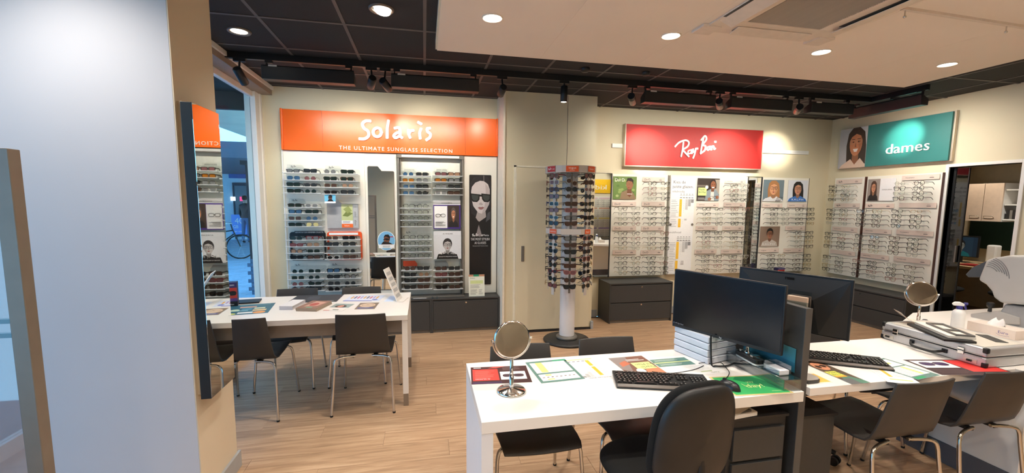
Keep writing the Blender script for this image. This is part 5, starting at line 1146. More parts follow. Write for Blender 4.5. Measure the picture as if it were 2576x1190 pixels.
# table mirror
def round_mirror(x, y, z, rz, label, tiltx=0, s=1.0):
    t = empty('table_mirror', (x, y, z), label, 'mirror', 'round chrome table mirrors', rz)
    obj('foot', MB().lathe([(.001, 0), (.068, 0), (.069, .006), (.062, .012), (.012, .020), (.008, .022), (.001, .022)], 36), CHROME, t)
    obj('stem', MB().tube([(0, 0, .018), (0, 0, .085), (0, 0, .0855), (0, 0, .165)], [.0105, .0105, .008, .008], 14), CHROME, t)
    yk = MB().tube([(.092*math.cos(a), 0, .25+.092*math.sin(a)) for a in [math.pi+math.pi*k/20 for k in range(21)]], .004, 8); obj('yoke', yk, CHROME, t)
    q = bpy.data.objects.new('mirror_head', None); C.objects.link(q); q.parent = t; q.location = (0, 0, .25); q.rotation_euler = (tiltx, 0, 0); q.empty_display_size = .02
    obj('rim', MB().lathe([(.080, -.009), (.086, -.008), (.088, 0), (.086, .008), (.080, .009), (.080, -.009)], 48, (0, 0, 0), 'Y'), CHROME, q)
    obj('glass', MB().lathe([(.001, -.0065), (.081, -.0065), (.081, .0065), (.001, .0065)], 48, (0, 0, 0), 'Y'), MIRR, q)
    obj('pivot', MB().cyl((-.098, 0, 0), (-.084, 0, 0), .006, 10).cyl((.084, 0, 0), (.098, 0, 0), .006, 10), CHROME, q)
    return t
p = at(1287, 986, Z=.74); round_mirror(p.x, p.y+.005, .7406, R(8), 'round chrome mirror on a stem standing on the front desk', R(-3))
round_mirror(3.44+.07, 2.36, .7406, R(-38), 'round chrome mirror on the counter behind the aluminium case', R(-14), 1)
# keyboard
def keyboard(loc, rz, label, tilt=0):
    t = empty('keyboard', loc, label, 'keyboard', 'black desktop keyboards', rz); W_, D_ = .452, .150
    obj('case', MB().prism([(-W_/2, -D_/2-.015, .004), (-W_/2, -D_/2-.018, .010), (-W_/2, -D_/2+.004, .016), (-W_/2, D_/2, .024), (-W_/2, D_/2, .008), (-W_/2, -D_/2, .0)], (0, 0, 0), (W_, 0, 0)), BPLAST, t, bevel=.002)
    obj('palm_strip', MB().obox((0, -D_/2-.006, .0135), (W_/2-.006, 0, 0), (0, .011, .0024), (0, 0, .0016)), mat('keyboard_strip', (84, 74, 68), .35), t)
    km = MB().add([(-.008, -.008, 0), (.008, -.008, 0), (.008, .008, 0), (-.008, .008, 0), (-.0058, -.0055, .007), (.0058, -.0055, .007), (.0058, .0065, .007), (-.0058, .0065, .007)],
                  [(4, 5, 6, 7), (0, 1, 5, 4), (1, 2, 6, 5), (2, 3, 7, 6), (3, 0, 4, 7)]).mesh('key', mat('key_black', (34, 32, 32), .38))
    lg = MB().box(-.0035, .0005, .0071, .0005, .0028, .0073).mesh('legend', mat('key_legend', (210, 205, 195), .5))
    def key(x, y, w=1):
        z = .0175+(y+D_/2)*.055
        o = bpy.data.objects.new('key', km); C.objects.link(o); o.parent = t; o.location = (x, y, z); o.scale = (w, 1, 1); o.rotation_euler = (R(3), 0, 0)
        if w < 3:
            g = bpy.data.objects.new('legend', lg); C.objects.link(g); g.parent = o
    x0 = -W_/2+.018; P_ = .0187; y0 = -D_/2+.020
    for r_, (n_, off) in enumerate(((0, 0), (12, .5), (13, .3), (14, .15), (15, 0))):
        if r_ == 0:
            for x, w_ in ((0, 1.2), (1.3, 1.2), (2.6, 1.2), (6.5, 6.2), (10.4, 1.2), (11.7, 1.2), (13, 1.2), (14.2, 1.1)): key(x0+x*P_, y0, w_*1.1)
        else:
            for k in range(n_): key(x0+(k+off)*P_, y0+r_*P_, 1 if 0 < k < n_-1 else 1.25)
    for k in [0, 2, 3, 4, 5, 6.6, 7.6, 8.6, 9.6, 11.2, 12.2, 13.2, 14.2]: key(x0+k*P_, y0+5.45*P_, .95)
    xb = x0+15.6*P_
    for k in range(3):
        for r_ in (3, 4, 5.45): key(xb+k*P_, y0+r_*P_)
        key(xb+k*P_, y0)
    key(xb+P_, y0+P_); xb += 3.5*P_
    for k in range(4):
        for r_ in range(5): key(xb+k*P_*.97, y0+r_*P_)
    return t
a, b = at(1537, 932, Z=.75), at(1770, 945, Z=.75); c = at(1555, 978, Z=.75); d_ = at(1800, 988, Z=.75); ctr = (a+b+c+d_)/4
keyboard((ctr.x, ctr.y+.005, .7405), math.atan2((d_-c).y, (d_-c).x)+R(-1), 'black full size keyboard on the front desk before the leaflets')
a, b = at(2045, 905, Z=.76), at(2238, 925, Z=.76); keyboard(((a+b).x/2+.02, (a+b).y/2+.09, .7405), math.atan2((b-a).y, (b-a).x), 'black keyboard on the right desk, seen edge on')
# mouse
p = at(1834, 975, Z=.744); t = empty('mouse', (p.x, p.y, .7445), 'black cabled mouse on the green mat', 'mouse', rz=R(18))
rows = []
for i in range(11):
    v = -1+i/5; ww = .031*math.sqrt(max(.02, 1-abs(v)**2.6)); hh = .036*math.sqrt(max(.02, 1-abs(v)**2.4))*(1-.12*v); rows.append([(ww*math.cos(a), v*.056, max(0, hh*math.sin(a))) for a in [math.pi*k/12 for k in range(13)]])
obj('shell', MB().grid(rows), mat('mouse_black', (26, 28, 32), .3), t, sub=1); obj('scroll_wheel', MB().cyl((-.0035, .026, .031), (.0035, .026, .031), .008, 12), RUBBER, t)
def cable(name, pts, r, label, m=RUBBER, parent=None, cat='cable'):
    return tag(obj(name, MB().tube(smooth_path([tuple(p_) for p_ in pts], 6), r, 6), m, parent), label if not parent else None, cat if not parent else None)
cable('cable', [at(x, y, Z=.7475) for x, y in ((1822, 956), (1832, 945), (1834, 935), (1822, 920), (1812, 912), (1790, 915), (1775, 912), (1758, 914))], .002, 'thin black mouse cable looping in front of the storage boxes')
cable('cable', [V((1.52, 1.985, .91))]+[at(x, y, Z=.75) for x, y in ((1790, 915), (1800, 921), (1830, 920), (1850, 912), (1875, 905))], .0045, 'thick black monitor cable hanging before the storage boxes')
cable('cable', [at(x, y, Z=.744) for x, y in ((1640, 935), (1670, 938), (1700, 938), (1745, 930), (1770, 920))], .0018, 'thin black keyboard cable behind the keyboard')
# storage boxes
c0, c1, c2 = V((1.515, 1.992, 0)), V((1.462, 2.235, 0)), V((1.787, 2.055, 0))
for k in range(4):
    z = .7406+k*.0392; j = V((rnd.uniform(-.003, .003), rnd.uniform(-.003, .003), 0)); U_ = (c2-c0)*.82; V_ = (c1-c0)
    t = empty('storage_box', (c0.x+j.x, c0.y+j.y, z), ['bottom', 'second from the bottom', 'third from the bottom', 'topmost'][k]+' flat white storage box in the stack under the monitor', 'box', 'flat white boxes stacked under the monitor')
    obj('box_body', MB().prism([(0, 0, .001), tuple(U_+V((0, 0, .001))), tuple(U_+V_+V((0, 0, .001))), tuple(V_+V((0, 0, .001)))], (0, 0, 0), (0, 0, .036)), mat('pale_grey_card', (214, 218, 228), .45), t, bevel=.006, seg=3)
    q = V_.normalized(); o_ = U_.normalized(); obj('lid_seam', MB().obox(U_*.5-q*.0003+V((0, 0, .031)), U_*.47, q*.0006, (0, 0, .0008)), mat('card_shadow_gap', (150, 152, 160), .6), t)
# monitors
def monitor(cx, cy, zb, rz, label, tagtxt=True, stand=True):
    t = empty('monitor', (cx, cy, .7406), label, 'monitor', 'black desktop monitors', rz); W_, H_ = .605, .345; z0 = zb-.7406
    obj('bezel', bx(-W_/2, -.004, z0, W_/2, .014, z0+H_), BPLAST, t, bevel=.003)
    obj('screen', bx(-W_/2+.008, -.0055, z0+.018, W_/2-.008, -.0035, z0+H_-.008), SCREEN, t)
    b = MB(); o_ = [(-.29, z0+.012), (.29, z0+.012), (.29, z0+H_-.012), (-.29, z0+H_-.012)]; i_ = [(-.17, z0+.015), (.17, z0+.015), (.13, z0+H_*.60), (-.13, z0+H_*.60)]
    vs = [(x, .014, z) for x, z in o_]+[(x, .052, z) for x, z in i_]; b.add(vs, [(4, 5, 6, 7)]+[(k, (k+1) % 4, 4+(k+1) % 4, 4+k) for k in range(4)]); obj('back_shell', b, BPLAST, t)
    P = Print((.03, .0146, z0+H_-.075), (-1, 0, -0), (0, .24, 1), .05, .05, basemat=BPLAST, t=.0005); P.text('hp', .006, .012, .05, (70, 72, 76)); P.build('logo_plate', t)
    P = Print((-.011, -.006, z0+.001), (1, 0, 0), (0, 0, 1), .02, .016, basemat=BPLAST, t=.0003); P.text('hp', .003, .004, .014, (230, 230, 230)); P.build('front_logo', t)
    P = Print((-W_/2+.004, -.006, z0+.018), (1, 0, 0), (0, 0, 1), .062, .016, basemat=SCREEN, t=.0003); P.rect(.003, .002, .014, .013, (60, 62, 74)); P.text('HP Eye Ease', .018, .004, .011, (150, 150, 160)); P.build('screen_sticker', t)
    if stand:
        obj('stand_neck', MB().obox((0, .068, (z0+.14)*.5+.01), (.03, 0, 0), (0, .008, 0), (0, 0, (z0+.14)*.5)), BPLAST, t); obj('stand_foot', bx(-.11, -.015, 0, .11, .15, .010), BPLAST, t, bevel=.003)
    return t
L_, R_ = V((1.447, 2.24, 0)), V((1.68, 1.676, 0)); monitor((L_+R_).x/2, (L_+R_).y/2, .893, math.atan2((R_-L_).y, (R_-L_).x), 'black monitor with dark screen facing left on the front desk', stand=False)
m1 = [o for o in C.objects if o.name == 'monitor'][0]
def attach(mon, tmp):
    bpy.context.view_layer.update()
    for c_ in list(tmp.children): c_.parent = mon; c_.matrix_parent_inverse = mon.matrix_world.inverted() @ tmp.matrix_world
    bpy.data.objects.remove(tmp)
q = empty('monitor_arm', (1.72, 2.1, .7406), 'x', 'stand')
obj('post', MB().cyl((0, 0, 0), (0, 0, .33), .016, 14), BPLAST, q); obj('arm', MB().obox((-.047, -.05, .28), (.055, .048, 0), (-.008, .010, 0), (0, 0, .02)), BPLAST, q); obj('clamp', bx(-.04, -.05, 0, .025, .05, .02), BPLAST, q); attach(m1, q)
L2, R2 = V((2.305, 1.87, 0)), V((2.04, 2.41, 0)); m2 = monitor((L2+R2).x/2, (L2+R2).y/2, .868, math.atan2((R2-L2).y, (R2-L2).x), 'black monitor seen from behind on the right desk', stand=False)
q = empty('monitor_arm', (1.98, 2.12, .7406), 'x', 'stand')
obj('post', MB().cyl((0, 0, 0), (0, 0, .28), .016, 14), BPLAST, q); obj('arm', MB().obox((.065, .012, .27), (.055, .01, 0), (-.004, .016, 0), (0, 0, .02)), BPLAST, q); obj('clamp', bx(-.04, -.05, 0, .04, .05, .015), BPLAST, q); attach(m2, q)
cable('cable', [V((2.19, 2.05, 1.00)), V((2.17, 2.02, 1.03)), V((2.13, 1.98, .97)), V((2.08, 1.95, .86)), V((2.02, 1.93, .79)), V((1.95, 1.93, .745))], .003, 'thin black cable curling down from the back of the rear monitor')
# acrylic organiser with spectacle tool, card holder and teal sign
a, b, c, d_ = V((1.655, 1.628, 0)), V((1.742, 1.622, 0)), V((1.735, 2.05, 0)), V((1.66, 2.05, 0))
t = empty('acrylic_tray', (1.70, 1.84, .7406), 'long clear acrylic tray along the partition on the front desk', 'tray'); z_ = lambda v, z: (v.x-1.70, v.y-1.84, z)
for p_, q_ in ((a, b), (b, c), (c, d_), (d_, a)):
    n_ = (q_-p_).normalized(); n_ = V((-n_.y, n_.x, 0))*.002
    obj('wall', MB().prism([z_(p_, 0), z_(q_, 0), z_(q_, .055), z_(p_, .055)], n_, -n_), ACRYL3, t)
obj('base', MB().prism([z_(v, 0) for v in (a, b, c, d_)], (0, 0, 0), (0, 0, .003)), ACRYL3, t); obj('shelf', MB().prism([z_(v, .052) for v in (a, b, c, d_)], (0, 0, 0), (0, 0, .003)), ACRYL3, t)
obj('edge_rim', MB().tube([z_(v, .056) for v in (a, b, c, d_)], .0022, 6, closed=True), ACRYL2, t)
for v in (a, b, c, d_): obj('corner_edge', MB().cyl(z_(v, 0), z_(v, .056), .0022, 6), ACRYL2, t)
t = empty('card_holder', (1.70, 1.72, .7972), 'small clear holder with a block of white cards on the acrylic tray', 'card holder')
obj('cards', bx(-.028, -.042, .002, .028, .042, .022), mat('white_cards', (240, 240, 246), .6), t); obj('holder', MB().box(-.032, -.047, 0, .032, .047, .002).box(-.034, -.047, 0, -.032, .047, .03).box(.032, -.047, 0, .034, .047, .045).box(-.032, .045, 0, .032, .047, .045), ACRYL3, t)
P = Print((1.772, 2.03, .798), (0, -1, 0), (0, 0, 1), .34, .12, base=(52, 128, 146), t=.002); P.rect(0, 0, .34, .05, (44, 110, 130)); P.up(); P.text('Onze service', .03, .09, .018, (210, 236, 236)); P.rect(.05, .055, .26, .058, (200, 226, 230))
tag(P.build('desk_sign'), 'teal sign card leaning on the partition behind the acrylic tray', 'sign')
t = empty('eyewear_tool', (1.69, 1.89, .7972), 'black and chrome spectacle measuring tool on the acrylic tray', 'instrument', rz=R(84))
obj('body', MB().prism([(x, y, .004) for x, y in rrect(-.085, -.028, .085, .028, .02)], (0, 0, 0), (0, 0, .022)), BPLAST, t, bevel=.003); obj('light_base', MB().prism([(x, y, 0) for x, y in rrect(-.092, -.034, .08, .034, .02)], (0, 0, 0), (0, 0, .005)), PLAST, t)
obj('dial', MB().lathe([(.014, 0), (.016, .012), (.007, .016), (.009, .034), (.001, .036)], 14, (.02, 0, .026)), CHROME, t); obj('slide', MB().box(-.07, -.006, .026, .07, .006, .032).box(-.05, -.02, .028, -.03, .02, .038).box(.045, -.02, .028, .06, .02, .04), CHROME, t)
# tablet and papers on the pedestal
t = empty('tablet_tray', (1.46, 1.735, .5972), 'white flat device with papers on the pedestal top', 'device', rz=R(6)); obj('body', bx(-.11, -.06, 0, .11, .09, .022), PLAST, t, bevel=.004); obj('panel', bx(-.08, -.05, .022, .08, .07, .030), mat('grey_panel', (92, 92, 94), .5), t)
tag(obj('loose_paper', MB().prism([(1.36, 1.70, .622), (1.44, 1.66, .624), (1.62, 1.74, .628), (1.5, 1.84, .63)], (0, 0, .004), (0, 0, .0045)), mat('paper_white', (226, 220, 206), .7)), 'loose white paper slid over the flat device under the desk', 'paper')
# mint pod, grey pod, sticky sheet on the right desk
p = at(2040, 912, Z=.76); t = empty('glasses_case', (2.0, 1.90, .7406), 'mint green rounded lens case with black underside by the partition', 'case'); obj('base', MB().prism([(x, y, 0) for x, y in rrect(-.12, -.035, .055, .035, .03, 6)], (0, 0, 0), (0, 0, .018)), BPLAST, t, bevel=.003); obj('lid', MB().prism([(x, y, .018) for x, y in rrect(-.118, -.033, .053, .033, .03, 6)], (0, 0, 0), (0, 0, .010)), mat('mint_plastic', (150, 196, 168), .4), t, bevel=.003)
t = empty('glasses_case', (1.885, 1.72, .7406), 'grey rounded lens case with dark rim at the partition foot', 'case'); obj('base', MB().prism([(x, y, 0) for x, y in rrect(-.07, -.045, .05, .045, .04, 6)], (0, 0, 0), (0, 0, .014)), mat('dark_rim', (52, 50, 48), .5), t, bevel=.002); obj('lid', MB().prism([(x, y, .014) for x, y in rrect(-.066, -.041, .046, .041, .037, 6)], (0, 0, 0), (0, 0, .006)), mat('warm_grey_lid', (160, 152, 146), .5), t, bevel=.002)
k4 = lambda x, y: (2030+x/3.4, 840+y/3.4)
def r1(P, w, h): P.rect(0, 0, w, h, (236, 226, 210)); P.up(); P.rect(w*.06, h*.08, w*.94, h*.9, (240, 190, 92)); P.up(); P.lines(w*.12, h*.2, w*.85, h*.8, 5, (214, 160, 66), .25)
DP(k4(40, 335), k4(150, 328), k4(110, 425), .74, 'small yellow printed sheet on the right desk near the partition', r1, group='sheets on the right desk')
def r2(P, w, h):
    P.rect(0, 0, w, h, (92, 74, 60)); P.up(); P.poly([(w*.3, h*.5), (w*.5, h*.4), (w, h*.1), (w, 0), (w*.6, 0), (w*.2, h*.2)], (84, 128, 110)); P.ell(w*.45, h*.72, w*.34, h*.17, (214, 146, 112)); P.rect(0, 0, w*.55, h*.2, (104, 104, 106)); P.up(); P.ell(w*.3, h*.7, w*.12, h*.06, (70, 50, 40)); P.ell(w*.62, h*.72, w*.12, h*.06, (70, 50, 40)); P.rect(w*.02, h*.26, w*.62, h*.5, (226, 226, 100)); P.up(); P.rect(w*.02, h*.26, w*.62, h*.32, (240, 170, 60)); P.text('Pearle', w*.12, h*.42, h*.08, (40, 90, 60)); P.text('Bril Plan', w*.1, h*.34, h*.08, (40, 90, 60)); P.glasses(w*.46, h*.73, w*.55, (50, 40, 36))
DP(k4(60, 225), k4(200, 215), k4(385, 432), .741, 'leaflet with a smiling face and yellow label on the right desk', r2, group='sheets on the right desk')
def r3(P, w, h): P.rect(w*.3, h*.66, w*.42, h*.98, (246, 186, 70)); P.rect(w*.3, h*.28, w*.42, h*.62, (246, 186, 70)); P.lines(w*.05, h*.3, w*.26, h*.95, 12, (180, 176, 170), .2); P.rect(w*.2, h*.14, w*.86, h*.18, (190, 206, 110)); P.lines(w*.5, h*.3, w*.95, h*.5, 4, (190, 186, 180), .2)
DP(k4(235, 215), k4(500, 240), k4(690, 412), .7405, 'white chart sheet with orange bars in the middle of right desk', r3, group='sheets on the right desk')
def r4(P, w, h): P.rect(0, 0, w, h, (96, 128, 122)); P.up(); P.rect(w*.08, h*.60, w*.92, h*.94, (244, 242, 238)); P.rect(w*.08, h*.14, w*.92, h*.56, (244, 242, 238)); P.rect(w*.05, h*.02, w*.45, h*.10, (40, 150, 100)); P.up(); P.lines(w*.12, h*.16, w*.88, h*.54, 7, (150, 170, 160), .2); P.rect(w*.6, h*.16, w*.72, h*.54, (200, 218, 130)); P.rect(w*.3, h*.72, w*.7, h*.8, (220, 226, 140))
DP(k4(580, 222), k4(760, 190), k4(950, 395), .7405, 'green bordered table sheet on the right desk front edge', r4, group='sheets on the right desk')
def r5(P, w, h): P.rect(0, 0, w, h, (64, 44, 46)); P.up(); P.rect(w*.52, h*.2, w*.98, h*.95, (226, 58, 54)); P.rect(w*.04, h*.45, w*.5, h*.92, (240, 232, 232)); P.up(); P.glasses(w*.27, h*.7, w*.36, (50, 36, 50), (70, 50, 90)); P.lines(w*.06, h*.08, w*.46, h*.36, 4, (120, 100, 98), .25)
DP(k4(860, 222), (2462, 905), (2370, 944), .7405, 'red and black sheet with sunglasses under the aluminium case', r5, group='sheets on the right desk')
# aluminium case
t = empty('aluminium_case', (3.16, 1.937, .7415), 'aluminium briefcase lying flat on the right desk', 'case'); W_, D_ = .18, .272
obj('lower_shell', bx(-W_, -D_, 0, W_, D_, .056), ALUW, t, bevel=.008, seg=3); obj('lid', bx(-W_, -D_, .059, W_, D_, .108), ALUW, t, bevel=.010, seg=3); obj('lid_sheet', bx(-W_+.03, -D_+.03, .108, W_-.03, D_-.03, .1095), mat('case_top_sheet', (206, 200, 190), .5, .2), t)
for zz in (.052, .066): obj('edge_trim', MB().box(-W_-.001, -D_+.02, zz-.003, -W_+.001, D_-.02, zz+.003), ALU, t)
for sx in (-1, 1):
    for sy in (-1, 1):
        for z0_, z1_ in ((0, .03), (.08, .111)): obj('corner_cap', MB().box(sx*(W_-.022), sy*(D_-.022), z0_, sx*(W_+.0025), sy*(D_+.0025), z1_), BPLAST, t, bevel=.007, seg=3)
hd = obj('handle', MB().tube(smooth_path([(-W_-.004, -.085, .035), (-W_-.028, -.075, .030), (-W_-.045, -.05, .022), (-W_-.047, 0, .020), (-W_-.045, .05, .022), (-W_-.028, .075, .030), (-W_-.004, .085, .035)], 3), .0075, 8), BPLAST, t)
for sy in (-1, 1): obj('handle_mount', bx(-W_-.008, sy*.085-.012, .024, -W_, sy*.085+.012, .046), BPLAST, hd)
for yy in (-.16, .185):
    o = obj('latch', MB().box(-W_-.006, yy-.016, .045, -W_, yy+.016, .085), CHROME, t, bevel=.003); obj('hasp', MB().cyl((-W_-.008, yy-.012, .066), (-W_-.008, yy+.012, .066), .004, 8), CHROME, o)
for yy in (-.205, .225):
    o = obj('code_lock', bx(-W_-.003, yy-.03, .012, -W_, yy+.03, .034), mat('lock_plate', (210, 206, 196), .3, .6), t)
    for k in range(3): obj('dial', MB().cyl((-W_-.006, yy-.008+.008*k, .023), (-W_-.006, yy-.003+.008*k, .023), .006, 10), BLACK, o)
# things on the case
e0, e1 = at(2290, 812, Z=.86), at(2398, 858, Z=.86); u_ = (e1-e0).normalized(); v_ = V((-u_.y, u_.x, 0)); ang = math.atan2(u_.y, u_.x)
def slab(name, c, L, D, h, z, m, label, cat, rz=ang, extra=None):
    t = empty(name, (c.x, c.y, z), label, cat, rz=rz); obj('body', bx(-L/2, -D/2, 0, L/2, D/2, h), m, t, bevel=.0015)
    if extra: extra(t)
    return t
cc = (e0+e1)/2+v_*.05
slab('clipboard', cc-v_*.01+u_*.01, .34, .15, .012, .8512, BPLAST, 'black clip folder lying on the aluminium case', 'folder')
slab('paper_stack', cc+v_*.015, .30, .13, .016, .8636, mat('sheet_stack', (224, 218, 208), .6), 'stack of white sheets on the black folder', 'papers')
def fr_extra(t):
    pass
t = empty('sorting_tray', (cc.x+v_.x*.03+u_.x*.02, cc.y+v_.y*.03+u_.y*.02, .8802), 'flat grey plastic frame on top of the white sheets', 'frame', rz=ang); GF = mat('grey_plastic_frame', (104, 102, 100), .5)
obj('rim', MB().box(-.13, -.045, 0, .13, -.035, .01).box(-.13, .035, 0, .13, .045, .01).box(-.13, -.035, 0, -.12, .035, .01).box(.12, -.035, 0, .13, .035, .01).box(.01, -.035, 0, .02, .035, .01), GF, t, bevel=.001)
rows = []
for i in range(9):
    s_ = i/8; rows.append([tuple(V((3.16, 2.13, .8655))+V((-.09*(1-s_), .06*(1-s_), .06*(1-s_)**2))+V((.03, .045, 0))*q_) for q_ in (-1, 1)])
tag(obj('curled_sheet', MB().grid(rows), mat('curled_paper', (232, 214, 198), .7), solid=.0008), 'curled pale paper strip rising from the case corner', 'paper')
slab('notepad', V((3.24, 1.80, 0)), .15, .06, .003, .8512, mat('dark_slip', (60, 58, 56), .6), 'dark slip at the right end of the case top', 'paper')
# spray bottle
t = empty('spray_bottle', (3.74, 2.27, .7406), 'white spray bottle with blue trigger on the counter', 'bottle', rz=R(-42))
k_ = 1.0
b = MB().lathe([(.001, 0), (.033, 0), (.036, .004), (.036, .11), (.034, .128), (.024, .142), (.014, .148), (.014, .158), (.001, .158)], 28); obj('bottle_body', b, PLAST, t)
BLU = mat('trigger_blue', (44, 42, 120), .4); obj('collar', MB().lathe([(.018, .150), (.018, .168), (.012, .172), (.001, .172)], 20), BLU, t)
obj('spray_head', MB().prism([(-.035, -.012, .172), (.022, -.012, .172), (.022, -.012, .188), (.0, -.012, .200), (-.026, -.012, .198), (-.040, -.012, .184)], (0, 0, 0), (0, .024, 0)), PLAST, t, bevel=.004)
obj('nozzle', MB().cyl((.020, 0, .190), (.040, 0, .190), .009, 10), BLU, t); obj('trigger', MB().prism([(.014, -.006, .184), (.030, -.006, .184), (.038, -.006, .150), (.030, -.006, .148), (.022, -.006, .170)], (0, 0, 0), (0, .012, 0)), BLU, t, bevel=.001)
P = Print((-.0255, -.0262, .03), (1, 0, 0), (0, 0, 1), .05, .075, basemat=PLAST, t=.0001); P.lines(.004, .01, .046, .07, 9, (150, 150, 160), .3); P.build('back_label', t)
# tissue box
a, b = at(2432, 828, Z=.74), at(2553, 857, Z=.74); u_ = (b-a).normalized(); t = empty('tissue_box', (a.x, a.y, .7406), 'pale tissue box with a tissue pulled up on the counter', 'tissue box', rz=math.atan2(u_.y, u_.x)); L_ = (b-a).length
obj('carton', bx(0, 0, 0, L_, .12, .062), mat('tissue_carton', (216, 202, 192), .55), t, bevel=.002)
P = Print((0, -.0003, 0), (1, 0, 0), (0, 0, 1), L_, .062, base=(218, 204, 194), t=.0003, eps=.0002); P.text('Euro', L_*.66, .024, .028, (60, 60, 130)); P.stroke([(L_*.62, .022), (L_*.7, .012), (L_*.88, .016)], .0016, (90, 90, 150)); P.build('front_print', t)
rows = []
for i in range(10):
    a_ = i/9*2*math.pi; rows.append([(L_*.45+(.05+.022*math.sin(3*a_))*math.cos(a_)*(1-k/5)**.6+.02*k/5, .06+.03*math.sin(a_)*(1-k/5)**.7, .060+.048*(k/4)**.8*(1+.25*math.sin(2*a_+1)) ) for k in range(5)])
obj('tissue', MB().grid(rows), mat('tissue_white', (240, 238, 238), .8), t, sub=1)
# eye measuring instrument
dv = empty('eye_instrument', (4.32, 2.36, .7406), 'large grey white eye measuring instrument on the counter', 'instrument')
def yz(px, py, X=4.25): p_ = at(px, py, X=X); return (0, p_.y-2.36, p_.z-.7406)
GRW = mat('instrument_grey', (172, 168, 164), .45, var=.015); GRD = mat('instrument_shade', (150, 150, 152), .5)
hp = [yz(x, y) for x, y in ((2479, 654), (2500, 648), (2540, 642), (2580, 643), (2640, 655), (2700, 700), (2700, 790), (2577, 768), (2515, 762), (2498, 748), (2492, 732), (2478, 716), (2459, 705))]
obj('head_shell', MB().prism(hp, (-.07, 0, 0), (.22, 0, 0)), GRW, dv, bevel=.02, seg=4)
bp = [yz(x, y, 4.25) for x, y in ((2520, 765), (2700, 790), (2720, 860), (2490, 822), (2500, 795))]
obj('base_shell', MB().prism(bp, (-.04, 0, 0), (.20, 0, 0)), GRD, dv, bevel=.012, seg=3)
fpl = [yz(x, y, 4.25) for x, y in ((2436, 790), (2505, 782), (2560, 800), (2560, 818), (2500, 815), (2438, 803))]
obj('base_plate', MB().prism(fpl, (-.05, 0, 0), (.16, 0, 0)), GRW, dv, bevel=.006)
j = yz(2478, 778, 4.22); obj('joystick', MB().lathe([(.012, -.02), (.010, .01), (.020, .018), (.023, .045), (.016, .052), (.001, .053)], 18, (j[0]-.05, j[1], j[2])), BPLAST, dv)
ch = [yz(x, y, 4.25) for x, y in ((2474, 656), (2479, 661), (2462, 698), (2426, 698), (2419, 691), (2436, 673))]
obj('display_flap', MB().prism(ch, (-.03, 0, 0), (.16, 0, 0)), mat('flap_dark', (72, 72, 74), .4), dv, bevel=.004)
for k in range(6):
    c_ = [yz(2483+(31+5*k)*math.cos(a_), 701-(31+5*k)*math.sin(a_), 4.25) for a_ in [R(92-5*k-(57+2*k)*i/8) for i in range(9)]]
    obj('vent_rib', MB().tube([(-.0705, y_, z_2) for _, y_, z_2 in c_], .0026, 5), mat('vent_shade', (112, 110, 110), .6), dv)

# ---- left table things
ai_box((-1.60, 3.88, .7406), 'red and indigo box with sunglasses picture on the left table', rz=R(14), w=.12, d=.08, h=.2)
slab('box_tray', V((-1.50, 3.99, 0)), .18, .14, .012, .7406, BPLAST, 'flat dark tray behind the box on the left table', 'tray', rz=R(10))
def tp1(P, w, h):
    P.rect(0, 0, w, h, (52, 104, 122)); P.up(); P.rect(w*.25, h*.66, w*.62, h*.76, (230, 170, 140)); P.rect(w*.6, h*.3, w*.9, h*.42, (240, 206, 140)); P.ell(w*.78, h*.14, w*.14, h*.1, (238, 160, 80)); P.ell(w*.16, h*.1, w*.14, h*.08, (214, 220, 110)); P.rect(w*.32, h*.1, w*.64, h*.22, (246, 246, 240)); P.rect(w*.6, h*.5, w*.84, h*.6, (236, 236, 190)); P.rect(w*.1, h*.34, w*.5, h*.4, (150, 200, 210)); P.rect(w*.2, h*.9, w*.9, h*.96, (110, 150, 160)); P.ell(w*.2, h*.44, w*.1, h*.1, (200, 220, 190)); P.rect(w*.34, h*.44, w*.55, h*.56, (90, 150, 170))
DP((600, 768), (709, 761), (552, 796), .74, 'colourful teal children poster sheet at the left table near corner', tp1, group='sheets on the left table')
def tp2(P, w, h): P.rect(0, 0, w, h, (58, 60, 66)); P.up(); P.rect(w*.3, h*.3, w*.55, h*.8, (74, 78, 86)); P.rect(w*.08, h*.55, w*.3, h*.57, (90, 94, 100)); P.text('MOST STYLISH', w*.62, h*.08, h*.12, (230, 230, 230), width=w*.3)
DP((740, 744), (857, 741), (720, 763), .74, 'dark grey sheet at the far middle of the left table', tp2, group='sheets on the left table')
def tp3(P, w, h):
    P.rect(0, 0, w, h, (214, 222, 240)); P.up(); P.rect(w*.0, 0, w*.8, h*.1, (100, 110, 190))
    for i in range(9): P.rect(w*(.1+.09*i), h*.42, w*(.15+.09*i), h*.8, [(220, 160, 70), (90, 80, 110), (200, 80, 110), (170, 150, 200)][i % 4])
    P.ell(w*.84, h*.25, w*.08, h*.1, (90, 110, 190))
DP((872, 743), (957, 743), (862, 758), .74, 'pale blue product sheet at the far right of the left table', tp3, group='sheets on the left table')
DP((1000-22, 744), (1000, 744), (965, 759), .74, 'pale blue sheet lying beside the sloping table sign', lambda P, w, h: P.rect(w*.1, h*.1, w*.9, h*.9, (206, 220, 244)), base=(226, 232, 246), group='sheets on the left table')
def bstack(tl, tr, bl, h, label, fn, side):
    o, a, b = at(*bl, Z=.74), at(*tl, Z=.74), at(*tr, Z=.74); u = (b-a); v = a-o; w_ = u.length; un = u.normalized(); vn = v-un*v.dot(un); hh = vn.length
    t = empty('brochure_stack', (o.x, o.y, .7406), label, 'brochures', 'brochure stacks on the left table'); n_ = max(2, int(h/.004))
    for k in range(n_):
        P = Print((rnd.uniform(-.002, .002), rnd.uniform(-.002, .002), k*h/n_), un, vn, w_, hh, base=side, t=h/n_*.9, eps=.0001)
        if k == n_-1: fn(P, w_, hh)
        P.build('brochure', t)
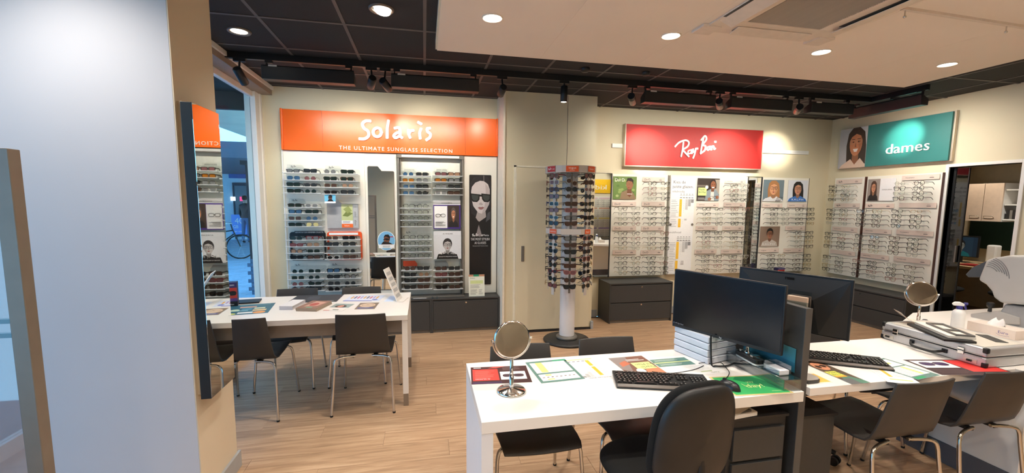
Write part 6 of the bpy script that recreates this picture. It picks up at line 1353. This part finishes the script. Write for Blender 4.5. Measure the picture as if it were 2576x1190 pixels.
bstack((717, 763), (748, 763), (703, 780), .032, 'stack of white blank backed brochures on the left table', lambda P, w, h: P.rect(0, 0, w, h, (236, 232, 232)), (214, 210, 214))
def bs2(P, w, h): P.rect(0, 0, w, h, (150, 112, 96)); P.up(); P.poly([(w*.2, h*.2), (w*.8, h*.3), (w*.9, h*.8), (w*.3, h*.9)], (214, 168, 150)); P.up(); P.ell(w*.5, h*.5, w*.2, h*.2, (180, 90, 80)); P.rect(w*.4, h*.06, w*.7, h*.16, (120, 180, 150))
bstack((762, 763), (810, 764), (744, 783), .026, 'stack of brown photo brochures on the left table', bs2, (170, 150, 130))
def bs3(P, w, h): P.rect(0, 0, w, h, (240, 232, 226)); P.rect(0, h*.45, w, h, (150, 168, 166)); P.up(); P.ell(w*.5, h*.62, w*.3, h*.18, (70, 54, 50)); P.up(); P.ell(w*.5, h*.62, w*.15, h*.16, (214, 150, 130)); P.rect(w*.4, h*.1, w*.7, h*.2, (120, 140, 130)); P.rect(0, 0, w*.3, h*.08, (230, 150, 140))
DP((823, 764), (869, 765), (812, 782), .74, 'leaflet with portrait on white, middle of the left table front row', bs3, group='leaflets on the left table', t=.002)
def bs4(P, w, h): P.rect(0, 0, w, h, (130, 112, 96)); P.up(); P.ell(w*.5, h*.6, w*.4, h*.3, (224, 196, 170)); P.rect(w*.1, h*.08, w*.9, h*.28, (90, 96, 150)); P.up(); P.glasses(w*.5, h*.62, w*.6, (60, 50, 44)); P.lines(w*.2, h*.12, w*.8, h*.24, 2, (230, 230, 236), .3)
DP((897, 763), (945, 762), (891, 779), .74, 'leaflet with a face in glasses at the left table right end', bs4, group='leaflets on the left table', t=.002)
# sloping table sign
a, b = at(965, 678, Y=3.95), at(1000, 758, Y=3.78)
t = empty('table_sign', (b.x, b.y, .7406), 'white sloping printed table sign seen edge on at the table right end', 'sign')
dl = a-V((b.x, b.y, .7406)); wv = V((.035, .16, 0)); nv = dl.cross(wv).normalized()
obj('board', MB().prism([(0, 0, 0), tuple(wv), tuple(wv+dl), tuple(dl)], (0, 0, 0), nv*.006), mat('sign_board_white', (226, 222, 218), .5), t, bevel=.001)
for k in range(5): obj('print_block', MB().prism([tuple(wv*.15+dl*(.1+.17*k)), tuple(wv*.85+dl*(.1+.17*k)), tuple(wv*.85+dl*(.2+.17*k)), tuple(wv*.15+dl*(.2+.17*k))], nv*-.0004, nv*.0064), mat('sign_print_grey', (176, 176, 176), .6), t)
obj('easel_leg', MB().prism([(0, 0, 0), tuple(wv), (wv.x+.05, wv.y, 0), (.05, 0, 0)], (0, 0, 0), (0, 0, .003)), mat('sign_board_white', (226, 222, 218), .5), t)
# clear leaflet holder behind the partition
t = empty('leaflet_holder', (2.10, 2.02, .7406), 'clear leaflet holder standing behind the partition top', 'leaflet holder', rz=R(-65)); obj('back', bx(-.06, .02, 0, .06, .024, .385), ACRYL3, t); obj('front', bx(-.06, -.02, 0, .06, -.016, .33), ACRYL3, t); obj('cards', bx(-.05, -.012, .01, .05, .012, .355), mat('beige_cards', (206, 180, 160), .6), t); obj('base', bx(-.06, -.02, 0, .06, .024, .004), ACRYL3, t)

# ---- mirror on the pillar and the glass showcase at the far left
t = empty('pillar_mirror', (-1.1, 2.45, .62), 'tall black edged mirror mounted on the near pillar', 'mirror')
obj('backing', bx(-.032, -.12, .02, -.012, .12, 1.46), PILL2, t); obj('black_frame', bx(-.012, -.135, 0, .034, .135, 1.455), BLACK, t, bevel=.001); obj('mirror_glass', bx(.034, -.133, .002, .0365, .133, 1.453), MIRR, t)
t = empty('glass_showcase', (-1.03, 1.3, 0), 'tall glass showcase with aluminium corner post at the left picture edge', 'showcase'); AP = mat('showcase_post', (134, 124, 114), .4, .35)
obj('post', bx(-.016, 0, 0, .022, .034, 1.742), AP, t, bevel=.002); obj('post', bx(-.60, 0, 0, -.565, .034, 1.742), AP, t, bevel=.002); obj('top_rail', bx(-.565, .004, 1.715, -.016, .03, 1.742), AP, t)
obj('pane', bx(-.565, .014, .05, -.016, .020, 1.715), glassmat('showcase_glass', (236, 226, 222), .08), t)
for z in (1.30, 1.262): obj('shelf_rail', bx(-.565, .02, z-.006, -.016, .034, z+.006), mat('showcase_rail', (96, 98, 106), .4, .4), t)
obj('foot_panel', bx(-.60, 0, 0, .022, .034, .05), AP, t)

# ================================================================== BACK ROOM SEEN THROUGH THE OPENING
BRX = 8.75
struct('wall_back_room_far', bx(BRX, 2.4, 0, BRX+.1, 7.0, 2.7), mat('back_room_wall', (196, 184, 158), .7)); struct('wall_back_room_left', bx(X1+.12, 6.9, 0, BRX, 7.0, 2.7), mat('back_room_wall', (196, 184, 158), .7))
struct('wall_back_room_right', bx(X1+.12, 2.4, 0, BRX, 2.5, 2.7), mat('back_room_wall', (196, 184, 158), .7)); struct('ceiling_back_room', bx(X1+.12, 2.4, 2.5, BRX, 7.0, 2.6), SOFF); struct('floor_back_room', bx(X1+.1, 2.4, -.05, BRX, 7.0, 0), mat('back_room_floor', (120, 94, 72), .5))
struct('wall_back_room_return', bx(X1+.02, YB+.1, 0, X1+.12, 7.0, 2.7), WALL)
t = empty('glass_door', (6.25, 3.99, 0), 'dark glass door leaf standing beside the opening to the back room', 'door'); obj('leaf', bx(0, -.13, .01, .012, 0, 2.07), DARKG, t); obj('leaf_frame', MB().box(-.004, -.012, .0, .018, .012, 2.075).box(-.002, -.14, .01, .014, -.13, 2.07), BLACK, t); obj('handle', bx(-.03, -.115, .95, -.004, -.10, 1.15), GREYM, t)
q_ = lambda px, py: at(px, py, X=8.40)
a, b = q_(2424, 555), q_(2528, 460)
t = empty('wall_cupboard', (8.58, (a.y+b.y)/2, a.z), 'pale two door wall cupboard in the back room', 'cupboard'); hw, hh = (a.y-b.y)/2, b.z-a.z
obj('body', bx(-.16, -hw, 0, .165, hw, hh), WHITE, t)
for sg in (-1, 1):
    o = obj('cupboard_door', bx(-.185, min(sg*.003, sg*hw), .003, -.162, max(sg*.003, sg*hw), hh-.003), mat('cupboard_front', (230, 208, 188), .45), t); obj('bar_handle', MB().tube([(-.186, sg*.03, .05), (-.205, sg*.035, .08), (-.205, sg*.14, .08), (-.186, sg*.145, .05)], .004, 6), CHROME, o)
spot('cupboard_fill', (7.9, (a.y+b.y)/2, 2.45), (8.4, (a.y+b.y)/2, a.z), 22, 70, WARM)  # extra spot with no fixture, brightens the cupboard
c = q_(2545, 500); t = empty('open_shelf', (8.58, c.y, q_(2545, 555).z), 'open wall shelf with files beside the cupboard in the back room', 'shelf')
for z in (0, .22, .44): obj('shelf_board', bx(-.15, -.22, z, .16, b.y-c.y-.01, z+.018), WHITE, t)
for k in range(6): tag(obj('file_box', bx(8.44, c.y-.04+.035*(k-3), t.location.z+.0182, 8.6, c.y-.04+.035*(k-3)+.03, t.location.z+.15), mat('file_dark' if k % 2 else 'file_grey', (46, 44, 44) if k % 2 else (130, 126, 120), .6)), '%s file, %s from the right on the back room shelf' % ('dark' if k % 2 else 'grey', ['first', 'second', 'third', 'fourth', 'fifth', 'sixth'][k]), 'file', 'files on the back room shelf')
t = empty('back_desk', (8.15, 4.7, 0), 'pale wooden desk in the back room', 'desk'); obj('desktop', bx(-.35, -.75, .70, .55, .75, .74), mat('pale_wood', (206, 182, 142), .5), t, bevel=.003)
for yy in (-.7, .66): obj('leg', bx(-.33, yy, 0, -.27, yy+.05, .70), mat('pale_wood', (206, 182, 142), .5), t); obj('leg', bx(.45, yy, 0, .50, yy+.05, .70), mat('pale_wood', (206, 182, 142), .5), t)
t = empty('screen', (8.3, 5.12, .7406), 'small monitor with a blue portrait picture in the back room', 'monitor', rz=R(-78)); obj('bezel', bx(-.21, 0, .09, .21, .03, .42), BPLAST, t, bevel=.003); obj('stand', MB().box(-.03, .01, .0, .03, .04, .12).box(-.1, -.05, 0, .1, .1, .01), BPLAST, t)
P = Print((-.19, -.0005, .10), (1, 0, 0), (0, 0, 1), .38, .30, base=(30, 56, 84), t=.0004); P.portrait(.05, 0, .28, .30, (40, 70, 100), (170, 180, 186), (30, 34, 40), (20, 120, 140), long=False); P.build('picture', t)
def bitem(nm_, label, cat, y, x, z, w_, d, h, m, bv=.004): tag(obj(nm_, bx(-d/2, -w_/2, 0, d/2, w_/2, h), m, bevel=bv, loc=(x, y, z)), label, cat)
bitem('red_folder', 'red folder lying open on the back room desk', 'folder', 4.70, 8.0, .7406, .34, .2, .02, mat('red_card', (150, 26, 28), .5)); bitem('paper_pile', 'pale papers beside the red folder in the back room', 'papers', 4.98, 7.95, .7406, .22, .2, .012, mat('cream_paper', (220, 206, 176), .6))
bitem('white_printer', 'white printer box on the back room desk right end', 'printer', 4.22, 8.35, .7406, .44, .4, .22, PLAST, .012); bitem('dispenser', 'white soap dispenser standing in the back room', 'dispenser', 4.78, 8.42, .7406, .12, .12, .30, PLAST, .02)
bitem('green_screen', 'dark green board on the back room wall below the cupboard', 'board', 4.85, 8.74, .95, .9, .01, .45, mat('dark_green', (30, 60, 50), .6))
office_chair(7.55, 4.02, R(-80), 'black office chair in the back room, its backrest behind the instrument')
office_chair(7.2, 4.62, R(-80), 'black office stool at the back room desk', back=False)
downlight(7.9, 4.05, 2.5, 'round downlight in the back room ceiling', 'back room downlight', dark=False)

# ================================================================== STREET OUTSIDE
struct('street_ground', MB().box(-16, Y0-.1, -.12, X0-.06, 5.4, -.05).box(-16, 5.4, -.12, SF-.06, 30, -.05), mat('street_bed', (70, 90, 110), .8))
pv = MB(); i = 0; y = 5.6
while y < 16:
    x = -8.2 if i % 2 else -8.09
    while x < -2.0:
        if abs(x+ .37*y) < 2.2: pv.box(x+.004, y+.004, -.05, x+.21, y+.101, -.02-rnd.random()*.004)
        x += .214
    y += .105; i += 1
tag(obj('paving_stones', pv, mat('blue_grey_paver', (176, 200, 216), .5, var=.12, scale=3)), 'blue grey paving stones of the street outside', 'paving', kind='stuff')
tag(obj('paving_far', bx(-16, 16, -.05, -3, 20, -.022), mat('blue_grey_paver', (176, 200, 216), .5)), 'pale paving farther along the street', 'paving', kind='stuff')
CON = mat('canopy_concrete', (206, 190, 168), .8, var=.08, scale=2); DKC = mat('canopy_dark', (84, 92, 104), .8)
xa = at(588, 333, Z=3.0).x; xb = at(591, 384, Z=3.0).x
tag(obj('shop_canopy', MB().box(xa, 5.7, 3.0, SF-.08, 11.9, 3.15).box(-2.1, 11.2, -.06, SF-.1, 11.4, 3.0), CON), 'pale concrete canopy over the pavement outside the window', 'canopy')
tag(obj('far_canopy', bx(-7.5, 5.7, 3.0, xb, 11.9, 3.15), CON), 'pale canopy on the opposite side of the street', 'canopy')
tag(obj('outer_soffit', MB().box(-4.5, 2.6, 2.86, SF-.06, 5.6, 2.95).box(-4.1, -3, 2.86, X0-.08, 2.6, 2.95), TILE), 'black soffit outside the storefront glass, with an unseen added part blocking daylight', 'soffit')  # second box: unseen extension added to cut the daylight on the pillar
tag(obj('outer_fascia', bx(-4.5, 5.6, 2.66, SF-.08, 5.66, 2.95), BLACK), 'black fascia at the end of the outer soffit', 'fascia')
zc = at(590, 397, Y=12).z; tag(obj('passage_roof', bx(-13, 12, zc, -2.0, 19.6, zc+.4), DKC), 'dark passage roof before the shops across the street', 'canopy')
t = empty('street_column', (-2.80, 8.2, 0), 'dark street column with a glazed brick foot outside the window', 'column'); obj('shaft', bx(-.16, -.15, .62, .16, .15, 2.21), mat('column_dark', (30, 34, 40), .7), t); obj('capital', bx(-.22, -.2, 2.21, .2, .2, 2.28), mat('column_dark', (30, 34, 40), .7), t)
bk = bx(-.1, -.008, 0, .1, .008, .062).mesh('brick', mat('glazed_brick', (70, 96, 122), .35))
for r_ in range(9):
    for k in range(2): o = bpy.data.objects.new('brick', bk); C.objects.link(o); o.parent = t; o.location = (-.105+.21*k if r_ % 2 else -.06+.12*k, -.165+(.003 if (r_+k) % 2 else 0), -.02+.07*r_); o.scale = (1 if r_ % 2 else .9, 1, 1)
obj('core', bx(-.16, -.155, -.05, .16, .15, .62), mat('brick_mortar', (40, 52, 66), .8), t)
YF = 19.6; t = empty('shop_building', (-7.5, YF, 0), 'blue lit shop building across the street', 'building')
obj('facade', bx(-4, 0, -.05, 4, .4, 3.4), mat('facade_pale', (214, 228, 238), .7), t); obj('shop_window', bx(-.15, -.05, .1, 1.6, 0, 2.2), mat('shop_glass', (46, 70, 92), .15, 0, .3, 2), t); obj('window_frame', MB().box(-.2, -.08, 2.2, 1.65, -.051, 2.32).box(-.2, -.08, 0, -.152, 0, 2.199).box(.95, -.07, 0.12, 1.0, -.051, 2.199), mat('frame_dark_blue', (40, 54, 70), .5), t)
obj('sign_band', bx(-.3, -.10, 2.5, 1.8, -.02, 3.0), mat('sign_band_blue', (40, 96, 170), .5), t)
def shopsign(px0, py0, px1, py1, col, e, label, txt=None, tcol=(255, 255, 255)):
    a, b = at(px0, py1, Y=YF-.082), at(px1, py0, Y=YF-.082); P = wallprint(a.x, a.z, b.x, b.z, YF-.082, t=.03, eps=.002, basemat=mat('lit_sign_%d' % px0, col, .5, emit=(col, e)))
    for s_, fx, fy, fs, fw in (txt or []): P.text(s_, P.w*fx, P.h*fy, P.h*fs, tcol, width=P.w*fw)
    tag(P.build('shop_sign'), label, 'sign')
shopsign(585, 540, 620, 590, (60, 110, 190), .5, 'blue billboard reading 40 GB across the street', [('40', .22, .55, .42, .55), ('GB', .1, .32, .22, .34), ('per maand', .18, .12, .12, .6)])
shopsign(581, 495, 592, 505, (240, 250, 255), 1.6, 'small white lit sign across the street'); shopsign(604, 495, 622, 506, (210, 60, 110), 1.2, 'small pink lit sign across the street')
# person
def person():
    vs = [(0, 0, .95), (0, 0, 1.15), (0, 0, 1.40), (0, 0, 1.50), (0, -.01, 1.60), (0, -.01, 1.72), (-.19, 0, 1.42), (-.23, .02, 1.15), (-.20, -.08, .95), (.19, 0, 1.42), (.23, .02, 1.15), (.21, -.06, .93), (-.09, 0, .90), (-.10, -.01, .50), (-.10, .03, .06), (-.10, -.10, .03), (.09, 0, .90), (.11, .02, .50), (.11, .08, .06), (.11, -.04, .03)]
    es = [(0, 1), (1, 2), (2, 3), (3, 4), (4, 5), (2, 6), (6, 7), (7, 8), (2, 9), (9, 10), (10, 11), (0, 12), (12, 13), (13, 14), (14, 15), (0, 16), (16, 17), (17, 18), (18, 19)]
    rd = [.15, .14, .15, .06, .085, .075, .07, .05, .035, .07, .05, .035, .09, .065, .045, .035, .09, .065, .045, .035]
    p = at(622, 611, Z=-.02); t = empty('person', (p.x, p.y, -.02), 'person in dark top and blue jeans walking in the street', 'person', rz=R(160))
    me = bpy.data.meshes.new('body'); me.from_pydata(vs, es, []); o = bpy.data.objects.new('body', me); C.objects.link(o); o.parent = t
    m = o.modifiers.new('skin', 'SKIN'); sv = me.skin_vertices[0].data
    for i_, r_ in enumerate(rd): sv[i_].radius = (r_, r_*.75 if i_ < 3 else r_)
    sv[0].use_root = True; o.modifiers.new('smooth', 'SUBSURF').levels = 1
    jm = bpy.data.materials.new('clothes_by_height'); jm.use_nodes = True; n = jm.node_tree.nodes; l = jm.node_tree.links; tc_ = n.new('ShaderNodeTexCoord'); sp_ = n.new('ShaderNodeSeparateXYZ'); rr = n.new('ShaderNodeValToRGB'); rr.color_ramp.interpolation = 'CONSTANT'
    l.new(tc_.outputs['Object'], sp_.inputs[0]); mm = n.new('ShaderNodeMath'); mm.operation = 'DIVIDE'; mm.inputs[1].default_value = 1.8; l.new(sp_.outputs['Z'], mm.inputs[0]); l.new(mm.outputs[0], rr.inputs[0]); e_ = rr.color_ramp.elements
    e_[0].color = lin((24, 24, 28))+(1,); e_[1].position = .05; e_[1].color = lin((54, 104, 150))+(1,)
    for ps, cl_ in ((.53, (26, 28, 36)), (.84, (190, 150, 130))): q = e_.new(ps); q.color = lin(cl_)+(1,)
    l.new(rr.outputs[0], n['Principled BSDF'].inputs['Base Color']); me.materials.append(jm)
    obj('hair', MB().lathe([(.001, 1.81), (.06, 1.80), (.088, 1.74), (.088, 1.68), (.07, 1.64)], 14, (0, .012, 0)), mat('hair_dark', (28, 22, 20), .8), t)
person()
# planter and bicycle
p = at(560, 590, Z=-.02); t = empty('street_shrub', (p.x, p.y, -.02), 'leafy shrub with red flowers in the street', 'shrub'); lv = MB(); fl_ = MB()
for k in range(700):
    a_, r_, z = rnd.random()*6.28, .55*math.sqrt(rnd.random()), .35+rnd.random()*1.5; c = V((r_*math.cos(a_), r_*math.sin(a_), z)); d1 = V((rnd.uniform(-1, 1), rnd.uniform(-1, 1), rnd.uniform(-1, 1))).normalized()*.05; d2 = d1.cross(V((rnd.random(), .3, rnd.random()))).normalized()*.025
    (lv if k % 9 else fl_).add([c-d1, c+d2, c+d1, c-d2], [(0, 1, 2, 3)])
obj('foliage', lv, mat('leaf_green', (44, 84, 58), .6), t, kind='stuff'); obj('flowers', fl_, mat('flower_red', (190, 50, 60), .6), t, kind='stuff'); obj('pot', MB().lathe([(.001, 0), (.22, 0), (.28, .38), (.25, .38), (.001, .34)], 18), mat('pot_dark', (50, 54, 60), .7), t); obj('stem', MB().cyl((0, 0, .3), (0, 0, 1.2), .03, 8), mat('bark', (60, 48, 40), .8), t)
p = at(572, 655, Z=-.02); t = empty('bicycle', (p.x-.25, p.y+.1, -.02), 'dark parked bicycle in the street, half hidden by the mirror', 'bicycle', rz=R(25))
for x in (-.52, .52):
    o = obj('wheel', MB().tube([(x+.33*math.cos(a_), 0, .34+.33*math.sin(a_)) for a_ in [2*math.pi*k/28 for k in range(28)]], .018, 8, closed=True), RUBBER, t)
    for k in range(10): obj('spoke', MB().cyl((x, 0, .34), (x+.32*math.cos(k*.628), 0, .34+.32*math.sin(k*.628)), .002, 4), CHROME, o)
fm = MB()
for a_, b_ in (((-.52, 0, .34), (-.1, 0, .32)), ((-.1, 0, .32), (-.22, 0, .82)), ((-.52, 0, .34), (-.2, 0, .72)), ((-.1, 0, .32), (.38, 0, .70)), ((-.2, 0, .72), (.36, 0, .80)), ((.52, 0, .34), (.36, 0, .82)), ((.36, 0, .80), (.32, 0, .98))): fm.cyl(a_, b_, .017, 8)
obj('frame', fm, BLACK, t); obj('saddle', bx(-.34, -.07, .84, -.10, .07, .90), BLACK, t, bevel=.03); obj('handlebar', MB().tube([(.2, -.28, 1.0), (.34, -.2, 1.0), (.34, .2, 1.0), (.2, .28, 1.0)], .013, 8), CHROME, t); obj('pannier', bx(-.80, -.18, .45, -.40, .18, .78), mat('pannier_dark', (24, 30, 40), .8), t, bevel=.03)

# ================================================================== WALL BEHIND THE CAMERA (seen in the mirrors)
YK = Y0+.004
t = empty('kids_panel', (5.3, YK, .58), 'white spectacle panel on the rear wall, mirrored beside the closet', 'display panel'); obj('board', bx(-.55, 0, 0, .55, .04, 1.25), PANEL, t); b = MB(); g = MB()
for i in range(4):
    for k in range(2): obj('strip', bx(-.5+.52*k, .041, 1.17-.31*i, -.04+.52*k, .045, 1.21-.31*i), [mat('strip_pink', (226, 196, 206), .6), mat('strip_salmon', (232, 176, 150), .6), mat('strip_yellow', (236, 220, 120), .6), mat('strip_violet', (160, 140, 200), .6)][i], t)
    for r_ in range(4):
        for k in range(6):
            x, z = -.46+.18*k, 1.12-.31*i-.06*r_
            for sg in (-1, 1): g.tube([(x+sg*.03+.026*math.cos(a_), .16, z+.02*math.sin(a_)) for a_ in [2*math.pi*j/8 for j in range(8)]], .0022, 4, closed=True)
            g.box(x-.07, .04, z+.008, x-.066, .16, z+.012).box(x+.066, .04, z+.008, x+.07, .16, z+.012)
obj('spectacle_rows', g, FRM['dark'], t, kind='stuff')
YEL = mat('yellow_sign', (240, 190, 30), .5); t = empty('sign_board', (5.3, YK, 1.93), 'yellow sign on the rear wall, mirrored beside the closet', 'sign'); obj('panel', bx(-.55, 0, 0, .55, .03, .42), YEL, t)
textobj('word', 'kids', (5.55, YK+.031, 2.04), (-1, 0, 0), (0, 0, 1), .2, .01, LETW, t, (-5.3, -YK, -1.93), width=.5)
spot('kids_spot', (5.2, -.3, 2.8), (5.2, Y0, 2.1), 60, 60)
drawer_unit('drawer_cabinet', (5.85, YK+.38, 0), 1.1, .5, .37, 1, 2, 'anthracite cabinet on the rear wall below the yellow sign', rz=R(180))
print('eyewear', count_ew)
